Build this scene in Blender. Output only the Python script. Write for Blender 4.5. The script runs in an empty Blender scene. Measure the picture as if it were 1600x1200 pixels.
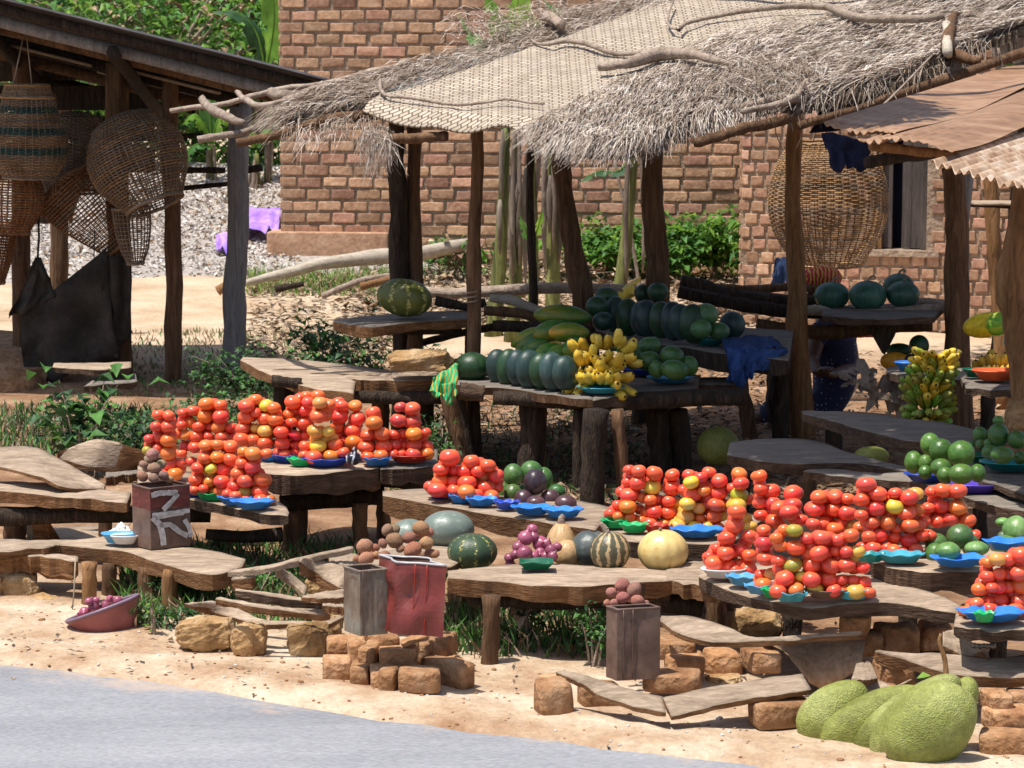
import bpy, math, random
import numpy as np
from mathutils import Vector, Matrix, noise as mn
R = math.radians
random.seed(7)
rng = np.random.default_rng(7)
scene = bpy.context.scene
# ------------------------------------------------ camera, light
CAMZ = 2.4; FPX = 4300.0; PITCH = math.atan(577/4300)
cam = bpy.data.cameras.new("camera"); co = bpy.data.objects.new("camera", cam)
scene.collection.objects.link(co); scene.camera = co
co.location = (0, 0, CAMZ); co.rotation_euler = (math.pi/2-PITCH, 0, 0)
cam.sensor_width = 36; cam.lens = FPX/1600*36; cam.clip_start = .5; cam.clip_end = 400
cam.dof.use_dof = True; cam.dof.focus_distance = 11.2; cam.dof.aperture_fstop = 13
SUN = Vector((-.27, -.17, .93)).normalized()
w = bpy.data.worlds.new("World"); scene.world = w; w.use_nodes = True
nt = w.node_tree; nt.nodes.clear()
sky = nt.nodes.new("ShaderNodeTexSky"); sky.sky_type = 'NISHITA'; sky.sun_disc = False
sky.sun_elevation = math.asin(SUN.z); sky.sun_rotation = math.atan2(SUN.x, SUN.y)
sky.dust_density = 2.0
bg = nt.nodes.new("ShaderNodeBackground"); bg.inputs[1].default_value = .12
wo = nt.nodes.new("ShaderNodeOutputWorld")
nt.links.new(sky.outputs[0], bg.inputs[0]); nt.links.new(bg.outputs[0], wo.inputs[0])
sl = bpy.data.lights.new("sun", 'SUN'); sl.energy = 4.6; sl.angle = R(.5); sl.color = (1, .95, .87)
so = bpy.data.objects.new("sun", sl); scene.collection.objects.link(so)
so.rotation_euler = (-SUN).to_track_quat('-Z', 'Y').to_euler()
scene.view_settings.view_transform = 'Standard'; scene.view_settings.look = 'None'
scene.view_settings.exposure = .36; scene.view_settings.gamma = 1
scene.cycles.max_bounces = 5; scene.cycles.transparent_max_bounces = 8
# ------------------------------------------------ pixel -> world
_cp, _sp = math.cos(PITCH), math.sin(PITCH)
def ray(px, py):
    u = (px-800)/FPX; v = (600-py)/FPX
    return Vector((u, _cp + v*_sp, -_sp + v*_cp))
def at(px, py, Y):
    d = ray(px, py); t = Y/d.y
    return Vector((0, 0, CAMZ)) + d*t
def on(px, py, z=0.0):
    d = ray(px, py); t = (z-CAMZ)/d.z
    return Vector((0, 0, CAMZ)) + d*t
def pxm(Y): return FPX/Y      # pixels per metre
def topx(p):
    x, y, z = p[0], p[1], p[2]-CAMZ
    dep = y*_cp - z*_sp; up = y*_sp + z*_cp
    return 800+FPX*x/dep, 600-FPX*up/dep
# ------------------------------------------------ object helpers
COL = scene.collection
def tagit(o, label=None, cat=None, group=None, kind=None):
    if label: o['label'] = label
    if cat: o['category'] = cat
    if group: o['group'] = group
    if kind: o['kind'] = kind
    return o
def empty(name, loc, label=None, cat=None, group=None):
    o = bpy.data.objects.new(name, None); COL.objects.link(o); o.location = loc
    o.empty_display_size = .1
    return tagit(o, label, cat, group)
def wloc(o):
    v = Vector(o.location)
    while o.parent: o = o.parent; v = v + Vector(o.location)
    return v
def mk(name, V, F, mats, parent=None, loc=None, smooth=True, mi=None, kind=None):
    """V world coords; object origin at loc (or at the parent's place)."""
    V = np.asarray(V, float).reshape(-1, 3)
    org = wloc(parent) if parent else (Vector(loc) if loc is not None else Vector((float(V[:,0].mean()), float(V[:,1].mean()), float(V[:,2].min()))))
    me = bpy.data.meshes.new(name)
    V = V - np.array(org)
    me.from_pydata(V.tolist(), [], F if isinstance(F, list) else F.tolist())
    if not isinstance(mats, (list, tuple)): mats = [mats]
    for m in mats: me.materials.append(m)
    if mi is not None: me.polygons.foreach_set('material_index', np.asarray(mi, np.int32))
    if smooth: me.polygons.foreach_set('use_smooth', [True]*len(me.polygons))
    o = bpy.data.objects.new(name, me); COL.objects.link(o)
    if parent: o.parent = parent
    else: o.location = org
    if kind: o['kind'] = kind
    return o
class G:
    """geometry collector"""
    def __init__(s): s.V = []; s.F = []; s.M = []
    def add(s, V, F, m=0):
        n = len(s.V); s.V += [tuple(v) for v in V]; s.F += [tuple(i+n for i in f) for f in F]
        s.M += list(m) if isinstance(m, (list, tuple)) else [m]*len(F); return s
    def build(s, name, mats, parent=None, loc=None, smooth=True, kind=None):
        return mk(name, s.V, s.F, mats, parent, loc, smooth, s.M, kind)
def nz(p, sc=1.0, seed=0):
    return mn.noise(Vector((p[0]*sc+seed*7.3, p[1]*sc+seed*3.1, p[2]*sc-seed*5.7)))
def tube(pts, rad, n=8, jit=0.0, cap=True, flat=1.0, seed=0, up=None):
    pts = [Vector(p) for p in pts]; k = len(pts)
    if not isinstance(rad, (list, tuple)): rad = [rad]*k
    V = []; F = []; prev = None
    for i, p in enumerate(pts):
        t = (pts[min(i+1, k-1)]-pts[max(i-1, 0)]).normalized()
        if prev is None:
            a = Vector(up) if up else (Vector((0, 0, 1)) if abs(t.z) < .9 else Vector((0, 1, 0)))
            x = a.cross(t).normalized()
        else:
            x = (prev - t*prev.dot(t)).normalized()
        prev = x; y = t.cross(x)
        for j in range(n):
            a = 2*math.pi*j/n
            r = rad[i]*(1+(jit*nz((math.cos(a)*1.2, math.sin(a)*1.2, i*.55), 1.3, seed) if jit else 0))
            V.append(p + x*math.cos(a)*r + y*math.sin(a)*r*flat)
    for i in range(k-1):
        for j in range(n):
            a = i*n+j; b = i*n+(j+1) % n
            F.append((a, b, b+n, a+n))
    if cap:
        F.append(tuple(reversed(range(n)))); F.append(tuple(range((k-1)*n, k*n)))
    return V, F
def resample(pts, m):
    pts = [Vector(p) for p in pts]; L = [0]
    for a, b in zip(pts, pts[1:]): L.append(L[-1]+(b-a).length)
    out = []
    for i in range(m):
        s = L[-1]*i/(m-1); k = 0
        while k < len(L)-2 and L[k+1] < s: k += 1
        t = (s-L[k])/max(L[k+1]-L[k], 1e-9); out.append(pts[k].lerp(pts[k+1], t))
    return out
def smoothpts(pts, m):
    pts = [Vector(p) for p in pts]
    if len(pts) < 3: return resample(pts, m)
    P = [pts[0]*2-pts[1]]+pts+[pts[-1]*2-pts[-2]]; out = []
    for i in range(m):
        s = (len(pts)-1)*i/(m-1); k = min(int(s), len(pts)-2); t = s-k
        a, b, c, d = P[k], P[k+1], P[k+2], P[k+3]
        out.append(.5*((2*b)+(c-a)*t+(2*a-5*b+4*c-d)*t*t+(-a+3*b-3*c+d)*t**3))
    return out
def lathe(prof, n=24, f=None, c=(0, 0, 0), M=None):
    """prof: (r,z) list bottom->top; f(theta,i,r)->r"""
    V = []; F = []; k = len(prof)
    for i, (r, z) in enumerate(prof):
        for j in range(n):
            a = 2*math.pi*j/n; rr = f(a, i/(k-1), r) if f else r
            v = Vector((math.cos(a)*rr, math.sin(a)*rr, z)); V.append(v)
    for i in range(k-1):
        for j in range(n):
            a = i*n+j; b = i*n+(j+1) % n; F.append((a, b, b+n, a+n))
    if M is not None: V = [M @ v for v in V]
    V = [v+Vector(c) for v in V]
    return V, F
def sph(nu=14, nv=9, f=None):
    V = []; F = []
    for i in range(1, nv):
        ph = math.pi*i/nv-math.pi/2
        for j in range(nu):
            a = 2*math.pi*j/nu
            V.append(Vector((math.cos(a)*math.cos(ph), math.sin(a)*math.cos(ph), math.sin(ph))))
    V.append(Vector((0, 0, -1))); V.append(Vector((0, 0, 1)))
    b, t = len(V)-2, len(V)-1
    for i in range(nv-2):
        for j in range(nu):
            p = i*nu+j; q = i*nu+(j+1) % nu; F.append((p, q, q+nu, p+nu))
    for j in range(nu):
        F.append((b, (j+1) % nu, j)); k = (nv-2)*nu; F.append((k+j, k+(j+1) % nu, t))
    if f: V = [Vector(f(v)) for v in V]
    return V, F
def xf(V, loc=(0, 0, 0), rot=(0, 0, 0), sc=(1, 1, 1)):
    M = Matrix.LocRotScale(Vector(loc), __import__('mathutils').Euler(rot), Vector(sc))
    return [M @ Vector(v) for v in V]
def rbox(sx, sy, sz, b=.12, jit=.0, seed=0):
    """rounded box with 3x3x3-ish grid, centred, base at z=0"""
    b = min(b, .45); t = [-.5, -.5+b, 0, .5-b, .5]; idx = {}; V = []; F = []
    def vid(i, j, k):
        if (i, j, k) not in idx:
            e = sum(1 for q in (i, j, k) if q in (0, 4))
            x, y, z = t[i], t[j], t[k]; s = 1-(0 if e < 2 else (.10*b*4 if e == 2 else .16*b*4))
            p = Vector((x*s*sx, y*s*sy, z*s*sz))
            if jit: p += Vector((nz(p, 9, seed), nz(p, 9, seed+3), nz(p, 9, seed+6)))*jit*min(sx, sy, sz)
            idx[i, j, k] = len(V); V.append(p+Vector((0, 0, sz/2)))
        return idx[i, j, k]
    for a in range(4):
        for c in range(4):
            F += [(vid(a, c, 0), vid(a, c+1, 0), vid(a+1, c+1, 0), vid(a+1, c, 0)), (vid(a, c, 4), vid(a+1, c, 4), vid(a+1, c+1, 4), vid(a, c+1, 4)),
                  (vid(a, 0, c), vid(a+1, 0, c), vid(a+1, 0, c+1), vid(a, 0, c+1)), (vid(a, 4, c), vid(a, 4, c+1), vid(a+1, 4, c+1), vid(a+1, 4, c)),
                  (vid(0, a, c), vid(0, a, c+1), vid(0, a+1, c+1), vid(0, a+1, c)), (vid(4, a, c), vid(4, a+1, c), vid(4, a+1, c+1), vid(4, a, c+1))]
    return V, F
# ------------------------------------------------ materials
def mat(name, cols, scale=8, stretch=(1, 1, 1), rough=.8, bump=.3, bscale=None, detail=6, rand=.15, spec=.3, dist=0.0, objcol=False, coord='Object', vor=None, fine=.25, trans=0, bdist=.01):
    m = bpy.data.materials.new(name); m.use_nodes = True; N = m.node_tree; L = N.links
    b = N.nodes['Principled BSDF']; b.inputs['Roughness'].default_value = rough
    b.inputs['Specular IOR Level'].default_value = spec
    tc = N.nodes.new('ShaderNodeTexCoord'); mp = N.nodes.new('ShaderNodeMapping'); mp.inputs['Scale'].default_value = stretch
    oi = N.nodes.new('ShaderNodeObjectInfo')
    if coord == 'World':
        ge = N.nodes.new('ShaderNodeNewGeometry'); L.new(ge.outputs['Position'], mp.inputs[0])
    else:
        L.new(tc.outputs[coord], mp.inputs[0])
        ad = N.nodes.new('ShaderNodeMath'); ad.operation = 'MULTIPLY'; ad.inputs[1].default_value = 37
        L.new(oi.outputs['Random'], ad.inputs[0]); L.new(ad.outputs[0], mp.inputs['Location'])
    n1 = N.nodes.new('ShaderNodeTexNoise'); n1.inputs['Scale'].default_value = scale; n1.inputs['Detail'].default_value = detail
    n1.inputs['Roughness'].default_value = .62; n1.inputs['Distortion'].default_value = dist; L.new(mp.outputs[0], n1.inputs['Vector'])
    fac = n1.outputs[0]
    cr = N.nodes.new('ShaderNodeValToRGB'); L.new(fac, cr.inputs[0])
    e = cr.color_ramp.elements; k = len(cols)
    while len(e) < k: e.new(.5)
    for i, c in enumerate(cols):
        e[i].position = .3+.4*i/max(k-1, 1); e[i].color = (*c, 1)
    col = cr.outputs[0]
    if objcol:
        mx = N.nodes.new('ShaderNodeMix'); mx.data_type = 'RGBA'; mx.blend_type = 'MULTIPLY'; mx.inputs[0].default_value = 1
        L.new(col, mx.inputs[6]); L.new(oi.outputs['Color'], mx.inputs[7]); col = mx.outputs[2]
    # random per object + fine grain value variation
    n2 = N.nodes.new('ShaderNodeTexNoise'); n2.inputs['Scale'].default_value = (bscale or scale*4); n2.inputs['Detail'].default_value = 4
    L.new(mp.outputs[0], n2.inputs['Vector'])
    mr = N.nodes.new('ShaderNodeMapRange'); mr.inputs[1].default_value = .25; mr.inputs[2].default_value = .75; mr.inputs[3].default_value = 1-fine; mr.inputs[4].default_value = 1+fine
    L.new(n2.outputs[0], mr.inputs[0])
    m2 = N.nodes.new('ShaderNodeMapRange'); m2.inputs[3].default_value = 1-rand; m2.inputs[4].default_value = 1+rand
    L.new(oi.outputs['Random'], m2.inputs[0])
    mu = N.nodes.new('ShaderNodeMath'); mu.operation = 'MULTIPLY'; L.new(mr.outputs[0], mu.inputs[0]); L.new(m2.outputs[0], mu.inputs[1])
    sc = N.nodes.new('ShaderNodeVectorMath'); sc.operation = 'SCALE'; L.new(col, sc.inputs[0]); L.new(mu.outputs[0], sc.inputs['Scale'])
    L.new(sc.outputs[0], b.inputs['Base Color'])
    m['_c'] = 1
    if bump:
        h = n2.outputs[0]
        if vor:
            v = N.nodes.new('ShaderNodeTexVoronoi'); v.inputs['Scale'].default_value = vor; L.new(mp.outputs[0], v.inputs['Vector']); h = v.outputs['Distance']
        bp = N.nodes.new('ShaderNodeBump'); bp.inputs['Strength'].default_value = bump; bp.inputs['Distance'].default_value = bdist
        L.new(h, bp.inputs['Height']); L.new(bp.outputs[0], b.inputs['Normal'])
    if trans:
        b.inputs['Subsurface Weight'].default_value = 0
        tr = N.nodes.new('ShaderNodeBsdfTranslucent'); ms = N.nodes.new('ShaderNodeMixShader'); ms.inputs[0].default_value = trans
        L.new(sc.outputs[0], tr.inputs[0]); L.new(b.outputs[0], ms.inputs[1]); L.new(tr.outputs[0], ms.inputs[2])
        L.new(ms.outputs[0], N.nodes['Material Output'].inputs[0])
    return m
def H(s):  # sRGB hex to linear
    s = s.lstrip('#'); c = [int(s[i:i+2], 16)/255 for i in (0, 2, 4)]
    return tuple(((x+.055)/1.055)**2.4 if x > .04 else x/12.92 for x in c)
M = {}
M['plank'] = mat('weathered_plank', [(.20, .145, .10), (.32, .24, .17), (.44, .34, .25)], 6, (1, 3, 3), .85, .5, 30, dist=.6)
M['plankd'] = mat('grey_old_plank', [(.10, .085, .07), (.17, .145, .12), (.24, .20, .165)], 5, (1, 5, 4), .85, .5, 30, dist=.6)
M['cut'] = mat('brown_cut_wood', [(.10, .045, .018), (.20, .095, .038), (.30, .17, .085)], 5, (1.2, 2, 7), .9, .8, 28, dist=1.2, bdist=.015)
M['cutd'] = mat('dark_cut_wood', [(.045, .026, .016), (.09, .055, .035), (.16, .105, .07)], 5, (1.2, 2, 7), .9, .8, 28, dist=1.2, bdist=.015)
M['plankm'] = mat('brown_worn_board', [(.22, .13, .07), (.32, .205, .12), (.42, .29, .185)], 6, (2, 2, 1), .85, .5, 30, dist=.6)
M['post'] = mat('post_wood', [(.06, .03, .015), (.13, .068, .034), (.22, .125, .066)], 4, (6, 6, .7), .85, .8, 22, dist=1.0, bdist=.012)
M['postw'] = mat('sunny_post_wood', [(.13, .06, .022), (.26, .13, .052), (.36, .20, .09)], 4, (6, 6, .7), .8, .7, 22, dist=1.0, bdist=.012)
M['bark'] = mat('dark_bark_wood', [(.015, .011, .008), (.045, .03, .02), (.09, .062, .042)], 5, (6, 6, .9), .9, 1.0, 26, dist=1.4, bdist=.02)
M['postg'] = mat('grey_post_wood', [(.12, .11, .11), (.20, .19, .185), (.27, .255, .245)], 4, (7, 7, .6), .85, .7, 24, dist=1.0, bdist=.012)
M['stick'] = mat('pale_stick', [(.17, .12, .09), (.30, .23, .18), (.42, .34, .27)], 6, (3, 3, 3), .85, .7, 40, dist=.8)
M['paleLog'] = mat('pale_log', [(.32, .26, .19), (.45, .39, .31), (.56, .50, .42)], 5, (1, 5, 5), .85, .5, 30)
M['mud'] = mat('mud_brick', [(.22, .10, .045), (.36, .19, .09), (.50, .31, .18)], 9, (1, 1, 1), .95, 1.0, 34, rand=.25, bdist=.02)
M['rock'] = mat('laterite_rock', [(.20, .11, .045), (.36, .22, .10), (.50, .36, .21)], 7, (1, 1, 1), .95, 1.0, 30, rand=.2, bdist=.02)
M['brick'] = mat('wall_brick', [(.34, .19, .115), (.45, .265, .165), (.54, .35, .235)], 6, (1, 1, 1), .93, .6, 28, rand=.22, objcol=True)
M['mortar'] = mat('wall_mortar', [(.23, .165, .115), (.32, .235, .17), (.40, .305, .225)], 5, (1, 1, 1), .95, 1.0, 26, coord='World', bdist=.02)
M['straw'] = mat('thatch_straw', [(.22, .17, .135), (.42, .355, .30), (.68, .61, .54)], 9, (1, 1, 1), .75, 0, coord='World', spec=.35, fine=.45)
M['strawb'] = mat('brown_straw', [(.12, .08, .055), (.25, .18, .13), (.44, .36, .29)], 9, (1, 1, 1), .8, 0, coord='World', fine=.45)
M['strawbase'] = mat('thatch_inner', [(.06, .045, .03), (.14, .105, .075), (.24, .19, .14)], 16, (1, 1, 1), .95, .8, 60, coord='World')
M['tom'] = mat('tomato_skin', [(1, .82, .8), (1, 1, 1)], 3, (1, 1, 1), .2, 0, rand=.08, spec=.6, objcol=True, fine=.06)
M['melon'] = mat('watermelon_skin', [(.012, .030, .020), (.022, .050, .034), (.04, .075, .052)], 5, (5, 5, .8), .42, .15, 40, spec=.45, rand=.3, objcol=True, dist=.5)
M['mango'] = mat('avocado_skin', [(.028, .085, .018), (.05, .13, .03), (.09, .185, .05)], 6, (1, 1, 1), .38, .3, 60, spec=.5, rand=.2, objcol=True)
M['papaya'] = mat('papaya_skin', [(.03, .11, .02), (.05, .15, .03), (.30, .24, .03)], 3, (1, 1, 4), .4, .15, 30, spec=.45, objcol=True)
M['banana'] = mat('banana_skin', [(.58, .36, .03), (.78, .55, .06), (.84, .68, .16)], 5, (1, 1, 1), .45, .1, 50, spec=.35, objcol=True, rand=.12)
M['bantip'] = mat('banana_tip', [(.03, .02, .012), (.07, .05, .025)], 8, rough=.8)
M['potato'] = mat('potato_skin', [(.20, .115, .075), (.33, .21, .14), (.46, .33, .24)], 7, rough=.75, bump=.5, bscale=50, objcol=True, rand=.18)
M['onion'] = mat('onion_skin', [(.16, .02, .05), (.30, .06, .12), (.50, .24, .28)], 5, (9, 9, 1), .28, .1, 40, spec=.5, rand=.25)
M['garlic'] = mat('garlic_skin', [(.6, .56, .5), (.78, .76, .7), (.82, .8, .76)], 9, rough=.5, bump=.1)
M['jack'] = mat('jackfruit_skin', [(.12, .13, .025), (.22, .24, .055), (.33, .35, .12)], 4, (1, 1, 1), .5, .6, 60, vor=170, bdist=.0045, rand=.12, spec=.35)
M['leaf'] = mat('leaf_green', [(.04, .12, .025), (.08, .21, .045), (.13, .30, .06)], 3, coord='World', rough=.5, bump=0, trans=.3, fine=.3)
M['leafd'] = mat('leaf_dark_green', [(.018, .055, .02), (.035, .09, .032), (.06, .13, .045)], 3, coord='World', rough=.5, bump=0, trans=.25, fine=.3)
M['leafy'] = mat('leaf_yellow_green', [(.08, .20, .02), (.16, .32, .04), (.28, .42, .07)], 2, coord='World', rough=.5, bump=0, trans=.45, fine=.3)
M['dry'] = mat('dry_leaf', [(.10, .055, .03), (.26, .17, .10), (.48, .38, .27)], 7, coord='World', rough=.85, bump=0, fine=.5)
M['dryd'] = mat('dark_dry_leaf', [(.035, .025, .018), (.12, .085, .06), (.34, .27, .20)], 9, coord='World', rough=.85, bump=0, fine=.5)
M['dryban'] = mat('dry_banana_leaf', [(.10, .07, .05), (.20, .155, .12), (.30, .25, .20)], 6, (1, 1, .3), rough=.9, bump=.5, bscale=40)
M['pstem'] = mat('banana_stem', [(.03, .03, .012), (.14, .15, .045), (.30, .30, .10)], 2.2, (4, 4, .6), .7, .4, 12, dist=1.5)
M['rattan'] = mat('basket_cane', [(.20, .10, .04), (.33, .19, .085), (.44, .28, .14)], 9, rough=.6, bump=.2, bscale=60, fine=.3)
M['rattand'] = mat('old_basket_cane', [(.12, .08, .05), (.21, .15, .10), (.30, .22, .15)], 9, rough=.7, bump=.2, bscale=60, fine=.3)
M['rattang'] = mat('green_basket_cane', [(.02, .06, .05), (.035, .09, .075)], 9, rough=.7)
M['rattanb'] = mat('brown_basket_cane', [(.16, .065, .025), (.26, .12, .05), (.36, .19, .09)], 9, rough=.7, fine=.3)
def plain(name, c, rough=.5, var=.18, bump=.1, spec=.4, scale=6):
    return mat(name, [tuple(x*(1-var) for x in c), c, tuple(min(1, x*(1+var)) for x in c)], scale, rough=rough, bump=bump, spec=spec, rand=.08, fine=.08)
M['blue'] = plain('blue_plastic', (.03, .19, .62), .35)
M['dblue'] = plain('dark_blue_plastic', (.02, .06, .40), .35)
M['sky'] = plain('sky_blue_plastic', (.09, .34, .62), .35)
M['teal'] = plain('teal_plastic', (.01, .22, .22), .35)
M['green'] = plain('green_plastic', (.01, .38, .12), .35)
M['dgreen'] = plain('dark_green_plastic', (.005, .10, .055), .35)
M['cyan'] = plain('cyan_plastic', (.05, .32, .42), .35)
M['purple'] = plain('purple_plastic', (.09, .05, .42), .35)
M['redp'] = plain('red_plastic', (.35, .03, .015), .35)
M['orangep'] = plain('orange_plastic', (.6, .10, .03), .4)
M['white'] = plain('white_enamel', (.7, .7, .7), .35)
M['tinb'] = mat('rusty_tin', [(.085, .045, .034), (.12, .07, .052), (.17, .105, .08)], 5, (1, 1, 1), .5, .15, 30, spec=.5)
M['tinr'] = mat('red_painted_tin', [(.10, .016, .013), (.17, .028, .022), (.24, .07, .055)], 5, (1, 1, 1), .38, .3, 14, spec=.5)
M['tinm'] = mat('maroon_painted_tin', [(.07, .014, .014), (.13, .024, .022), (.20, .075, .06)], 8, (1, 1, 3), .5, .25, 30, spec=.5)
M['ting'] = mat('stained_grey_tin', [(.13, .075, .05), (.20, .15, .11), (.22, .22, .18)], 6, (2, 2, 1), .5, .25, 30, spec=.5)
M['metal'] = plain('bare_tin_rim', (.42, .40, .40), .35)
M['paint'] = mat('white_paint_mark', [(.34, .31, .30), (.52, .49, .47), (.60, .58, .56)], 14, rough=.7, bump=.2)
M['roofb'] = mat('rusty_roof_sheet', [(.19, .10, .055), (.31, .175, .10), (.41, .26, .165)], 3, (1, 3, 1), .6, .25, 20, coord='World')
M['roofw'] = mat('pale_corrugated_sheet', [(.25, .13, .07), (.42, .29, .19), (.58, .49, .40)], 5, (1, 2, 1), .5, .2, 20, coord='World')
M['roofd'] = mat('dark_roof_sheet', [(.045, .04, .04), (.08, .072, .075), (.12, .11, .115)], 3, (1, 3, 1), .55, .2, 20, coord='World')
M['navy'] = mat('navy_cloth', [(.006, .007, .022), (.012, .014, .04)], 5, rough=.9, bump=.4, bscale=120)
M['bcloth'] = mat('blue_cloth', [(.012, .035, .12), (.025, .06, .19), (.05, .10, .26)], 5, rough=.9, bump=.4, bscale=90)
M['sack'] = mat('dark_sacking', [(.022, .019, .016), (.05, .042, .034), (.085, .072, .058)], 5, rough=.95, bump=.8, bscale=120)
M['lilac'] = mat('lilac_cloth', [(.22, .10, .50), (.34, .20, .68), (.46, .32, .78)], 4, rough=.8, bump=.5, bscale=20)
M['skin'] = plain('brown_skin', (.085, .04, .025), .5)
M['door'] = mat('dark_door_board', [(.045, .035, .032), (.085, .068, .062), (.13, .105, .095)], 4, (7, 7, .5), .85, .6, 26)
M['string'] = plain('string', (.35, .28, .2), .9)
M['chip'] = mat('pale_chip', [(.30, .26, .23), (.58, .54, .50), (.80, .77, .73)], 30, coord='World', rough=.9, bump=0, fine=.4)
# ================================================ SETTING
def nodes_mat(name):
    m = bpy.data.materials.new(name); m.use_nodes = True
    return m, m.node_tree.nodes, m.node_tree.links, m.node_tree.nodes['Principled BSDF']
# tomato: ripe colour from the object, yellower shoulder round the stem
m, N, L, b = nodes_mat('tomato_flesh'); M['tom'] = m
oi = N.new('ShaderNodeObjectInfo'); tc = N.new('ShaderNodeTexCoord'); sx = N.new('ShaderNodeSeparateXYZ'); L.new(tc.outputs['Generated'], sx.inputs[0])
no = N.new('ShaderNodeTexNoise'); no.inputs['Scale'].default_value = 2.2; L.new(tc.outputs['Generated'], no.inputs['Vector'])
ad = N.new('ShaderNodeMath'); ad.operation = 'MULTIPLY_ADD'; ad.inputs[1].default_value = .9; L.new(no.outputs[0], ad.inputs[0]); L.new(sx.outputs[2], ad.inputs[2])
mr = N.new('ShaderNodeMapRange'); mr.inputs[1].default_value = 1.1; mr.inputs[2].default_value = 1.6; mr.inputs[4].default_value = .6; L.new(ad.outputs[0], mr.inputs[0])
mx = N.new('ShaderNodeMix'); mx.data_type = 'RGBA'; L.new(mr.outputs[0], mx.inputs[0]); L.new(oi.outputs['Color'], mx.inputs[6]); mx.inputs[7].default_value = (.75, .27, .06, 1)
L.new(mx.outputs[2], b.inputs['Base Color']); b.inputs['Roughness'].default_value = .3; b.inputs['Specular IOR Level'].default_value = .55
b.inputs['Subsurface Weight'].default_value = .0
def pumpkin_mat(name, base, stripe, thr=.55, freq=9, rough=.45, w=.12, nsc=5):
    m, N, L, b = nodes_mat(name)
    tc = N.new('ShaderNodeTexCoord'); mp = N.new('ShaderNodeMapping'); mp.inputs['Location'].default_value = (-.5, -.5, 0); L.new(tc.outputs['Generated'], mp.inputs[0])
    s = N.new('ShaderNodeSeparateXYZ'); L.new(mp.outputs[0], s.inputs[0])
    a = N.new('ShaderNodeMath'); a.operation = 'ARCTAN2'; L.new(s.outputs[1], a.inputs[0]); L.new(s.outputs[0], a.inputs[1])
    no = N.new('ShaderNodeTexNoise'); no.inputs['Scale'].default_value = nsc; no.inputs['Detail'].default_value = 5; L.new(tc.outputs['Generated'], no.inputs['Vector'])
    k = N.new('ShaderNodeMath'); k.operation = 'MULTIPLY_ADD'; k.inputs[1].default_value = freq; L.new(a.outputs[0], k.inputs[0])
    k2 = N.new('ShaderNodeMath'); k2.operation = 'MULTIPLY'; k2.inputs[1].default_value = 3.; L.new(no.outputs[0], k2.inputs[0]); L.new(k2.outputs[0], k.inputs[2])
    sn = N.new('ShaderNodeMath'); sn.operation = 'SINE'; L.new(k.outputs[0], sn.inputs[0])
    n3 = N.new('ShaderNodeTexNoise'); n3.inputs['Scale'].default_value = nsc*2.6; n3.inputs['Detail'].default_value = 3; L.new(tc.outputs['Generated'], n3.inputs['Vector'])
    q = N.new('ShaderNodeMath'); q.operation = 'MULTIPLY_ADD'; q.inputs[1].default_value = 3.2; q.inputs[2].default_value = -1.6; L.new(n3.outputs[0], q.inputs[0])
    su = N.new('ShaderNodeMath'); su.operation = 'ADD'; L.new(sn.outputs[0], su.inputs[0]); L.new(q.outputs[0], su.inputs[1])
    r = N.new('ShaderNodeMapRange'); r.inputs[1].default_value = thr; r.inputs[2].default_value = thr+w*3; L.new(su.outputs[0], r.inputs[0])
    c1 = N.new('ShaderNodeMix'); c1.data_type = 'RGBA'; c1.inputs[6].default_value = (*[x*.75 for x in base], 1); c1.inputs[7].default_value = (*[x*1.25 for x in base], 1); L.new(no.outputs[0], c1.inputs[0])
    mx = N.new('ShaderNodeMix'); mx.data_type = 'RGBA'; L.new(r.outputs[0], mx.inputs[0]); L.new(c1.outputs[2], mx.inputs[6]); mx.inputs[7].default_value = (*stripe, 1)
    L.new(mx.outputs[2], b.inputs['Base Color']); b.inputs['Roughness'].default_value = rough
    bp = N.new('ShaderNodeBump'); bp.inputs['Strength'].default_value = .2; bp.inputs['Distance'].default_value = .01; L.new(n3.outputs[0], bp.inputs['Height']); L.new(bp.outputs[0], b.inputs['Normal'])
    return m
M['pk_green'] = pumpkin_mat('green_flecked_rind', (.035, .065, .03), (.50, .44, .12), 1.0, 9, nsc=9)
M['pk_grey'] = pumpkin_mat('grey_rind', (.16, .20, .17), (.22, .26, .22), .9, 6, .35, nsc=3)
M['pk_dark'] = pumpkin_mat('slate_rind', (.07, .085, .08), (.12, .14, .13), .9, 6, .4, nsc=3)
M['pk_stripe'] = pumpkin_mat('striped_rind', (.09, .085, .05), (.46, .33, .17), .25, 11)
M['pk_cream'] = pumpkin_mat('cream_rind', (.66, .50, .20), (.60, .40, .12), .9, 10, .4, nsc=3)
M['pk_tan'] = pumpkin_mat('tan_rind', (.52, .33, .16), (.40, .25, .10), .7, 9, .45)
M['pk_olive'] = pumpkin_mat('olive_rind', (.10, .115, .022), (.40, .38, .12), .72, 9, nsc=6)
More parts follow.
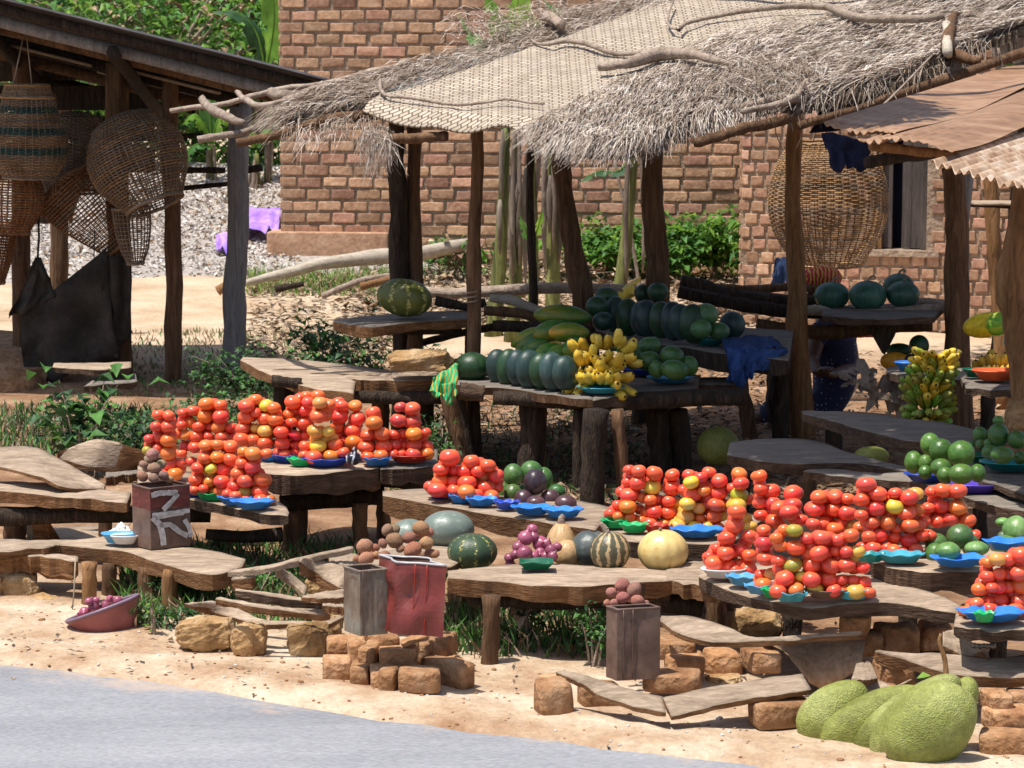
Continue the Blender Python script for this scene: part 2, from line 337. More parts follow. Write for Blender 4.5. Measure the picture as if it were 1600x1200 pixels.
def pattern_mat(name, base, dots, scale, lo, hi, kind='vor', rough=.85):
    m, N, L, b = nodes_mat(name); tc = N.new('ShaderNodeTexCoord')
    if kind == 'vor': v = N.new('ShaderNodeTexVoronoi'); v.inputs['Scale'].default_value = scale; v.inputs['Randomness'].default_value = .5; o = v.outputs['Distance']
    else: v = N.new('ShaderNodeTexWave'); v.inputs['Scale'].default_value = scale; v.inputs['Distortion'].default_value = 9; v.inputs['Detail'].default_value = 2; v.inputs['Detail Scale'].default_value = .7; o = v.outputs[0]
    L.new(tc.outputs['Object'], v.inputs[0]); r = N.new('ShaderNodeMapRange'); r.inputs[1].default_value = lo; r.inputs[2].default_value = hi; L.new(o, r.inputs[0])
    mx = N.new('ShaderNodeMix'); mx.data_type = 'RGBA'; L.new(r.outputs[0], mx.inputs[0]); mx.inputs[6].default_value = (*dots, 1); mx.inputs[7].default_value = (*base, 1)
    L.new(mx.outputs[2], b.inputs['Base Color']); b.inputs['Roughness'].default_value = rough
    return m
M['dress'] = pattern_mat('dotted_navy_dress', (.010, .012, .05), (.40, .40, .50), 34, .13, .17)
M['headcl'] = pattern_mat('red_yellow_headcloth', (.42, .015, .04), (.45, .36, .04), 14, .25, .35, 'wave')
M['gcloth'] = pattern_mat('green_patterned_cloth', (.01, .33, .12), (.42, .27, .04), 15, .22, .3, 'wave')
# woven mat material: small staggered strips with relief
m, N, L, b = nodes_mat('woven_mat_weave'); M['weave'] = m
tc = N.new('ShaderNodeTexCoord'); mp = N.new('ShaderNodeMapping'); L.new(tc.outputs['UV'], mp.inputs[0])
bt = N.new('ShaderNodeTexBrick'); bt.inputs['Scale'].default_value = 1; bt.inputs['Brick Width'].default_value = .052; bt.inputs['Row Height'].default_value = .030; bt.inputs['Mortar Size'].default_value = .005; bt.inputs['Mortar Smooth'].default_value = .6; bt.offset = .35; bt.offset_frequency = 2
bt.inputs['Color1'].default_value = (.50, .42, .33, 1); bt.inputs['Color2'].default_value = (.37, .30, .22, 1); bt.inputs['Mortar'].default_value = (.13, .085, .05, 1)
L.new(mp.outputs[0], bt.inputs[0]); no = N.new('ShaderNodeTexNoise'); no.inputs['Scale'].default_value = 5; no.inputs['Detail'].default_value = 5; L.new(tc.outputs['UV'], no.inputs[0])
mr = N.new('ShaderNodeMapRange'); mr.inputs[3].default_value = .72; mr.inputs[4].default_value = 1.25; L.new(no.outputs[0], mr.inputs[0])
vm = N.new('ShaderNodeVectorMath'); vm.operation = 'SCALE'; L.new(bt.outputs[0], vm.inputs[0]); L.new(mr.outputs[0], vm.inputs['Scale']); L.new(vm.outputs[0], b.inputs['Base Color'])
bp = N.new('ShaderNodeBump'); bp.inputs['Strength'].default_value = .7; bp.inputs['Distance'].default_value = .008; bp.invert = True; L.new(bt.outputs['Fac'], bp.inputs['Height']); L.new(bp.outputs[0], b.inputs['Normal']); b.inputs['Roughness'].default_value = .75

# ---- road edge line (world) and ground sheet
RE = [on(-400, 985), on(0, 1040), on(250, 1068), on(440, 1102), on(600, 1128), on(900, 1165), on(1200, 1203), on(1700, 1255), on(2600, 1300)]
def road_y(x):
    for a, b2 in zip(RE, RE[1:]):
        if a.x <= x <= b2.x: return a.y+(b2.y-a.y)*(x-a.x)/(b2.x-a.x)
    return RE[0].y-(x-RE[0].x)*.49 if x < RE[0].x else RE[-1].y-(x-RE[-1].x)*.49
def gh(x, y):
    d = y-road_y(x)
    h = .012*nz((x, y, 0), 1.7)+.008*nz((x, y, 3), 5)+.05*nz((x, y, 9), .35)*min(1, max(0, (y-13)/6))
    if d < .8: h = h*max(0, d/.8)
    if d < .02: h = -.03
    elif d < .5: h += .022*math.sin(math.pi*d/.5)*(1+.8*nz((x, y, 5), 3))+.012*nz((x, y, 2), 9)
    return h
def grid(x0, x1, nx, y0, y1, ny, f, gy=1.0):
    V = []; F = []
    for j in range(ny+1):
        y = y0+(y1-y0)*(j/ny)**gy
        for i in range(nx+1):
            x = x0+(x1-x0)*i/nx; V.append((x, y, f(x, y)))
    for j in range(ny):
        for i in range(nx):
            a = j*(nx+1)+i; F.append((a, a+1, a+nx+2, a+nx+1))
    return V, F
g = G(); V, F = grid(-4.2, 4.2, 260, 6.5, 28, 520, gh, 1.25); g.add(V, F)
far = [(-60, 2), (60, 2), (60, 120), (-60, 120)]
for (xa, xb, ya, yb) in ((-60, -4.2, 2, 120), (4.2, 60, 2, 120), (-4.2, 4.2, 28, 120), (-4.2, 4.2, 2, 6.5)):
    g.add([(xa, ya, -.03), (xb, ya, -.03), (xb, yb, -.03), (xa, yb, -.03)], [(0, 1, 2, 3)])
m, N, L, b = nodes_mat('earth_ground'); M['ground'] = m
ge = N.new('ShaderNodeNewGeometry'); sx = N.new('ShaderNodeSeparateXYZ'); L.new(ge.outputs['Position'], sx.inputs[0])
def noi(sc, det=6, ro=.6):
    n = N.new('ShaderNodeTexNoise'); n.inputs['Scale'].default_value = sc; n.inputs['Detail'].default_value = det; n.inputs['Roughness'].default_value = ro; L.new(ge.outputs['Position'], n.inputs[0]); return n
def ramp(src, stops):
    r = N.new('ShaderNodeValToRGB'); L.new(src, r.inputs[0]); e = r.color_ramp.elements
    while len(e) < len(stops): e.new(.5)
    for i, (p, c) in enumerate(stops): e[i].position = p; e[i].color = (*c, 1)
    return r.outputs[0]
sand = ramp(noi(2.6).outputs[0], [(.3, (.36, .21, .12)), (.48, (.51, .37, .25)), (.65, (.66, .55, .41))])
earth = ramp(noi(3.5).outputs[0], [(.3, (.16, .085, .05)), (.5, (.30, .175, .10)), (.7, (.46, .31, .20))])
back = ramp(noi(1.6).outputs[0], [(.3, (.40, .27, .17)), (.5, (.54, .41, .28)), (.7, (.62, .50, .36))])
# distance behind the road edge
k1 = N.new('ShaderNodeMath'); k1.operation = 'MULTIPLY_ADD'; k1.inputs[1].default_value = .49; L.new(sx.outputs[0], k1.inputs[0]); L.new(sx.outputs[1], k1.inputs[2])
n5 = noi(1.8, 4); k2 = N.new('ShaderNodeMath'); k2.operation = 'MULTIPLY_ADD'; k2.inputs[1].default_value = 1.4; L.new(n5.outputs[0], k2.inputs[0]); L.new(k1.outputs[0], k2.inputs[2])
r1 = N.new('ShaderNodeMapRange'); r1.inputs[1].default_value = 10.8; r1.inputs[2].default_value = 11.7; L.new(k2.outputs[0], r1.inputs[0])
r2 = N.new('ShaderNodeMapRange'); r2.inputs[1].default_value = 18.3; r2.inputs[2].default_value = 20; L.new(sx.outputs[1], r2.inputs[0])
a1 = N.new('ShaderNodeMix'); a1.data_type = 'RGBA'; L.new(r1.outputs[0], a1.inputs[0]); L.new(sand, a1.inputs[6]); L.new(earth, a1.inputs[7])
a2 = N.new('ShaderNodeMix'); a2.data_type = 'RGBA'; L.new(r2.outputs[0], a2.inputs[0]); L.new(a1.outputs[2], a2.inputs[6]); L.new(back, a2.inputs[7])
n6 = noi(38, 5, .7); mr = N.new('ShaderNodeMapRange'); mr.inputs[1].default_value = .25; mr.inputs[2].default_value = .75; mr.inputs[3].default_value = .72; mr.inputs[4].default_value = 1.22; L.new(n6.outputs[0], mr.inputs[0])
vm = N.new('ShaderNodeVectorMath'); vm.operation = 'SCALE'; L.new(a2.outputs[2], vm.inputs[0]); L.new(mr.outputs[0], vm.inputs['Scale']); L.new(vm.outputs[0], b.inputs['Base Color']); b.inputs['Roughness'].default_value = .97; b.inputs['Specular IOR Level'].default_value = .1
bp = N.new('ShaderNodeBump'); bp.inputs['Strength'].default_value = .9; bp.inputs['Distance'].default_value = .02; n7 = noi(22, 8, .7); L.new(n7.outputs[0], bp.inputs['Height']); L.new(bp.outputs[0], b.inputs['Normal'])
g.build('ground', M['ground'], loc=(0, 15, 0), kind='structure')
# road
V = []; F = []; n = 400
for i in range(n+1):
    x = -30+60*i/n; yr = road_y(x)+.055*nz((x, 0, 0), 5)+.02*nz((x, 1, 0), 19)
    V += [(x, yr, 0.004), (x, yr-.6, .006), (x, yr-9, .03)]
for i in range(n):
    a = i*3; F += [(a+1, a+4, a+3, a), (a+2, a+5, a+4, a+1)]
m = mat('worn_asphalt', [(.25, .255, .275), (.305, .31, .33), (.365, .37, .385)], 1.6, (.45, 1.6, 1), .85, .7, 110, coord='World', fine=.30, bdist=.006); M['asphalt'] = m
N = m.node_tree.nodes; L = m.node_tree.links; b = N['Principled BSDF']; src = b.inputs['Base Color'].links[0].from_socket
ge = N.new('ShaderNodeNewGeometry'); sx = N.new('ShaderNodeSeparateXYZ'); L.new(ge.outputs['Position'], sx.inputs[0])
k1 = N.new('ShaderNodeMath'); k1.operation = 'MULTIPLY_ADD'; k1.inputs[1].default_value = .47; L.new(sx.outputs[0], k1.inputs[0]); L.new(sx.outputs[1], k1.inputs[2])
nn = N.new('ShaderNodeTexNoise'); nn.inputs['Scale'].default_value = 5; nn.inputs['Detail'].default_value = 8; nn.inputs['Roughness'].default_value = .7; L.new(ge.outputs['Position'], nn.inputs[0])
k2 = N.new('ShaderNodeMath'); k2.operation = 'MULTIPLY_ADD'; k2.inputs[1].default_value = 1.1; L.new(nn.outputs[0], k2.inputs[0]); L.new(k1.outputs[0], k2.inputs[2])
r = N.new('ShaderNodeMapRange'); r.inputs[1].default_value = 9.5; r.inputs[2].default_value = 9.85; r.inputs[4].default_value = .85; L.new(k2.outputs[0], r.inputs[0])
mx = N.new('ShaderNodeMix'); mx.data_type = 'RGBA'; L.new(r.outputs[0], mx.inputs[0]); L.new(src, mx.inputs[6]); mx.inputs[7].default_value = (.52, .38, .27, 1); L.new(mx.outputs[2], b.inputs['Base Color'])
mk('road', V, F, m, loc=(0, 8, 0), kind='structure')

# ---- loose stones and pebbles on the verge
g = G(); pv, pf = sph(6, 4)
for i in range(500):
    x = random.uniform(-2.6, 2.6); y = road_y(x)+abs(random.gauss(0, .55)); 
    s = random.uniform(.002, .007)*(2.3 if random.random() < .05 else 1)
    g.add(xf(pv, (x, y, gh(x, y)+s*.2), (0, 0, random.random()*6), (s*1.3, s, s*.7)), pf, random.choice([0, 0, 1]))
tagit(g.build('gravel', [M['mud'], M['chip']]), 'small loose stones scattered along the sandy road edge', 'gravel', kind='stuff')

# ---- leaves
def leafquad(p, d, side, L_, W, droop=.25):
    """folded 4-tri leaf"""
    d = Vector(d).normalized(); s = Vector(side).normalized(); up = d.cross(s).normalized()
    if up.z < 0: up = -up
    p = Vector(p); mid = p+d*L_*.5+up*L_*.06; tip = p+d*L_-Vector((0, 0, L_*droop))
    return [p, mid+s*W*.5+up*W*.18, tip, mid-s*W*.5+up*W*.18, mid], [(0, 4, 1), (1, 4, 2), (2, 4, 3), (3, 4, 0)]
def rdir(zmin=-.3, zmax=.8):
    a = random.random()*6.283; z = random.uniform(zmin, zmax); r = math.sqrt(max(0, 1-z*z)); return Vector((math.cos(a)*r, math.sin(a)*r, z))
def bush(name, label, cat, c, rad, n, ls, mats, group=None, stems=7, aspect=.55, zmin=-.1):
    """c: base point; rad (rx,ry,h)"""
    c = Vector(c); e = empty(name, c, label, cat, group); g = G(); s = G(); tips = []
    for k in range(stems):
        a = random.random()*6.283; r = random.random()**.5
        t = c+Vector((math.cos(a)*r*rad[0], math.sin(a)*r*rad[1], rad[2]*random.uniform(.55, 1)))
        b0 = c+Vector((random.uniform(-.25, .25)*rad[0], random.uniform(-.25, .25)*rad[1], 0)); mid = b0.lerp(t, .5)+Vector((0, 0, .15*rad[2]))
        tips.append((b0, mid, t)); V, F = tube(smoothpts([b0, mid, t], 6), [.006, .005, .004, .004, .003, .002], 4, cap=False); s.add(V, F)
    for i in range(n):
        b0, mid, t = random.choice(tips); u = random.uniform(.25, 1.05)
        p = (b0.lerp(mid, u*2) if u < .5 else mid.lerp(t, u*2-1))+Vector((random.gauss(0, 1)*rad[0]*.17, random.gauss(0, 1)*rad[1]*.17, random.gauss(0, 1)*rad[2]*.09))
        if p.z < .01: p.z = .01
        d = rdir(-.35, .6); sd = d.cross(Vector((0, 0, 1))).normalized()+Vector((0, 0, random.uniform(-.5, .5))); l = ls*random.uniform(.55, 1.3)
        V, F = leafquad(p, d, sd, l, l*aspect); g.add(V, F, random.randrange(len(mats)))
    s.build('stem', M['stick'], e, kind='stuff'); g.build('foliage', mats, e, kind='stuff', smooth=False); return e
def litter(name, label, xs, n, mats, size=(.03, .09), cat='leaf litter'):
    g = G()
    for i in range(n):
        x0, x1, y0, y1 = xs; px = random.uniform(x0, x1); py = random.uniform(y0, y1); p = on(px, py, 0); z = gh(p.x, p.y)+random.uniform(.002, .03)
        a = random.random()*6.283; l = random.uniform(*size); w_ = l*random.uniform(.15, .5); t = random.uniform(-.25, .45)
        d = Vector((math.cos(a), math.sin(a), t)); V, F = leafquad((p.x, p.y, z), d, (-d.y, d.x, random.uniform(-.5, .5)), l, w_, random.uniform(-.2, .2)); g.add(V, F, random.randrange(len(mats)))
    return tagit(g.build(name, mats, smooth=False), label, cat, kind='stuff')
def grass(name, label, xs, n, h, mats, z=0, cat='grass'):
    g = G()
    for i in range(n):
        x0, x1, y0, y1 = xs; p = on(random.uniform(x0, x1), random.uniform(y0, y1), z); p.z += gh(p.x, p.y); hh = h*random.uniform(.4, 1.2)
        d = Vector((random.gauss(0, .4), random.gauss(0, .4), 1)); w_ = random.uniform(.003, .007); a = random.random()*6.28; s = Vector((math.cos(a), math.sin(a), 0))*w_
        t = p+d*hh+Vector((random.gauss(0, .3)*hh, random.gauss(0, .3)*hh, 0)); mid = p+d*hh*.55
        g.add([p-s, p+s, mid+s*.8, mid-s*.8, t], [(0, 1, 2, 3), (3, 2, 4)], random.randrange(len(mats)))
    return tagit(g.build(name, mats, smooth=False), label, cat, kind='stuff')
GM = [M['leaf'], M['leafd'], M['leaf'], M['dry']]
litter('leaf_litter', 'pale brown dry leaf litter spread under the big watermelon table', (630, 1260, 560, 800), 5200, [M['dryd'], M['dryd'], M['dry']], (.03, .10))
litter('leaf_litter', 'sunlit dry banana leaf rubbish round the banana stems behind the stall', (560, 1250, 425, 520), 4200, [M['dry'], M['dryd'], M['dry']], (.05, .18))
litter('leaf_litter', 'thin scatter of twigs and dry leaves on the open yard left of the brick wall', (390, 640, 440, 560), 1300, [M['dry'], M['dryd']], (.04, .14))
litter('leaf_litter', 'dead leaves in the gloom below the right hand fruit tables', (1250, 1600, 560, 800), 1500, [M['dryd'], M['dry']], (.03, .09))
litter('leaf_litter', 'bits of straw and leaf lying under the front benches', (0, 1500, 900, 1080), 380, [M['dryd'], M['dry']], (.012, .05))
grass('grass', 'low green grass patch along the pale fallen log', (385, 640, 425, 465), 2600, .10, [M['leaf'], M['leafy'], M['dry']])
grass('grass', 'sparse weedy grass on the yard between the two left posts', (150, 640, 520, 620), 2600, .05, [M['leaf'], M['dry'], M['dry']])
grass('grass', 'green weeds growing under the left front benches', (190, 560, 850, 985), 2400, .09, GM)
grass('grass', 'grass tufts below the pumpkin bench beside the red tin', (690, 960, 915, 1030), 1300, .10, GM)
grass('grass', 'short grass below the thatched stall between table legs', (600, 1000, 640, 800), 1700, .06, [M['leafd'], M['leaf'], M['dryd']])
grass('grass', 'grass at the foot of the brown bank beside the basket hut', (0, 240, 640, 720), 1800, .08, [M['leafd'], M['leaf'], M['dryd']])
grass('grass', 'green grass among the banana stems in front of the wall', (640, 1240, 400, 440), 2600, .14, [M['leaf'], M['leafy'], M['leafd']])

# ---- brick walls: mortar body plus single proud bricks
def roofmask(px, py):
    if py < 0: return True
    if 590 <= px <= 860 and py < 190 and py > 60+(860-px)*.35: return True
    if px > 860 and py < 150: return True
    return False
def brickwall(name, label, A, B, Hh, L_, Hc, joint, n_max, occl, ret=None, body_t=.25, cat='brick wall', leftface=True, skip=None):
    A = Vector(A); B = Vector(B); A.z = B.z = 0; u = (B-A).normalized(); nrm = Vector((u.y, -u.x, 0)); W_ = (B-A).length
    e = empty(name, A, label, cat); e['label'] = label
    g = G()
    def boxuv(x0, x1, z0, z1, d0, d1):
        P = [A+u*x+nrm*d+Vector((0, 0, z)) for z in (z0, z1) for d in (d0, d1) for x in (x0, x1)]
        return P, [(0, 1, 3, 2), (4, 6, 7, 5), (2, 3, 7, 6), (0, 4, 5, 1), (0, 2, 6, 4), (1, 5, 7, 3)]
    if skip:
        sx0, sx1, sz0, sz1 = skip
        for q in ((0, sx0, 0, Hh), (sx1, W_, 0, Hh), (sx0, sx1, 0, sz0), (sx0, sx1, sz1, Hh)):
            if q[1] > q[0] and q[3] > q[2]: g.add(*boxuv(*q, -body_t, 0))
    else: g.add(*boxuv(0, W_, -.05, Hh, -body_t, 0))
    g.build('wall_body', M['mortar'], e, smooth=False)
    protos = []
    for s in range(5):
        V, F = rbox(1, 1, 1, .1, .0)
        me = None
        V = [Vector((v.x*(L_-joint)*1, v.y*.022, (v.z-.5)*(Hc-joint))) for v in V]
        V = [v+Vector((nz(v, 25, s), nz(v, 25, s+9), nz(v, 25, s+4)))*.006 for v in V]
        me = bpy.data.meshes.new('brick'); me.from_pydata(V, [], F); me.materials.append(M['brick']); me.polygons.foreach_set('use_smooth', [True]*len(F)); protos.append(me)
    ang = math.atan2(u.y, u.x); items = []
    nrow = int(Hh/Hc)
    for r in range(nrow):
        off = (0 if r % 2 else L_/2)+random.uniform(-.03, .03); x = off-L_ if off > 0 else 0
        x = -L_/2+off if off else 0
        z = Hc*(r+.5)
        x = off-L_/2
        while x < W_+L_*.2:
            ln = L_*random.choice([1, 1, 1, 1, .97, 1.04, .93]); c = x+ln/2
            a0 = max(x, 0); a1 = min(x+ln, W_)
            if a1-a0 > .3*L_ and not (skip and a1 > skip[0]-.01 and a0 < skip[1]+.01 and z > skip[2]-Hc*.5 and z < skip[3]+Hc*.4):
                items.append(((a0+a1)/2, z, (a1-a0)/ln))
            x += ln
    vis = []; hid = []
    for (x, z, f) in items:
        p = A+u*x+Vector((0, 0, z)); q = topx(p); (hid if occl(*q) else vis).append((x, z, f, p))
    vis.sort(key=lambda t: -t[2]); keep = vis[:n_max]; rest = vis[n_max:]+hid
    def shade():
        v = random.gauss(1, .12); t = random.random()
        return (.62*v, .55*v, .6*v, 1) if t < .07 else ((1.1*v, 1.12*v, 1.1*v, 1) if t < .3 else (v, v*random.uniform(.9, 1.05), v, 1))
    for (x, z, f, p) in keep:
        o = bpy.data.objects.new('brick', random.choice(protos)); COL.objects.link(o); o.parent = e
        o.location = p-A+nrm*random.uniform(-.002, .008)+Vector((0, 0, random.gauss(0, .003))); o.rotation_euler = (random.gauss(0, .012), random.gauss(0, .012), ang+random.gauss(0, .01)); o.scale = (f*random.uniform(.97, 1.02), 1, random.uniform(.93, 1.05)); o.color = shade()
    g = G(); 
    for (x, z, f, p) in rest:
        me = random.choice(protos); V = [v.co.copy() for v in me.vertices]
        Mx = Matrix.Translation(p+nrm*.004) @ Matrix.Rotation(ang, 4, 'Z') @ Matrix.Diagonal((f, 1, 1, 1))
        g.add([Mx @ v for v in V], [tuple(q.vertices) for q in me.polygons])
    if g.V: o = g.build('brickwork', M['brick'], e, kind='stuff'); o.color = (1, 1, 1, 1)
    if ret:   # return face going back
        g = G(); D = ret; v0 = -nrm
        rr = []
        for r in range(nrow):
            k = 0; x = 0
            while x < D:
                ln = L_ if (r+k) % 2 else L_*.55
                p = A+v0*(x+ln/2)+Vector((0, 0, Hc*(r+.5))); me = random.choice(protos)
                Mx = Matrix.Translation(p-u*.004) @ Matrix.Rotation(ang+math.pi/2, 4, 'Z') @ Matrix.Diagonal((ln/L_*.97, 1, 1, 1)); g.add([Mx @ q.co for q in me.vertices], [tuple(q.vertices) for q in me.polygons]); x += ln; k += 1
        o = g.build('side_brickwork', M['brick'], e, kind='stuff'); o.color = (1.05, 1, .95, 1)
        g = G(); P = [A, A+v0*D, A+v0*D+u*.2, A+u*.2]; g.add(P+[p+Vector((0, 0, Hh)) for p in P], [(0, 1, 5, 4), (1, 2, 6, 5), (4, 5, 6, 7)]); g.build('side_wall_body', M['mortar'], e, smooth=False)
    return e, u, nrm
A = at(440, 300, 26.0); B = at(1172, 300, 25.5)
wA = brickwall('brick_house', 'tall plain brick wall of the house behind the stall with wide mortar joints', A, B, 2.75, .243, .1115, .027, 300, roofmask, ret=2.5, cat='house')
# stepped footing at its left corner
g = G(); c0 = at(440, 395, 25.9); g.add(xf(rbox(1, 1, 1, .03)[0], (c0.x+.45, c0.y+.12, -.05), (0, 0, -.11), (1.15, .35, .42)), rbox(1, 1, 1, .03)[1]); g.build('footing', M['brick'], wA[0])
def occB(px, py):
    if py < 120 or (px > 1200 and px < 1390 and py > 215 and py < 420): return True
    if px > 1290 and 110 < py < 245: return True
    if py > 490: return True
    return 1222 < px < 1262 or 1478 < px < 1522
A2 = at(1158, 300, 21.3); B2 = at(1680, 300, 20.6)
Wb = (Vector((B2.x, B2.y, 0))-Vector((A2.x, A2.y, 0))).length; sB = 21*1.0/FPX
dx0 = (1372-1158)*sB; dx1 = (1452-1158)*sB
wB = brickwall('brick_house', 'red brick house front with a dark shuttered window at the right behind the hanging basket', A2, B2, 2.6, .118, .0985, .024, 300, occB, ret=4.2, cat='house', skip=(dx0, dx1, .62, 2.1))
# window: frame, shutters, sill
uB, nB = wB[1], wB[2]; e = wB[0]; oA = Vector((A2.x, A2.y, 0))
def wbx(x0, x1, z0, z1, d0, d1, name, m_):
    P = [oA+uB*x+nB*d+Vector((0, 0, z)) for z in (z0, z1) for d in (d0, d1) for x in (x0, x1)]
    return G().add(P, [(0, 1, 3, 2), (4, 6, 7, 5), (2, 3, 7, 6), (0, 4, 5, 1), (0, 2, 6, 4), (1, 5, 7, 3)]).build(name, m_, e, smooth=False)
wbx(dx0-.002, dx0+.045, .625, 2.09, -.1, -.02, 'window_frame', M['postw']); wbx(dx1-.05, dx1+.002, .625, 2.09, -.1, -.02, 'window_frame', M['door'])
n = 4; ww = (dx1-dx0-.1)/n
for i in range(n):
    if i != 1: wbx(dx0+.047+i*ww, dx0+.044+(i+1)*ww, .63, 2.085, -.13-.006*(i % 2), -.07, 'shutter_board', M['door'])
wbx(dx0-.1, dx1+.1, .57, .618, -.2, .035, 'sill', M['mortar'])
wbx(dx0-.002, dx1+.002, .62, 2.1, -.26, -.22, 'window_back', M['navy'])

# ---- corrugated pale chip heap behind the hut
g = G(); c = on(330, 436); 
def heap_z(x, y): 
    t = (y-25.1); r = max(0, 1-abs(x+3.0)/3.6)
    return max(-.05, min(t*.19, .75)*min(1, r*2.2)+.05*nz((x, y, 1), 1.2))
V, F = grid(-6.2, .2, 60, 25.0, 31, 60, heap_z); g.add(V, F, 0)
for i in range(15000):
    x = random.uniform(-5.6, -2.0); y = 25.1+random.random()**.8*4.6; z = heap_z(x, y)
    a = random.random()*6.28; s = random.uniform(.02, .05); d = Vector((math.cos(a), math.sin(a), random.uniform(-.6, .8))); V, F = leafquad((x, y, z), d, rdir(), s*1.5, s, 0); g.add(V, F, random.choice([1, 1, 1, 2]))
tagit(g.build('chip_heap', [mat('chip_heap_base', [(.25, .21, .18), (.45, .41, .37)], 25, coord='World'), M['chip'], M['dry']], smooth=False), 'large pale heap of chips drying behind the basket hut', 'heap', kind='stuff')
def sheetcloth(name, label, P, mat_, nx=14, ny=10, amp=.05, fr=5, cat='cloth', seed=0, parent=None, thick=.004):
    """P: four world corners tl,tr,br,bl"""
    tl, tr, br, bl = [Vector(p) for p in P]; nrm = (tr-tl).cross(bl-tl).normalized(); V = []; F = []
    for s in (0, 1):
        for j in range(ny+1):
            for i in range(nx+1):
                u, v = i/nx, j/ny; p = tl.lerp(tr, u).lerp(bl.lerp(br, u), v); k = amp*(nz((u*fr, v*fr*.6, 0), 1, seed)+.6*math.sin(u*fr*3+nz((u, v, 2), 3, seed)*4)*(.3+v))
                V.append(p+nrm*(k+s*thick)+Vector((nz((u, v, 7), 4, seed), 0, nz((u, v, 1), 4, seed)))*amp*.8*(v))
    n1 = (nx+1)*(ny+1)
    for s in (0, 1):
        for j in range(ny):
            for i in range(nx):
                a = s*n1+j*(nx+1)+i; q = (a, a+1, a+nx+2, a+nx+1); F.append(q if s else tuple(reversed(q)))
    for i in range(nx): F += [(i, i+1, n1+i+1, n1+i), (ny*(nx+1)+i, n1+ny*(nx+1)+i, n1+ny*(nx+1)+i+1, ny*(nx+1)+i+1)]
    for j in range(ny): a = j*(nx+1); F += [(a, n1+a, n1+a+nx+1, a+nx+1), (a+nx, a+nx+nx+1, n1+a+nx+nx+1, n1+a+nx)]
    o = mk(name, V, F, mat_, parent)
    return tagit(o, label, cat) if not parent else o
sheetcloth('cloth', 'lilac cloth spread on the chip heap right against the house corner', [at(384, 326, 27.2), at(438, 322, 27.2), at(436, 356, 26.2), at(378, 362, 26.3)], M['lilac'], amp=.04, seed=2)
sheetcloth('cloth', 'smaller lilac cloth lower on the chip heap left of the grey post', [at(338, 368, 26.4), at(376, 352, 26.6), at(376, 392, 25.8), at(340, 390, 25.8)], M['lilac'], amp=.04, seed=4)

# ---- fallen pale log, logs on the yard
def log(name, label, pts, rpx, Y=None, z=None, m_='stick', cat='log', group=None, n=10, k=14, jit=.25, parent=None, seed=None):
    P = []
    for i, p in enumerate(pts):
        P.append(at(p[0], p[1], p[2]) if len(p) == 3 and Y is None and z is None else (at(p[0], p[1], Y) if Y is not None else on(p[0], p[1], z)))
    P = smoothpts(P, k) if len(P) > 2 else resample(P, k); Ym = sum(p.y for p in P)/k; s = pxm(Ym)
    if not isinstance(rpx, (list, tuple)): rpx = [rpx, rpx]
    rad = [ (rpx[0]+(rpx[-1]-rpx[0])*i/(k-1))/s if len(rpx) == 2 else float(np.interp(i/(k-1), np.linspace(0, 1, len(rpx)), rpx))/s for i in range(k)]
    sd = seed if seed is not None else random.randrange(99)
    P = [p+Vector((nz(p, 2.2, sd), nz(p, 2.2, sd+1), nz(p, 2.2, sd+2)))*rad[i]*.35 for i, p in enumerate(P)]
    V, F = tube(P, rad, n, jit, seed=sd)
    o = mk(name, V, F, M[m_], parent)
    return tagit(o, label, cat, group) if not parent else o
log('fallen_log', 'long pale fallen trunk lying at the foot of the brick wall', [(383, 442, 23.6), (430, 430, 23.8), (500, 413, 24), (570, 403, 24.2), (640, 398, 24.4), (735, 380, 24.8)], [5, 7, 10, 13, 13, 10], m_='paleLog')
for i, (a, r, lb) in enumerate([([(340, 455, 22), (352, 448, 22)], [8, 8], 'short sawn log end beside the grey post on the yard'), ([(505, 462, 21.5), (560, 440, 21.7), (612, 432, 22)], [5, 6], 'peeling branch lying on the litter left of the big striped pumpkin'), ([(430, 452, 22), (475, 444, 22)], [6, 4], 'dark broken branch on the yard grass'), ([(565, 448, 21.4), (625, 432, 21.7)], [6, 5], 'orange brown stick lying behind the striped pumpkin')]):
    log('fallen_branch', lb, a, r, m_=['postw', 'stick', 'bark', 'postw'][i], cat='branch')

# ---- banana plants behind the stall
def bstem(name, label, b, t, Y, r0, leaves=(), group='banana plants behind the stall', mats='pstem', sheath=4):
    base = at(b[0], b[1], Y); gz = gh(base.x, base.y); base.z = gz-.02; top = at(t[0], t[1], Y)
    e = empty(name, base, label, 'banana plant', group); P = smoothpts([base, base.lerp(top, .5)+Vector((.02, 0, 0)), top], 12); s = pxm(Y)
    V, F = tube(P, [(r0*(1-.45*i/11)+(1.5 if i == 0 else 0))/s for i in range(12)], 12, .25, seed=random.randrange(50)); mk('trunk', V, F, M[mats], e)
    for k in range(sheath):   # dry hanging sheaths
        a = random.uniform(-2.6, -.5); rr = r0/s*1.1; h0 = random.uniform(.55, 1)*(top.z-base.z); p0 = base.lerp(top, h0/(top.z-base.z))+Vector((math.cos(a)*rr, math.sin(a)*rr, 0)); l = random.uniform(.25, .7)*h0
        V, F = tube(smoothpts([p0, p0+Vector((math.cos(a)*.03, math.sin(a)*.03, -l*.5)), p0+Vector((math.cos(a)*.015, 0, -l))], 7), [.012, .02, .022, .02, .018, .014, .006], 5, .5, flat=.35, seed=k); mk('dry_sheath', V, F, M['dryban'], e)
    for (pts, wpx, mm) in leaves: bleaf(e, pts, wpx, mm)
    return e
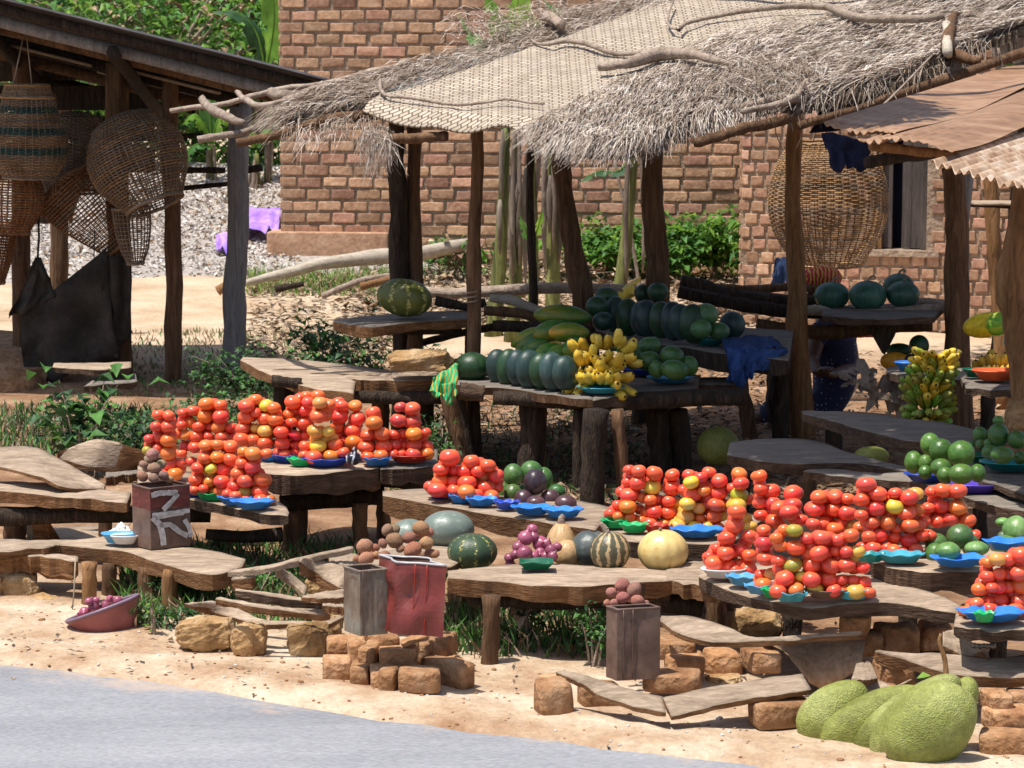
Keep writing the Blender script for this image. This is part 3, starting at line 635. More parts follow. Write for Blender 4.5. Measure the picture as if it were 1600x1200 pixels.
def bleaf(parent, pts, wpx, mm, name='leaf'):
    P = smoothpts([at(*p) for p in pts], 16); s = pxm(P[8].y); V = []; F = []
    prev = None; tear = random.randrange(9)
    for i, p in enumerate(P):
        t = (P[min(i+1, 15)]-P[max(0, i-1)]).normalized(); x = t.cross(Vector((0, -.35, 1))).normalized(); nn = x.cross(t)
        if nn.z < 0: nn = -nn
        w_ = wpx/s*math.sin(math.pi*min(1, .06+i/15.5))**.55
        for q in (-1, -.5, 0, .5, 1): V.append(p+x*q*w_+nn*(-.35*abs(q)*w_*(.6+.8*abs(nz((i, q, tear), .9)))) )
    for i in range(15):
        for q in range(4):
            if (i+tear) % 5 == 4 and q in (0, 3): continue
            a = i*5+q; F.append((a, a+1, a+6, a+5))
    o = mk(name, V, F, M[mm], parent); V, F = tube(P, [.012*(1-i/17) for i in range(16)], 5); 
    if name == 'leaf': mk('midrib', V, F, M['leafy'], parent)
    return o
Yb = 20.5
bstem('banana_plant', 'yellow green banana stem leaning left of the dry brown cluster', (770, 425), (790, 200), 20.6, 13, [([(790, 190, 20.6), (800, 110, 20.6), (805, 40, 20.4), (815, -40, 20.2)], 32, 'leafy')])
bstem('banana_plant', 'dry sheathed banana stem hung with dead leaves in the middle of the clump', (800, 438), (806, 180), 20.2, 12, [([(806, 190, 20.2), (775, 90, 20.4), (742, 60, 20.6), (715, 20, 20.6)], 16, 'leaf'), ([(806, 180, 20.2), (790, 60, 20), (760, -10, 20)], 26, 'leafy')], sheath=7)
bstem('banana_plant', 'slim dark banana stem in front of the brick wall', (832, 430), (828, 190), 20.8, 9, [([(828, 200, 20.8), (850, 120, 20.8), (835, 40, 21), (790, 5, 21.2)], 24, 'leafy')], sheath=5)
bstem('banana_plant', 'blackened banana stem beside the leaning brown post', (862, 438), (858, 180), 20.0, 13, [([(858, 190, 20), (880, 60, 20.2), (870, 20, 20.3), (850, 0, 20.3)], 20, 'leaf')], sheath=6)
bstem('banana_plant', 'bright green banana stem leaning right toward the thick middle post', (955, 442), (992, 215), 19.6, 13, [([(985, 250, 19.6), (965, 268, 19.6), (935, 268, 19.7), (905, 285, 19.7)], 14, 'leafd')], sheath=3)
bstem('banana_plant', 'thin pale young banana shoot curving behind the thick middle post', (1010, 420), (960, 250), 20.8, 4, mats='stick', sheath=0)
e = empty('banana_sucker', on(835, 425, 0), 'small fresh banana sucker with two upright leaves before the wall', 'plant'); e.location.z = 0
V, F = tube([at(835, 425, 20), at(833, 390, 20), at(830, 350, 20)], [.025, .018, .012], 6); mk('stem', V, F, M['leafy'], e)
bleaf(e, [(832, 395, 20), (826, 375, 20), (820, 355, 19.9), (812, 335, 19.8)], 9, 'leaf'); bleaf(e, [(832, 395, 20), (836, 370, 20), (842, 350, 19.9), (848, 328, 19.8)], 8, 'leafy')
# leafy crop by the wall
for (px, py, rx, h, n_, lb) in [(1130, 425, .62, .60, 900, 'tallest bright green leafy crop bush against the brick wall'), (1052, 428, .45, .48, 600, 'leafy crop bush right of the thick middle post'), (935, 420, .5, .50, 650, 'leafy crop bush behind the leaning green banana stem'), (1200, 436, .4, .48, 520, 'leafy crop bush beside the large hanging basket'), (985, 425, .35, .4, 400, 'leafy crop bush glimpsed left of the thick middle post'), (690, 410, .5, .26, 300, 'low leafy weeds under the wall left of the bananas')]:
    bush('leafy_bush', lb, 'bush', on(px, py+14), (rx, .4, h), n_, .125, [M['leaf'], M['leafy'], M['leaf'], M['leafy']], stems=16, group='crop bushes along the brick wall')
bush('dry_bush', 'withered orange brown weeds standing right of the twin posts', 'bush', on(700, 440), (.35, .3, .42), 260, .09, [M['dry'], M['dry'], M['leaf']], stems=12)
bush('dry_bush', 'withered brown stalks tangled round the foot of the banana stems', 'bush', on(850, 446), (.8, .3, .2), 300, .10, [M['dry'], M['dryd'], M['dry']], stems=14)
# shrubs left middle
for (px, py, rx, h, n_, ls, ms, lb) in [
    (135, 745, .34, .52, 130, .115, ['leafd', 'leafd', 'leaf'], 'broad leaved shrub at the left in front of the hut floor'),
    (215, 728, .42, .30, 520, .055, ['leafd', 'leaf', 'leafd'], 'fine leaved dark shrub behind the slab ends at left'),
    (300, 690, .55, .30, 700, .05, ['leafd', 'leaf', 'leafd'], 'fine leaved shrub directly behind the left tomatoes'),
    (395, 640, .42, .36, 620, .055, ['leafd', 'leafd', 'leaf'], 'dark green nightshade shrub at the foot of the grey post'),
    (470, 620, .38, .30, 260, .06, ['leafd', 'leaf', 'leafd'], 'shrub under the pale left slab of the back bench'),
    (520, 612, .42, .50, 330, .075, ['leafd', 'leafd', 'leaf'], 'tall nightshade shrub reaching up before the pumpkin table'),
    (600, 615, .35, .30, 260, .06, ['leafd', 'leaf', 'leafd'], 'shrub below the pumpkin table with small pink flowers'),
    (690, 745, .25, .34, 300, .04, ['leafd', 'leafd', 'leaf'], 'wiry dark bush behind the middle tomatoes under the table end'),
    (265, 985, .16, .10, 160, .03, ['leafd', 'leaf', 'leafd'], 'weeds round the right leg of the left front bench'),
    (400, 925, .22, .10, 200, .028, ['leaf', 'leafy', 'leaf'], 'bright small weeds among the heaped planks'),
    (330, 935, .3, .13, 300, .03, ['leafd', 'leaf', 'leafd'], 'dark weeds behind the heaped planks'),
    (820, 1010, .10, .26, 60, .075, ['leaf', 'leafd', 'dry'], 'drooping leafy plant under the pumpkin bench'),
    (925, 1040, .12, .22, 170, .03, ['leafd', 'leafd', 'leaf'], 'dark small leaved weed left of the brown tin'),
    (240, 992, .03, .17, 40, .022, ['leafy', 'leaf', 'leafy'], 'single upright bright green seedling right of the onion basin')]:
    bush('shrub' if h > .2 else 'weed', lb, 'shrub' if h > .2 else 'weed', on(px, py), (rx, rx*.7, h), n_, ls, [M[q] for q in ms], stems=max(4, int(h*26)), aspect=.6)
g = G()
for i in range(14):
    p = on(random.uniform(560, 640), random.uniform(600, 610), 0); p.z = random.uniform(.22, .32); g.add(xf(pv, p, (0, 0, 0), (.012, .012, .012)), pf)
# ---- far trees beyond the hut and house
def tree(label, base, h, crown, n, ls, mats, group='trees beyond the hut'):
    base = Vector(base); base.z = 0; e = empty('tree', base, label, 'tree', group); g = G(); s = G(); cl = []
    top = base+Vector((0, 0, h)); V, F = tube(smoothpts([base, base+Vector((.1, 0, h*.5)), top], 8), [.14, .13, .12, .11, .1, .08, .06, .03], 8, .2); mk('trunk', V, F, M['bark'], e)
    for k in range(46):
        d = rdir(-.5, .9); c = top+Vector((d.x*crown[0], d.y*crown[1], d.z*crown[2]))*random.uniform(.45, 1); cl.append(c)
        V, F = tube(smoothpts([base+Vector((0, 0, h*random.uniform(.5, .95))), top.lerp(c, .5)+Vector((0, 0, -.1)), c], 5), [.035, .03, .022, .015, .008], 4, cap=False); s.add(V, F)
    for i in range(n):
        c = random.choice(cl); p = c+Vector((random.gauss(0, .35), random.gauss(0, .35), random.gauss(0, .28))); d = rdir(-.6, .4); l = ls*random.uniform(.6, 1.3)
        V, F = leafquad(p, d, d.cross(Vector((0, 0, 1)))+Vector((0, 0, random.uniform(-.5, .5))), l, l*.5); g.add(V, F, random.randrange(len(mats)))
    s.build('branch', M['stick'], e, kind='stuff'); g.build('foliage', mats, e, smooth=False, kind='stuff'); return e
tree('airy pale green bush tree rising behind the hut roof', at(250, 60, 31), 1.9, (2.0, 1.6, 1.4), 4200, .15, [M['leafy'], M['leaf'], M['leafy'], M['leaf'], M['dry']])
tree('leafy green tree filling the gap left of the house corner', at(395, 60, 34), 2.3, (1.7, 1.5, 1.8), 3600, .2, [M['leaf'], M['leafy'], M['leafy']])
tree('dark green tree far behind the left end of the hut', at(60, 60, 36), 2.1, (2.6, 1.6, 2.0), 4200, .2, [M['leafd'], M['leaf'], M['leafd']])
tree('wide dark tree closing the view behind the hut posts', at(300, 200, 38), 1.4, (3.4, 1.5, 1.6), 5200, .24, [M['leaf'], M['leafy'], M['leafd']])
tree('green tree behind the roof of the brick house', at(790, 0, 33), 3.1, (2.4, 1.6, 1.1), 3200, .2, [M['leafd'], M['leaf'], M['leafy']])
tree('dark leafy tree hanging over the right end of the stalls', at(1590, 60, 18.6), 2.9, (.9, .6, .9), 1500, .14, [M['leafd'], M['leaf'], M['leafd']])
for (px, Y, tp, lb, lv) in [(415, 28.6, 60, 'banana plant with a broad arched leaf beside the house corner', [([(415, 110, 28.5), (400, 50, 28.5), (370, 20, 28.5), (330, 18, 28.5)], 20, 'leafd'), ([(415, 110, 28.5), (425, 60, 28.5), (428, 10, 28.5), (420, -40, 28.5)], 22, 'leafy'), ([(415, 110, 28.5), (395, 90, 28.5), (370, 95, 28.5), (350, 130, 28.5)], 18, 'leaf'), ([(415, 110, 28.5), (430, 120, 28.5), (425, 160, 28.5), (420, 190, 28.5)], 18, 'leaf')]),
        (330, 28.7, 180, 'young banana plant seen between the two hut posts', [([(330, 220, 28.5), (318, 190, 28.5), (300, 180, 28.5), (285, 195, 28.5)], 16, 'leafy'), ([(330, 220, 28.5), (340, 190, 28.5), (350, 180, 28.5), (360, 200, 28.5)], 16, 'leafy'), ([(330, 230, 28.5), (310, 225, 28.5), (295, 235, 28.5), (288, 260, 28.5)], 14, 'leaf'), ([(330, 225, 28.5), (328, 180, 28.5), (320, 150, 28.5), (300, 140, 28.5)], 16, 'leaf')]),
        (400, 28.4, 200, 'young banana plant right of the grey post', [([(400, 230, 28.5), (390, 200, 28.5), (380, 195, 28.5), (370, 215, 28.5)], 14, 'leafy'), ([(400, 230, 28.5), (412, 205, 28.5), (425, 205, 28.5), (432, 225, 28.5)], 14, 'leaf'), ([(400, 235, 28.5), (402, 260, 28.5), (395, 275, 28.5), (385, 285, 28.5)], 12, 'leafd')])]:
    bstem('banana_plant', lb, (px, 330), (px, tp+40), Y, 7, lv, group='banana plants beyond the hut')
tree('small rounded green bush tree low behind the chip heap', at(340, 260, 32), .5, (1.6, .8, .7), 2200, .15, [M['leaf'], M['leafy'], M['leafd']])

# ---- added tree out of view, its limbs placed to shade the dark tables
def added_shade_tree():
    b0 = Vector((5.4, 15.2, 0)); e = empty('tree', b0, 'added tree out of view right of the stalls, limbs placed to shade the dark tables', 'tree')
    V, F = tube(smoothpts([b0, b0+Vector((.1, 0, 1.6)), b0+Vector((-.1, -.1, 3.2)), b0+Vector((-.3, -.2, 5.2))], 12), [.24, .2, .18, .17, .17, .16, .15, .14, .13, .11, .09, .06], 10, .25); mk('trunk', V, F, M['bark'], e); g = G()
    for c, r, n_ in ((Vector((.36, 11.9, 4.5)), (.75, .95, .35), 2500), (Vector((4.6, 14.6, 5.4)), (1.6, 1.4, .9), 2600)):
        s0 = b0+Vector((-.15, -.1, 3.3)); P = smoothpts([s0, s0.lerp(c, .5)+Vector((0, 0, .35)), c], 12); V, F = tube(P, [.09-.006*i for i in range(12)], 8, .25); mk('limb', V, F, M['bark'], e)
        for i in range(n_):
            a = random.random()*6.283; q = random.random()**.55; p = c+Vector((math.cos(a)*q*r[0], math.sin(a)*q*r[1], random.gauss(0, .5)*r[2])); d = rdir(-.4, .3); l = random.uniform(.09, .18)
            V, F = leafquad(p, d, d.cross(Vector((0, 0, 1)))+Vector((0, 0, random.uniform(-.3, .3))), l, l*.55); g.add(V, F, random.randrange(3))
    g.build('foliage', [M['leafd'], M['leaf'], M['leafd']], e, smooth=False, kind='stuff')
added_shade_tree()
# ================================================ STRUCTURES
def roofP(px, py, up=0.0):
    d = ray(px, py)/ray(px, py).y; a, c = .12, .22
    # z = 1.904 + .12 x + .22 (Y-14.2)
    Y = (CAMZ-(1.904-c*14.2))/(a*d.x+c-d.z); p = Vector((d.x*Y, Y, CAMZ+d.z*Y))
    p.z += up+.035*nz((p.x, p.y, 0), 1.6, 4); return p
def pip(x, y, P):
    c = False; j = len(P)-1
    for i in range(len(P)):
        if (P[i][1] > y) != (P[j][1] > y) and x < (P[j][0]-P[i][0])*(y-P[i][1])/(P[j][1]-P[i][1])+P[i][0]: c = not c
        j = i
    return c
shed = empty('thatched_stall', roofP(1000, 150)*1.0, 'open thatched market shelter roofed with straw and a woven mat on crooked posts', 'market shelter'); shed.location.z = 0
def roofbase(name, P, up=-.03, th=.05, step=10, m_='strawbase'):
    xs = [p[0] for p in P]; ys = [p[1] for p in P]; g = G(); st = (step, step*.4)
    nx = int((max(xs)-min(xs))/st[0])+2; ny = int((max(ys)-min(ys))/st[1])+2
    for i in range(nx):
        for j in range(ny):
            x = min(xs)+i*st[0]; y = min(ys)+j*st[1]
            if pip(x+st[0]/2, y+st[1]/2, P):
                q = [roofP(x+a*st[0], y+b2*st[1], up) for a, b2 in ((0, 1), (1, 1), (1, 0), (0, 0))]; lo = [v-Vector((0, 0, th)) for v in q]
                g.add(q+lo, [(0, 1, 2, 3), (7, 6, 5, 4), (0, 4, 5, 1), (1, 5, 6, 2), (2, 6, 7, 3), (3, 7, 4, 0)])
    return g.build(name, M[m_], shed, smooth=False)
def straws(name, P, n, dirf, length, up=(0, .05), mats=('straw', 'straw', 'strawb'), wid=(.0025, .0055), spread=.35, lift=.03, hang=0.0, mesh=None):
    xs = [p[0] for p in P]; ys = [p[1] for p in P]; g = G(); k = 0
    while k < n:
        x = random.uniform(min(xs), max(xs)); y = random.uniform(min(ys), max(ys))
        if not pip(x, y, P): continue
        k += 1; u = random.uniform(*up); p = roofP(x, y, u); dx, dy = dirf(x, y); a = math.atan2(dy, dx); 
        q = roofP(x+dx*10, y+dy*10, u); d = (q-p).normalized(); sd = d.cross(Vector((0, 0, 1))).normalized()
        d = (d+sd*random.gauss(0, spread)+Vector((0, 0, random.gauss(0, .05)+lift))).normalized(); l = random.uniform(*length)
        w_ = random.uniform(*wid); s = (sd*math.cos(random.uniform(-.8, .8))+Vector((0, 0, random.uniform(-.6, .6)))).normalized()*w_
        mid = p+d*l*.5+Vector((0, 0, random.uniform(-.01, .03))); t = p+d*l+Vector((0, 0, -hang*l*random.uniform(.3, 1)-l*.08))+sd*random.gauss(0, .03)
        g.add([p-s*.5, p+s*.5, mid+s*.5, mid-s*.5, t+s*.15, t-s*.15], [(0, 1, 2, 3), (3, 2, 4, 5)], random.randrange(len(mats)))
    return g.build(name, [M[q] for q in mats], shed, kind='stuff', smooth=False)
T1 = [(455, 192), (440, 176), (560, 128), (640, 105), (760, 70), (860, 35), (940, 8), (1050, -8), (1080, 4), (960, 38), (860, 72), (790, 100), (690, 130), (600, 152), (585, 166), (530, 176)]
T2 = [(835, 200), (860, 186), (910, 156), (970, 135), (1030, 108), (1120, 78), (1200, 70), (1300, 115), (1245, 140), (1160, 160), (1090, 180), (1040, 205), (980, 220), (920, 222), (870, 214)]
T3 = [(1000, 108), (1100, 70), (1180, 52), (1260, 32), (1380, 8), (1480, -6), (1640, -12), (1640, 22), (1560, 50), (1480, 84), (1400, 118), (1300, 140), (1240, 152), (1130, 120)]
roofbase('thatch_layer', T1); roofbase('thatch_layer', T2); roofbase('thatch_layer', T3)
roofbase('thatch_layer', [(1380, 8), (1400, -15), (1660, -30), (1640, 0), (1480, 0)])
# woven mat
def matgrid():
    left = [(566, 176), (600, 154), (690, 130), (790, 100), (862, 74), (945, 42), (1050, 4), (1100, -8)]
    right = [(870, 214), (905, 185), (985, 150), (1060, 120), (1150, 95), (1230, 70), (1340, 30), (1500, -12)]
    nx, ny = 60, 56; V = []; UV = []
    for j in range(ny+1):
        t = j/ny*(len(left)-1); k = min(int(t), len(left)-2); f = t-k
        l = [left[k][i]+(left[k+1][i]-left[k][i])*f for i in (0, 1)]; r = [right[k][i]+(right[k+1][i]-right[k][i])*f for i in (0, 1)]
        for i in range(nx+1):
            u = i/nx; x = l[0]+(r[0]-l[0])*u; y = l[1]+(r[1]-l[1])*u; p = roofP(x, y, .035)
            p.z += .012*nz((p.x, p.y, 3), 4)+(.03*math.sin(u*9+1)-.05-.05*nz((u*3, 0, 0), 1.3) if j < 3 else 0)*(1-j/3 if j < 3 else 0)
            V.append(p); UV.append((p.x, p.y*1.02))
    V2 = V+[p-Vector((0, 0, .012)) for p in V]; n1 = len(V); F = []
    for j in range(ny):
        for i in range(nx):
            a = j*(nx+1)+i; F += [(a, a+1, a+nx+2, a+nx+1), (n1+a, n1+a+nx+1, n1+a+nx+2, n1+a+1)]
    for i in range(nx): F.append((i, n1+i, n1+i+1, i+1))
    for j in range(ny): a = j*(nx+1); F += [(a, a+nx+1, n1+a+nx+1, n1+a)]
    o = mk('woven_mat', V2, F, M['weave'], shed); uv = o.data.uv_layers.new(name='UVMap'); UU = UV+UV
    for lp in o.data.loops: uv.data[lp.index].uv = UU[lp.vertex_index]
    return o
matgrid()
# grey plastic sheet peeping out left of the mat
mk('plastic_sheet', sum([[roofP(x, y, .02), roofP(x+25, y+16, .015)] for x, y in ((598, 150), (660, 118), (730, 98), (790, 78), (815, 72))], []), [(0, 1, 3, 2), (2, 3, 5, 4), (4, 5, 7, 6), (6, 7, 9, 8)], plain('grey_plastic_sheet', (.35, .42, .42), .35), shed)
straws('straw', T1, 6500, lambda x, y: (-1, .30), (.10, .30), (-.02, .05), ('straw', 'strawb', 'strawb'), spread=.28, lift=.0, hang=.08)
straws('straw', [(430, 190), (600, 152), (600, 180), (560, 200), (470, 215)], 240, lambda x, y: (-.8, .5), (.08, .20), (-.05, .03), ('straw', 'strawb', 'strawb'), spread=.5, lift=-.08, hang=.45)
straws('straw', [(560, 178), (610, 178), (610, 205), (575, 205)], 220, lambda x, y: (0, 1), (.06, .16), (-.10, -.02), ('strawb', 'strawb', 'straw'), spread=.5, lift=-.3, hang=1.0)
straws('straw', [(700, 55), (850, 30), (900, 20), (870, 60), (720, 85)], 900, lambda x, y: (random.choice([-1, 1]), random.uniform(-.6, .6)), (.06, .2), (.02, .13), ('straw', 'strawb', 'strawb'), spread=1.5, lift=.1)
straws('straw', T2, 13000, lambda x, y: (-1, .62), (.10, .28), (-.01, .035), ('straw', 'straw', 'strawb'), spread=.20, lift=.0, hang=.1)
straws('straw', [(835, 202), (870, 214), (920, 222), (980, 220), (1040, 205), (1090, 182), (1230, 148), (1100, 162), (1000, 195), (900, 205)], 3000, lambda x, y: (-1, .8), (.08, .20), (-.05, .03), ('straw', 'straw', 'strawb'), spread=.3, lift=-.03, hang=.3)
straws('straw', T3, 17000, lambda x, y: (-1, .25), (.14, .36), (-.01, .035), ('straw', 'straw', 'straw', 'strawb'), spread=.15, lift=-.02, hang=.03)
straws('straw', [(1240, 152), (1300, 140), (1400, 118), (1480, 84), (1560, 52), (1500, 60), (1380, 100), (1260, 138)], 900, lambda x, y: (-1, .6), (.08, .2), (-.06, .02), ('straw', 'strawb', 'strawb'), spread=.4, lift=-.05, hang=.4)
straws('straw', [(1150, 110), (1300, 120), (1250, 160), (1130, 165)], 700, lambda x, y: (-.8, random.uniform(-1, 1)), (.08, .25), (.03, .10), ('straw', 'strawb', 'strawb'), spread=.8, lift=.1, hang=.1)
straws('straw', [(1380, 8), (1400, -15), (1640, -30), (1640, 10), (1480, 0)], 1500, lambda x, y: (-1, .25), (.18, .44), (0, .06), spread=.3)
def rstick(pts, r, m_='stick', up=.07, name='roof_branch', k=18):
    P = smoothpts([roofP(*p, up) for p in pts], k); s = pxm(P[0].y); rr = [np.interp(i/(k-1), np.linspace(0, 1, len(r)), r)/s for i in range(k)]; sd = random.randrange(99)
    P = [p+Vector((nz(p, 5, sd), nz(p, 5, sd+1), nz(p, 5, sd+2)))*.02 for p in P]
    V, F = tube(P, [float(q) for q in rr], 8, .3, seed=sd); mk(name, V, F, M[m_], shed)
rstick([(596, 145), (598, 165), (640, 168), (700, 176), (720, 180), (790, 176), (850, 186)], [3, 2.5, 2])
rstick([(832, 80), (860, 92), (890, 86), (960, 95), (1010, 101)], [2, 3, 4, 3.5])
rstick([(1052, 28), (1044, 55), (1060, 70), (1085, 54), (1190, 40), (1250, 30), (1300, 38), (1340, 54), (1400, 58), (1475, 52)], [1.5, 2, 3, 4, 5, 6.5, 6, 6], up=.08)
rstick([(1040, -2), (1100, 8), (1200, 12), (1300, 10), (1420, 4), (1520, -4)], [4, 6, 7, 7, 6], up=.1)
rstick([(935, 135), (965, 132), (1000, 122), (1030, 108), (1065, 106), (1110, 118), (1150, 128)], [7, 6, 10, 12, 9, 6, 3], up=.09)
rstick([(846, 42), (860, 52), (876, 66)], [5, 9, 7], up=.1, name='stump')
rstick([(266, 171), (340, 162), (420, 148), (520, 128), (640, 100)], [4, 4.5, 5, 6], name='pole', up=.0)
rstick([(366, 216), (440, 204), (520, 184), (600, 168), (640, 162)], [7, 7, 8, 8], 'post', name='pole', up=-.02)
rstick([(308, 211), (360, 203), (420, 190), (500, 176)], [6, 5, 4.5], name='pole', up=-.01)
rstick([(318, 172), (335, 188), (360, 202), (380, 208)], [6, 8, 7, 4], name='pole', up=.06)
rstick([(368, 163), (385, 175), (410, 184), (455, 178)], [4, 5, 5, 3], name='pole', up=.06)
rstick([(420, 158), (450, 163), (520, 150)], [8, 9, 7], name='pole', up=.03)
rstick([(1086, 196), (1150, 180), (1235, 158)], [8, 9, 8], 'post', name='beam', up=-.07)
rstick([(1100, 178), (1150, 168), (1215, 158), (1250, 156)], [5, 6, 9, 5], 'stick', name='beam', up=.02)
rstick([(700, 186), (640, 190), (605, 196)], [8, 8, 9], 'post', name='beam', up=-.08)
rstick([(1250, 160), (1340, 136), (1440, 106), (1560, 66), (1640, 40)], [7, 7, 8, 8], 'post', name='beam', up=-.10)
rstick([(1160, 185), (1240, 160), (1255, 140), (1300, 120)], [5, 6, 8, 4], 'stick', name='beam', up=.03)
rstick([(1478, 92), (1484, 66), (1490, 44), (1500, 36)], [11, 9, 6, 2.5], 'post', name='forked_post_top', up=.06)
rstick([(1484, 84), (1515, 92), (1530, 96)], [11, 8, 4], 'post', name='forked_post_top', up=.0)
rstick([(1480, 62), (1482, 100)], [7, 8], 'paleLog', name='binding', up=.06, k=6)
for i in range(16):   # bast strings hanging off the eave
    x = random.choice([1240, 1420, 1540, 700, 1470, 1400])+random.uniform(-25, 25); y = 150-(x-1240)*.26 if x > 1200 else 190
    p = roofP(x, y, -.03); q = p+Vector((random.gauss(0, .05), 0, -random.uniform(.08, .22))); V, F = tube(smoothpts([p, p.lerp(q, .5)+Vector((random.gauss(0, .03), 0, 0)), q], 6), .003, 4); mk('hanging_string', V, F, M['stick'], shed)
V, F = tube(smoothpts([roofP(1474, 70, 0), at(1400, 145, 13.5), at(1342, 198, 13.0)], 8), .006, 5); mk('guy_string', V, F, M['stick'], shed)
def post(pts, rpx, Y, m_='post', parent=None, name='post', label=None, n=12, k=18, jit=.28, ground=True, cat='post', group=None):
    P = [at(x, y, Y) for x, y in pts]
    if ground: P[-1].z = -.05
    P = smoothpts(P, k) if len(P) > 2 else resample(P, k); s = pxm(Y); sd = random.randrange(99)
    r = rpx if isinstance(rpx, (list, tuple)) else [rpx*.92, rpx]
    rad = [float(np.interp(i/(k-1), np.linspace(0, 1, len(r)), r))/s for i in range(k)]
    P = [p+Vector((nz(p, 1.8, sd), nz(p, 1.8, sd+1), 0))*rad[i]*.4 for i, p in enumerate(P)]
    V, F = tube(P, rad, n, jit, seed=sd); o = mk(name, V, F, M[m_], parent)
    if label: tagit(o, label, cat, group)
    return o
post([(618, 172), (616, 260), (624, 380), (630, 720)], [13, 13, 15, 16], 15.3, 'bark', shed)
post([(645, 165), (647, 300), (650, 715)], [11, 11, 13], 15.35, 'post', shed)
post([(743, 180), (743, 300), (740, 450), (738, 735)], [10, 10, 11, 12], 14.65, 'post', shed)
post([(878, 215), (884, 300), (896, 400), (912, 480), (925, 700)], [14, 15, 17, 18, 18], 15.5, 'post', shed)
post([(1018, 205), (1020, 330), (1026, 450), (1035, 700)], [16, 17, 19, 20], 15.45, 'post', shed)
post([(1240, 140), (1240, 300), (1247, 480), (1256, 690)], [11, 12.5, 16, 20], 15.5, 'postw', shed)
post([(828, 205), (828, 300), (832, 440), (834, 700)], [5, 6, 7, 7], 15.8, 'bark', shed)
post([(1502, 92), (1502, 200), (1500, 460), (1500, 690)], [22, 20, 14, 14], 15.9, 'postg', shed)
V, F = tube([at(734, 476, 14.64)+Vector((math.cos(a)*.04, math.sin(a)*.045, .004*a)) for a in np.linspace(0, 18.8, 50)], .004, 4, cap=False); mk('wire_binding', V, F, M['string'], shed)

# ---- right metal roofed stall
lean = empty('metal_roofed_stall', (3.2, 13.5, 0), 'low lean-to stall at the right with rusty brown and pale corrugated roof sheets', 'market shelter')
def roofM(px, py, up=0):
    d = ray(px, py)/ray(px, py).y; Y = (CAMZ-(1.906-.057*11))/(.057-d.z); p = Vector((d.x*Y, Y, CAMZ+d.z*Y)); p.z += up; return p
def sheet(A, B, A2_, B2_, m_, up, pitch, amp, name='roof_sheet', nx=70, ny=16, ragged=.012, bend=.02):
    V = []; 
    for s in (0, 1):
        for j in range(ny+1):
            v = j/ny
            for i in range(nx+1):
                u = i/nx; x = A[0]+(B[0]-A[0])*u; y = A[1]+(B[1]-A[1])*u; x2 = A2_[0]+(B2_[0]-A2_[0])*u; y2 = A2_[1]+(B2_[1]-A2_[1])*u
                w_ = u*(roofM(*A)-roofM(*B)).length
                rg = ragged*nz((u*8, 1, up*99), 3)*(1-v)**6*60; p = roofM(x+(x2-x)*v+rg, y+(y2-y)*v, up)
                p.z += amp*math.sin(2*math.pi*w_/pitch)+bend*nz((w_*2, v*2, up*50), 1)-(.04*abs(nz((u*5, 0, up*77), 2))*(1-v)**5)-s*.003
                V.append(p)
    n1 = (nx+1)*(ny+1); F = []
    for j in range(ny):
        for i in range(nx):
            a = j*(nx+1)+i; F += [(a, a+1, a+nx+2, a+nx+1), (n1+a, n1+a+nx+1, n1+a+nx+2, n1+a+1)]
    for i in range(nx): F.append((i, n1+i, n1+i+1, i+1))
    for j in range(ny): a = j*(nx+1); F += [(a, a+nx+1, n1+a+nx+1, n1+a)]
    return mk(name, V, F, m_, lean)
sheet((1287, 198), (1400, 214), (1720, 62), (1720, 112), M['roofb'], .02, .16, .0015, bend=.06, ragged=.003)
sheet((1352, 218), (1490, 236), (1720, 108), (1720, 155), M['roofb'], .0, .16, .0012, bend=.05, ragged=.003)
sheet((1455, 238), (1640, 285), (1740, 150), (1900, 230), M['roofw'], -.035, .076, .011, bend=.012, nx=130, ny=150, ragged=.004)['label'] = 'pale corrugated sheet with wavy front edge'
def lstick(pts, r, m_='postw', name='beam', k=12, par=None):
    P = smoothpts([at(*p) for p in pts], k) if len(pts) > 2 else resample([at(*p) for p in pts], k); s = pxm(P[0].y); sd = random.randrange(99)
    rr = [float(np.interp(i/(k-1), np.linspace(0, 1, len(r)), r))/s for i in range(k)]; V, F = tube(P, rr, 9, .3, seed=sd); return mk(name, V, F, M[m_], par or lean)
lstick([(1360, 226, 11.6), (1430, 236, 11.7), (1500, 243, 11.9)], [8, 8, 7], 'postw'); lstick([(1355, 254, 12.2), (1400, 246, 12.3), (1470, 240, 12.6)], [10, 10, 8], 'bark')
lstick([(1330, 205, 12.6), (1500, 190, 15), (1700, 160, 16)], [7, 7], 'post')
post([(1488, 240), (1490, 330), (1494, 460), (1503, 690)], [15, 17, 20, 24], 15.45, 'post', lean)
post([(1602, 255), (1594, 370), (1578, 440), (1586, 500), (1602, 580), (1612, 700), (1616, 900)], [16, 19, 24, 22, 22, 22, 24], 12.6, 'postw', lean)
post([(1545, 245), (1552, 350), (1562, 470), (1566, 640)], [11, 12, 12, 13], 16.8, 'postw', lean)
lstick([(1515, 318, 16.5), (1590, 322, 16.5)], [5, 5], 'bark', 'rail'); 
g = G(); V, F = rbox(.30, .25, .02, .2); g.add(xf(V, at(1555, 320, 16.4)), F); g.build('shelf_board', M['plank'], lean)
sheetcloth('cloth', 'dark navy cloth hung behind the basket below the thatch edge', [at(1300, 118, 14.9), at(1392, 100, 14.9), at(1385, 196, 14.9), at(1268, 205, 14.9)], M['navy'], amp=.03, seed=9)
sheetcloth('cloth', 'navy cloth scrap dangling below the front lip of the rusty roof', [at(1284, 206, 12.9), at(1362, 222, 12.9), at(1352, 262, 12.8), at(1300, 266, 12.8)], M['navy'], amp=.03, seed=12)

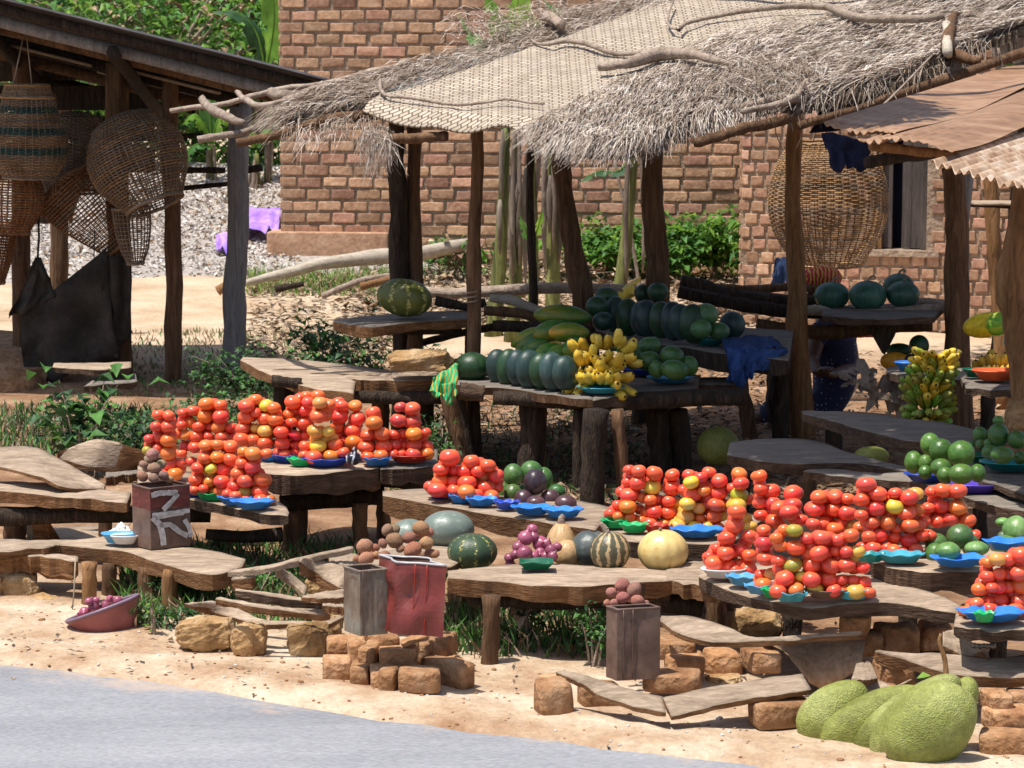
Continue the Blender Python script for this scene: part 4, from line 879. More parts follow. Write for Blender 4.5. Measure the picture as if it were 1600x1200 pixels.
# ---- left hut
hut = empty('basket_hut', (-2.6, 18.2, 0), 'dark open timber hut at the left with a low iron roof hung full of baskets', 'hut')
def hutz(x, y): return 1.985+.25*(-1.1-x)-.2*(y-17)
V = []; nx, ny = 12, 300; x0, x1, y0, y1 = -5.2, -1.06, 16.9, 19.6
def hx1(y): return -1.06-.5*(y-16.9)
for s in (0, 1):
    for j in range(ny+1):
        for i in range(nx+1):
            y = y0+(y1-y0)*j/ny; x = x0+(hx1(y)-x0)*i/nx; V.append((x, y, hutz(x, y)+.009*math.sin(2*math.pi*y/.085)+.015*nz((x, y, 0), .9)-s*.006))
n1 = (nx+1)*(ny+1); F = []
for j in range(ny):
    for i in range(nx): a = j*(nx+1)+i; F += [(a, a+1, a+nx+2, a+nx+1), (n1+a, n1+a+nx+1, n1+a+nx+2, n1+a+1)]
for i in range(nx): F.append((i, n1+i, n1+i+1, i+1))
for j in range(ny): a = j*(nx+1)+nx; F.append((a, n1+a, n1+a+nx+1, a+nx+1))
mk('roof_sheet', V, F, M['roofd'], hut)
def hb(xa, ya, xb, yb, dz, w_, h_, m_='post', name='beam'):
    a = Vector((xa, ya, hutz(xa, ya)+dz)); b2 = Vector((xb, yb, hutz(xb, yb)+dz)); V, F = tube(resample([a, b2], 10), w_, 6, .15, flat=h_/w_, seed=random.randrange(50), up=(0, 0, 1)); mk(name, V, F, M[m_], hut)
hb(-5, 16.98, -1.15, 16.98, -.055, .02, .035, 'bark', 'fascia'); hb(-5, 17.15, -1.2, 17.15, -.11, .045, .045, 'postg')
for yy, m_ in ((17.6, 'post'), (18.2, 'bark'), (18.8, 'post'), (19.5, 'bark')): hb(-5, yy, hx1(yy)-.08, yy, -.08, .045, .045, m_)
for xx in (-4.2, -3.3, -2.45): hb(xx, 17.0, xx, 19.5, -.15, .04, .05, 'bark')
for (xa, xb, yy) in ((-3.35, -2.75, 18.2), (-2.75, -2.3, 18.4), (-2.5, -1.9, 18.0), (-2.2, -1.5, 17.7)):
    g = G(); V, F = rbox(1, 1, 1, .05); a = Vector(((xa+xb)/2, yy, hutz((xa+xb)/2, yy)-.10)); g.add([a+Vector((v.x*(xb-xa), v.y*.14, v.z*.02-.25*v.x*(xb-xa))) for v in V], F); g.build('roof_plank', M['plank'], hut)
for i in range(4):  # added dark boards, standing in for the gloom behind the baskets
    g = G(); V, F = rbox(2.9, .02, .17, .05, .05, i); g.add(xf(V, (-3.95, 19.3, 1.93-.19*i), (0, .02*(i-1), 0)), F); g.build('dark_backing', M['bark'], hut)
def hpost(px, pyb, Y, r, m_, lean_=0):
    b2 = at(px, pyb, Y); t = at(px+lean_, 100, Y); t.z = hutz(t.x, Y)-.05; b2.z = -.05; s = pxm(Y); sd = random.randrange(50)
    V, F = tube([b2.lerp(t, i/15)+Vector((nz((0, 0, i), .4, sd)*.02, 0, 0)) for i in range(16)], [r/s*(1.06-.12*i/15) for i in range(16)], 12, .25, seed=sd); mk('post', V, F, M[m_], hut)
hpost(273, 596, 18.0, 13, 'post', -8); hpost(362, 562, 18.3, 17, 'postg', 14); hpost(33, 600, 18.5, 14, 'post'); hpost(92, 520, 20.4, 14, 'post'); hpost(187, 590, 18.1, 19, 'post', -4)
for a, b2, r in (((250, 266), (352, 266), 5), ((380, 266), (410, 262), 6), ((255, 297), (370, 286), 4), ((250, 213), (345, 212), 4)):
    lstick([(a[0], a[1], 18.5), (b2[0], b2[1], 18.5)], [r, r], 'bark', 'rail', par=hut)
hang = [(55, 402, 64, 402, 88, 464, 14, 498, 'small dark sack hung by its corner on a rope in the hut'), (34, 492, 166, 388, 186, 566, 36, 604, 'large dark sacking sheet slung low across the hut'), (160, 398, 206, 402, 208, 520, 160, 560, 'dark brown sacking draped over the inner hut post')]
for i, (xa, ya, xb, yb, xc, yc, xd, yd, lb) in enumerate(hang):
    sheetcloth('sacking', lb, [at(xa, ya, 17.9), at(xb, yb, 17.9), at(xc, yc, 17.9), at(xd, yd, 17.9)], M['sack'], amp=.05, seed=i+20, cat='sack', fr=4)
V, F = tube([at(60, 335, 17.9), at(61, 370, 17.9), at(59, 403, 17.9)], .008, 5); mk('rope', V, F, M['sack'], hut); V, F = tube([at(148, 360, 17.9), at(147, 405, 17.9)], .004, 5); mk('rope', V, F, M['sack'], hut)
g = G(); V, F = rbox(1.0, .9, .42, .2, .2, 3); g.add(xf(V, on(20, 640, 0)+Vector((-.5, 1.2, -.32))), F); g.add(xf(V, on(60, 640, 0)+Vector((-1.2, 2.0, -.25)), (0, 0, 0), (2.4, 1.8, 1)), F); g.build('earth_floor', M['mud'], hut)
# ---- baskets
def basket(label, p0, p1, prof, Y, nst=30, nring=24, wire=.004, tight=False, mats=('rattan',), bands=(), mouth='ring', tiltY=0, rope=None, ph=0):
    """axis p0->p1 in pixels at depth Y; prof [(t, r_px)]"""
    a = at(*p0, Y); b2 = at(*p1, Y); b2.y += tiltY; ax = b2-a; Ln = ax.length; ax.normalize(); s = pxm(Y); x = ax.cross(Vector((0, 1, 0))).normalized(); y = ax.cross(x)
    e = empty('basket', a, label, 'basket', 'cane baskets hung for sale'); mm = [M[q] for q in mats]
    T = [p[0] for p in prof]; Rr = [p[1]/s for p in prof]
    def rad(t): 
        return float(np.interp(t, np.linspace(T[0], T[-1], 60), _cr))
    xs = np.linspace(T[0], T[-1], 60); raw = np.interp(xs, T, Rr); _cr = np.convolve(np.pad(raw, 4, mode='edge'), np.ones(9)/9, 'valid')
    def pt(t, th, dr=0): r = rad(t)+dr; return a+ax*Ln*t+x*math.cos(th)*r+y*math.sin(th)*r
    g = G()
    for k in range(nst):
        th = 2*math.pi*k/nst+ph; P = [pt(T[0]+(T[-1]-T[0])*i/13, th) for i in range(14)]; V, F = tube(P, wire*(1.0 if tight else .9), 4, cap=False, flat=.6); g.add(V, F, 0)
    g.build('stakes', mm, e, kind='stuff'); g = G(); bnd = G()
    for i in range(nring):
        t = T[0]+(T[-1]-T[0])*(i+.5)/nring; isb = any(b0 <= t <= b1 for b0, b1 in bands); tgt = bnd if isb else g
        m_ = nst*2 if tight else nst; n_ = m_*(2 if tight else 1)
        P = []
        for j in range(n_+1):
            th = 2*math.pi*j/n_+ph; wv = (wire*1.3)*math.cos(math.pi*(j/(n_/nst))+(i % 2)*math.pi) if tight else wire*.8*(1 if (j+i) % 2 else -1)
            P.append(pt(t+(nz((i, j*.15, 0), 1, 3)*(.002 if tight else .006)), th, wv))
        V, F = tube(P, wire*(1.0 if tight else .8), 4, cap=False); tgt.add(V, F, random.randrange(len(mm)))
    g.build('weave', mm, e, kind='stuff')
    if bnd.V: bnd.build('green_band', M['rattang'], e, kind='stuff')
    for t, wr, nm in ((T[0], 2.2, 'rim'), (T[-1], 2.2, 'rim')):
        if t == T[0] and mouth == 'end': continue
        P = [pt(t, 2*math.pi*j/40, 0)+ax*math.sin(j*1.9)*wire*.5 for j in range(41)]; V, F = tube(P, wire*wr, 6, cap=False); mk(nm, V, F, mm[0], e)
    if mouth == 'end':   # closed domed start
        g = G()
        for k in range(nst//2):
            th = math.pi*k/(nst//2); r = rad(T[0]); P = [a+x*math.cos(th)*r*q+y*math.sin(th)*r*q-ax*(.25*r*(1-q*q)) for q in np.linspace(-1, 1, 9)]; V, F = tube(P, wire, 4, cap=False); g.add(V, F)
        for q in (.3, .6, .85): V, F = tube([a+x*math.cos(t_)*rad(T[0])*q+y*math.sin(t_)*rad(T[0])*q-ax*(.25*rad(T[0])*(1-q*q)) for t_ in np.linspace(0, 6.283, 25)], wire, 4, cap=False); g.add(V, F)
        g.build('base_weave', mm, e, kind='stuff')
    if rope:
        for q in rope: V, F = tube([at(q[0], q[1], Y), at(q[2], q[3], Y)], .004, 5); mk('string', V, F, M['string'], e)
    return e
bk1 = basket('tight woven basket with three dark green bands hanging by a string', (45, 150), (45, 278), [(0, 40), (.15, 43), (.4, 53), (.62, 60), (.8, 56), (1, 38)], 17.55, 34, 50, .0038, True, ('rattand', 'rattan'), ((.13, .19), (.39, .45), (.63, .69)), rope=[(36, 60, 20, 135), (42, 60, 50, 135)])
bk2 = basket('turned over rim of the banded basket, its narrow collar', (43, 133), (43, 152), [(0, 34), (.6, 37), (1, 43)], 17.55, 30, 9, .0038, True, ('rattan', 'rattand'))
for o in list(bk2.children):
    o.parent = bk1; o.location = Vector(o.location)+Vector(bk2.location)-Vector(bk1.location); o.name = 'collar_'+o.name.split('.')[0]
bpy.data.objects.remove(bk2)
basket('big open lattice basket tipped mouth down at the hut corner', (192, 192), (246, 318), [(0, 48), (.15, 66), (.35, 78), (.6, 76), (.8, 62), (1, 44)], 17.75, 52, 32, .0056, False, ('rattand', 'rattan'), mouth='end', tiltY=-.12)
basket('dim lattice basket hanging behind between the banded and the tipped ones', (118, 182), (118, 300), [(0, 30), (.3, 55), (.6, 60), (1, 45)], 18.5, 34, 44, .0048, True, ('rattand',), mouth='end')
basket('reddish lattice basket slanting down right under the tipped one', (100, 292), (186, 388), [(0, 55), (.3, 52), (.6, 40), (1, 22)], 18.1, 40, 24, .0058, False, ('rattanb', 'rattand'), mouth='end')
basket('long narrow lattice basket hanging below the tipped basket mouth', (205, 325), (212, 412), [(0, 30), (.4, 28), (.75, 22), (1, 12)], 17.7, 26, 14, .004, False, ('rattand', 'rattan'))
basket('rounded reddish brown basket below the banded basket', (14, 270), (10, 362), [(0, 44), (.3, 56), (.6, 55), (1, 34)], 17.8, 36, 22, .0058, False, ('rattanb',), mouth='end')
basket('brown basket cut by the left photo edge, lowest in the hut', (-10, 368), (-14, 440), [(0, 34), (.5, 30), (1, 20)], 18.0, 28, 16, .0058, False, ('rattanb',), mouth='end')
basket('unlit lattice basket deep in the hut beneath the others', (75, 270), (80, 345), [(0, 50), (.5, 46), (1, 30)], 18.9, 32, 36, .0048, True, ('rattand',), mouth='end')
basket('large tight woven basket hanging behind the bright post at right', (1294, 222), (1294, 415), [(0, 56), (.12, 76), (.35, 92), (.55, 94), (.75, 84), (.9, 64), (1, 50)], 17.3, 46, 62, .0036, True, ('rattan', 'rattand', 'rattan'), rope=[(1270, 224, 1290, 150), (1315, 224, 1300, 150)])

# ================================================ BENCHES
def slab(parent, front, back, z, tpx, top='plank', side='cut', name='slab', n=30, m_=7, rag=.016, under=.8, seed=None, label=None):
    def P(q): return on(q[0], q[1], q[2] if len(q) > 2 else z)
    Fr = smoothpts([P(q) for q in front], n) if len(front) > 2 else resample([P(q) for q in front], n)
    Bk = smoothpts([P(q) for q in back], n) if len(back) > 2 else resample([P(q) for q in back], n)
    sd = seed if seed is not None else random.randrange(99); s = pxm(Fr[n//2].y); th = tpx/s; V = []; F = []; MI = []
    for i in range(n):
        f, b2 = Fr[i], Bk[i]; d = (b2-f); dl = d.normalized(); wv = rag*(2.2*nz((i*.22, 0, 0), 1, sd)+.45*nz((i*1.3, 3, 0), 1, sd)); f = f-Vector((dl.x, dl.y, 0))*wv
        for j in range(m_+1):
            v = j/m_; p = f.lerp(b2, v); p.z += .004*nz((i*.3, j*.6, 0), 1.1, sd)+(-.004 if j in (0, m_) or i in (0, n-1) else 0); V.append(p)
    n1 = len(V)
    for i in range(n):
        e_ = min(1, .75+min(i, n-1-i)/6.0)
        for j in range(m_+1):
            v = j/m_; p = V[i*(m_+1)+j].copy(); prof = under+(1-under)*math.sin(math.pi*min(1, v*.8+.12)); rr = th*prof*e_*(1+.35*nz((i*.17, j*.3, 5), 1, sd)+.05*nz((i*1.1, j, 5), 1, sd))
            ins = .18*th*(1 if j == 0 else (-1 if j == m_ else 0)); dl = (Bk[i]-Fr[i]).normalized(); p = p+Vector((dl.x, dl.y, 0))*ins; p.z -= rr; V.append(p)
    W_ = m_+1
    for i in range(n-1):
        for j in range(m_):
            a = i*W_+j; F.append((a, a+W_, a+W_+1, a+1)); MI.append(0); F.append((n1+a, n1+a+1, n1+a+W_+1, n1+a+W_)); MI.append(1)
        a = i*W_; F.append((a, n1+a, n1+a+W_, a+W_)); MI.append(1); a += m_; F.append((a, a+W_, n1+a+W_, n1+a)); MI.append(1)
    for j in range(m_):
        F.append((j, j+1, n1+j+1, n1+j)); MI.append(1); a = (n-1)*W_+j; F.append((a, n1+a, n1+a+1, a+1)); MI.append(1)
    o = mk(name, V, F, [M[top], M[side]], parent, mi=MI, smooth=False)
    for i_, poly in enumerate(o.data.polygons): poly.use_smooth = MI[i_] == 0 and True
    if label: o['label'] = label
    return o
def bench(label, slabs, legs, group='rough slab market benches', beams=()):
    p = on(slabs[0]['f'][0][0], slabs[0]['f'][0][1], slabs[0]['z']); p.z = 0
    e = empty('market_bench', p, label, 'bench', group)
    for s in slabs: slab(e, s['f'], s['b'], s['z'], s['t'], s.get('top', 'plank'), s.get('side', 'cut'), under=max(.7, s.get('u', .8)), rag=s.get('rag', .016))
    for l in legs:
        x0_, y0_, x1_, y1_, r = l[:5]; m__ = l[5] if len(l) > 5 else 'post'; Y = l[6] if len(l) > 6 else on(x1_, y1_, 0).y
        post([(x0_, y0_), (x1_, y1_)], [r*.95, r], Y, m__, e, 'leg', n=10, k=9)
    for b_ in beams: log('beam', None, b_[0], b_[1], Y=b_[2], m_=b_[3] if len(b_) > 3 else 'bark', parent=e, n=9, k=9)
    return e
S = lambda f, b_, z, t, **k: dict(f=f, b=b_, z=z, t=t, **k)
bench('front bench at far left carrying the white marked tin, with split orange edge', [
    S([(82, 850), (170, 857), (240, 874), (320, 897), (378, 886)], [(90, 846), (200, 834), (290, 852), (340, 860), (384, 872)], .20, 28, rag=.02, u=.8),
    S([(-30, 864), (40, 858), (85, 852), (100, 848)], [(-30, 838), (40, 842), (85, 842), (130, 843)], .20, 14)],
    [(142, 878, 141, 942, 12, 'postw'), (170, 880, 168, 930, 12), (228, 885, 230, 942, 15), (266, 890, 266, 958, 12, 'postw')])
bench('low dark grooved slab bench under the far left bench', [S([(-20, 871), (50, 868), (122, 876)], [(-20, 862), (50, 862), (122, 868)], .17, 34, top='plank', side='cut', u=.3)], [(10, 900, 10, 930, 12)])
bench('upper left bench of a long bowed slab on a log', [
    S([(-30, 762), (60, 772), (130, 778), (198, 786)], [(-30, 750), (60, 752), (130, 760), (205, 768)], .31, 22)],
    [(22, 800, 22, 850, 19), (163, 795, 163, 850, 12)], beams=[([(-20, 808), (60, 806), (160, 800), (330, 806)], [15, 14], 12.05, 'bark')])
bench('broad sun bleached slabs lying crossed at the left edge', [
    S([(-30, 722, .40), (57, 742, .38), (100, 760, .34), (165, 763, .31)], [(-30, 700, .43), (45, 696, .44), (85, 711, .41), (165, 757, .33)], .4, 6, rag=.008),
    S([(86, 712, .40), (138, 727, .36), (218, 728, .34)], [(90, 706, .42), (140, 687, .47), (172, 687, .47), (226, 703, .42)], .4, 8, rag=.008),
    S([(165, 745, .33), (218, 738, .33)], [(165, 737, .33), (222, 733, .33)], .33, 14, top='plankd')],
    [(90, 760, 90, 800, 10)])
bench('bench under the lower left tomato heaps with a thin curled tongue', [S([(215, 760), (300, 780), (350, 788), (400, 800), (450, 804)], [(215, 718), (300, 738), (380, 752), (440, 785), (452, 799)], .35, 20, side='cutd', u=.35)],
    [(345, 835, 345, 862, 15, 'post'), (452, 800, 455, 868, 14, 'post')], beams=[([(322, 834), (380, 838), (440, 836)], [9, 11], 11.9)])
bench('heavy cracked log slab under the upper left tomatoes', [
    S([(408, 738), (470, 742), (530, 736), (592, 730)], [(400, 708), (470, 690), (560, 690), (600, 708)], .43, 42, side='cutd', u=.5),
    S([(594, 732), (640, 731), (684, 727)], [(590, 702), (640, 700), (684, 700)], .43, 30, top='plankd', side='cutd')],
    [(562, 785, 562, 868, 13), (466, 790, 462, 850, 14), (600, 770, 600, 840, 12)], beams=[([(440, 784), (520, 780), (600, 776)], [14, 15], 12.2), ([(590, 750), (680, 765)], [10, 8], 12.3)])
bench('middle bench with the avocado plate behind the pumpkins', [S([(598, 774), (680, 788), (770, 803), (862, 816), (930, 828)], [(598, 766), (690, 762), (800, 770), (900, 780), (960, 792)], .40, 36, u=.4)],
    [(690, 800, 690, 900, 14), (900, 820, 900, 890, 12)])
bench('bench carrying the pumpkins and the onion tray', [
    S([(700, 902), (780, 907), (850, 915), (915, 915), (975, 911), (1050, 905)], [(700, 890), (780, 882), (870, 880), (960, 884), (1052, 890)], .30, 34, u=.5),
    S([(955, 912), (1048, 906)], [(955, 900), (1048, 898)], .296, 40, side='cutd', u=.9),
    S([(580, 882), (640, 880), (705, 884)], [(590, 850), (640, 845), (760, 850)], .30, 14)],
    [(765, 930, 764, 1036, 15), (1000, 930, 1000, 990, 14)], beams=[([(730, 934), (860, 940), (960, 938), (1100, 950)], [12, 15], 10.25)])
bench('long bench under the right middle tomato heaps', [
    S([(872, 830), (950, 843), (1020, 846), (1140, 850)], [(900, 800), (960, 790), (1100, 798), (1200, 804)], .36, 30, side='cutd'),
    S([(1040, 905), (1080, 912), (1120, 920)], [(1040, 880), (1080, 876), (1140, 870)], .30, 26)],
    [(1118, 925, 1120, 985, 17, 'post'), (1140, 860, 1140, 950, 14)])
bench('bowed bench carrying the front right tomato heap', [S([(1092, 900, .34), (1140, 922, .335), (1200, 940, .33), (1260, 947, .33), (1330, 942, .34), (1400, 942, .34), (1500, 958, .335)], [(1096, 884, .34), (1150, 880, .34), (1250, 880, .35), (1330, 885, .36), (1400, 905, .36), (1460, 925, .35), (1504, 945, .34)], .34, 24, u=.5, side='cutd')],
    [(1240, 960, 1240, 1010, 16, 'bark'), (1455, 960, 1455, 1040, 15, 'bark')])
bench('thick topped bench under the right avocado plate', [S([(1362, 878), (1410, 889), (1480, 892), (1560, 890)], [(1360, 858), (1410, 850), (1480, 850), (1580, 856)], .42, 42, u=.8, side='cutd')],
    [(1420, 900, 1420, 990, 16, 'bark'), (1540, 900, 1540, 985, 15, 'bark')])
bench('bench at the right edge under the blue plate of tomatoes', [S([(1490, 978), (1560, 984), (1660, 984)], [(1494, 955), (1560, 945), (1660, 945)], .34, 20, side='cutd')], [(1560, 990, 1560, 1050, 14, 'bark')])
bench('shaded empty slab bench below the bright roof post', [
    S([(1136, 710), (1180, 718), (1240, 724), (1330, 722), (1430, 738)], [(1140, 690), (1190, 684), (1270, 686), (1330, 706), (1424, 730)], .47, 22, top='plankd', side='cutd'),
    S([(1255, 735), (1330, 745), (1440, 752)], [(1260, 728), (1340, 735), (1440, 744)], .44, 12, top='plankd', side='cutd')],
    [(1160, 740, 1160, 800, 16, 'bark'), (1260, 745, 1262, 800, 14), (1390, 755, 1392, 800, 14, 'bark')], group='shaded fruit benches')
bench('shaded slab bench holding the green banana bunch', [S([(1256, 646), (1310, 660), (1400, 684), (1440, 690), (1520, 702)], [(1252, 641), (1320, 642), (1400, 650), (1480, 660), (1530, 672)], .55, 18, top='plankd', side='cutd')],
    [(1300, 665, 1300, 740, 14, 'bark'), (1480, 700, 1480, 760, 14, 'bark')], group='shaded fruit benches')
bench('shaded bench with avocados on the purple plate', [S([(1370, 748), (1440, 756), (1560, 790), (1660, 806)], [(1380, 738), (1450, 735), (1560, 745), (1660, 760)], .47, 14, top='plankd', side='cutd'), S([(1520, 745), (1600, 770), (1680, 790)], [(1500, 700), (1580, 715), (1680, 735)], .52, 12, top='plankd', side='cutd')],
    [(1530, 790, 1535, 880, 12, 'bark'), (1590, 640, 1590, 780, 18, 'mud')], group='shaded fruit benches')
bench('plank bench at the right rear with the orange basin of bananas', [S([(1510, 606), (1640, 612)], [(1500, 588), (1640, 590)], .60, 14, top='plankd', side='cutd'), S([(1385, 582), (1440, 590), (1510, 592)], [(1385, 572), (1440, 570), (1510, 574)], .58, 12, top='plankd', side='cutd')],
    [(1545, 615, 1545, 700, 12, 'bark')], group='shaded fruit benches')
bench('pale pointed slab bench at left of the thatched stall', [
    S([(375, 562), (425, 586), (485, 604), (552, 614)], [(380, 557), (450, 560), (505, 572), (556, 594)], .50, 17),
    S([(456, 566), (530, 583), (612, 585)], [(470, 561), (540, 568), (610, 578)], .505, 6)],
    [(443, 600, 445, 700, 16, 'bark'), (530, 600, 530, 690, 12, 'bark')], beams=[([(425, 595), (470, 600)], [9, 9], 14.2)], group='benches of the thatched stall')
bench('slab bench with the brown stone lying on it', [S([(532, 590), (600, 594), (690, 592)], [(536, 586), (610, 578), (706, 576)], .50, 22)],
    [(592, 612, 592, 720, 15), (668, 612, 668, 720, 14, 'bark')], beams=[([(545, 622), (690, 620)], [10, 11], 14.3)], group='benches of the thatched stall')
bench('shelf slab carrying the large striped pumpkin', [S([(520, 502), (580, 510), (660, 502), (745, 496)], [(524, 497), (580, 492), (660, 486), (745, 484)], .76, 18, top='plankd')],
    [(648, 510, 648, 600, 12, 'post', 15.1), (735, 500, 732, 600, 9, 'bark', 15.05)], beams=[([(575, 516), (720, 514)], [7, 8], 15.0), ([(680, 470), (730, 478), (760, 472)], [8, 7], 15.3)], group='benches of the thatched stall')
bench('large dark table with the lower row of watermelons and the bananas', [
    S([(690, 592), (722, 602), (790, 606), (860, 616), (928, 624)], [(700, 560), (760, 556), (850, 566), (930, 585)], .50, 16, top='plankd', side='post', u=.5),
    S([(926, 625), (985, 616), (1090, 606)], [(930, 585), (985, 580), (1095, 585)], .50, 20, top='plankd', side='cutd'),
    S([(1080, 600), (1160, 600)], [(1080, 588), (1160, 588)], .48, 12, top='plankd', side='cutd')],
    [(704, 612, 728, 745, 14, 'post'), (738, 615, 745, 740, 9, 'bark'), (716, 612, 742, 745, 9, 'bark'), (828, 630, 824, 752, 21, 'bark'), (846, 630, 846, 750, 9), (928, 640, 926, 792, 20, 'bark'), (964, 640, 978, 790, 11, 'post'), (905, 640, 902, 770, 8, 'bark'), (1030, 640, 1032, 745, 20, 'bark'), (1062, 640, 1064, 745, 17, 'bark'), (1158, 590, 1174, 686, 12, 'post'), (1222, 560, 1220, 690, 15, 'bark')],
    beams=[([(768, 622), (850, 626), (912, 630)], [11, 12], 13.9), ([(905, 632), (1000, 630), (1070, 624), (1165, 620)], [15, 14], 13.8), ([(716, 612), (756, 616)], [14, 13], 14.0, 'cutd')], group='benches of the thatched stall')
bench('raised back shelf slab with the upper row of watermelons', [S([(985, 533), (1060, 541), (1134, 552), (1232, 563)], [(900, 505), (1060, 504), (1134, 508), (1240, 516)], .655, 30, top='plankd', side='bark', u=.9)],
    [(1000, 550, 1000, 660, 14, 'bark'), (1215, 570, 1215, 660, 16, 'bark')], group='benches of the thatched stall')
# rails and driftwood behind the melons
for pts, r, Y, m_, lb in [
    ([(765, 466), (800, 470), (830, 482), (860, 494)], [6, 8, 8, 6], 15.3, 'paleLog', 'pale barkless branch pointing into the pile behind the papayas'),
    ([(640, 455), (700, 458), (760, 455), (920, 452), (1010, 456)], [8, 9, 9], 15.9, 'stick', 'long grey rail running behind the papayas'),
    ([(755, 485), (810, 490), (850, 502)], [8, 8], 15.2, 'post', 'brown split log under the pale branch'),
    ([(770, 510), (870, 512), (930, 516)], [9, 9], 15.1, 'bark', 'dark rail end resting behind the papaya pile'),
    ([(1065, 438), (1100, 448), (1140, 462), (1230, 470), (1300, 472)], [9, 13, 11, 9], 15.9, 'bark', 'thick twisted dark log behind the upper watermelons'),
    ([(1060, 455), (1150, 476), (1235, 486), (1300, 488)], [10, 11, 9], 15.7, 'bark', 'dark log lying just above the upper watermelons'),
    ([(1110, 448), (1180, 452), (1240, 448), (1300, 455)], [6, 7, 6], 16.3, 'post', 'straight dark rail behind the twisted log'),
    ([(1290, 492), (1340, 490), (1400, 488), (1440, 484), (1490, 482)], [7, 8, 8, 7], 15.55, 'stick', 'pale crooked rail in front of the single standing watermelons'),
    ([(1400, 478), (1440, 470), (1490, 476)], [6, 6], 15.9, 'stick', 'short pale rail at the right behind the standing watermelons'),
    ([(1250, 486), (1275, 484), (1295, 490)], [8, 9], 15.6, 'paleLog', 'pale sawn log end left of the standing watermelons'),
    ([(1180, 510), (1260, 516), (1350, 512), (1455, 508)], [10, 12, 12], 15.7, 'post', 'thick brown beam under the watermelon rail'),
    ([(640, 540), (720, 520), (780, 508)], [6, 6], 15.4, 'bark', 'dark slanting stick below the pumpkin shelf')]:
    log('rail', lb, pts, r, Y=Y, m_=m_, cat='log')
g = G()
V = [at(1350, 497, 15.3), at(1410, 494, 15.3), at(1398, 525, 15.3), at(1382, 555, 15.3), at(1368, 530, 15.3)]; V += [v+Vector((0, .12, 0)) for v in V]
tagit(mk('wood_offcut', V, [(4, 3, 2, 1, 0), (5, 6, 7, 8, 9)]+[(i, (i+1) % 5, (i+1) % 5+5, i+5) for i in range(5)], M['bark'], smooth=False), 'dark pointed offcut wedged under the watermelon rail', 'wood offcut')
slabb = empty('shelf', on(1400, 490, .7), 'dark shelf slab under the standing watermelons', 'shelf', 'benches of the thatched stall')
slab(slabb, [(1285, 492), (1360, 498), (1460, 494)], [(1285, 478), (1360, 474), (1480, 474)], .74, 12, 'plankd', 'cutd')
# ================================================ GOODS
def proto(name, V, F, mats, mi=None):
    me = bpy.data.meshes.new(name); me.from_pydata([tuple(v) for v in V], [], F)
    for m in (mats if isinstance(mats, (list, tuple)) else [mats]): me.materials.append(m)
    if mi: me.polygons.foreach_set('material_index', mi)
    me.polygons.foreach_set('use_smooth', [True]*len(me.polygons)); return me
def inst(name, me, loc, rot=(0, 0, 0), sc=1, color=None, label=None, cat=None, group=None, parent=None):
    o = bpy.data.objects.new(name, me); COL.objects.link(o); o.rotation_euler = rot; o.scale = (sc, sc, sc) if isinstance(sc, (int, float)) else sc
    o.location = Vector(loc)-(wloc(parent) if parent else Vector((0, 0, 0)))
    if parent: o.parent = parent
    if color: o.color = (*color, 1)
    return tagit(o, label, cat, group)
def tomf(seed):
    lob = random.choice([3, 4, 5, 5, 6]); la = random.choice([.01, .02, .035]); ph = random.random()*6; fl = random.uniform(.80, .90)
    def f(v):
        a = math.atan2(v.y, v.x); r = math.hypot(v.x, v.y); z = v.z
        k = 1+la*math.cos(a*lob+ph)*(.4+.6*max(0, z)); zz = z*fl-(.16*math.exp(-(r/.28)**2) if z > 0 else -.03*math.exp(-(r/.3)**2))
        return (v.x*k, v.y*k*random.uniform(.995, 1.005), zz)
    return f
TOM = [proto('tomato', *sph(18, 12, tomf(i)), M['tom']) for i in range(8)]
TC = dict(r=(.80, .075, .042), o=(.80, .15, .035), y=(.78, .42, .07), p=(.62, .05, .05), g=(.36, .31, .035))
CN = dict(r='red', o='orange red', y='yellow orange', p='dusky red', g='green yellow')
T1 = '''265,222,90,r 340,228,80,r 250,308,85,p 335,308,110,r 197,395,75,p 265,388,80,r 185,478,70,g 255,465,70,r 335,408,135,o 335,500,120,o 350,582,100,r 425,575,75,r 385,650,110,o 300,650,70,r|12.0
440,208,75,r 513,192,90,r 432,295,75,r 497,282,90,o 395,360,80,r 462,368,80,o 460,448,80,p 430,500,80,r 500,560,80,r|12.3
613,142,110,o 713,153,95,o 600,232,115,o 715,235,120,r 555,305,90,r 635,310,70,r 697,310,105,o 785,315,85,r 540,380,105,r 625,378,75,r 725,385,100,r 530,455,100,r 790,385,60,r 640,440,90,r|12.3
605,442,95,o 692,440,95,o 787,450,100,o 600,538,100,o 690,528,105,o 785,545,110,o 548,605,90,r 645,612,90,y 730,620,105,r 535,692,100,r 630,705,90,o 722,705,115,r 525,765,80,r 590,755,70,r 660,770,60,o 715,775,100,o|11.55
880,488,85,o 948,503,115,o 1045,500,85,o 865,570,85,r 945,600,140,r 835,645,95,r 1008,690,115,o 890,700,110,r 810,735,90,r 885,780,105,g 995,778,115,r 820,805,85,r 895,835,80,r 1000,840,105,r 1065,830,65,o 760,790,60,r|11.44
965,115,100,o 900,157,115,r 1040,155,100,y 1098,172,95,o 968,205,70,r 895,240,115,r 1035,250,110,o 1110,258,110,o 872,322,100,r 965,320,65,y 1035,338,110,y 865,400,130,r 950,400,90,r 1030,425,125,r 1120,345,60,r 1150,345,90,r 1160,430,100,r 1105,430,70,r|12.1'''
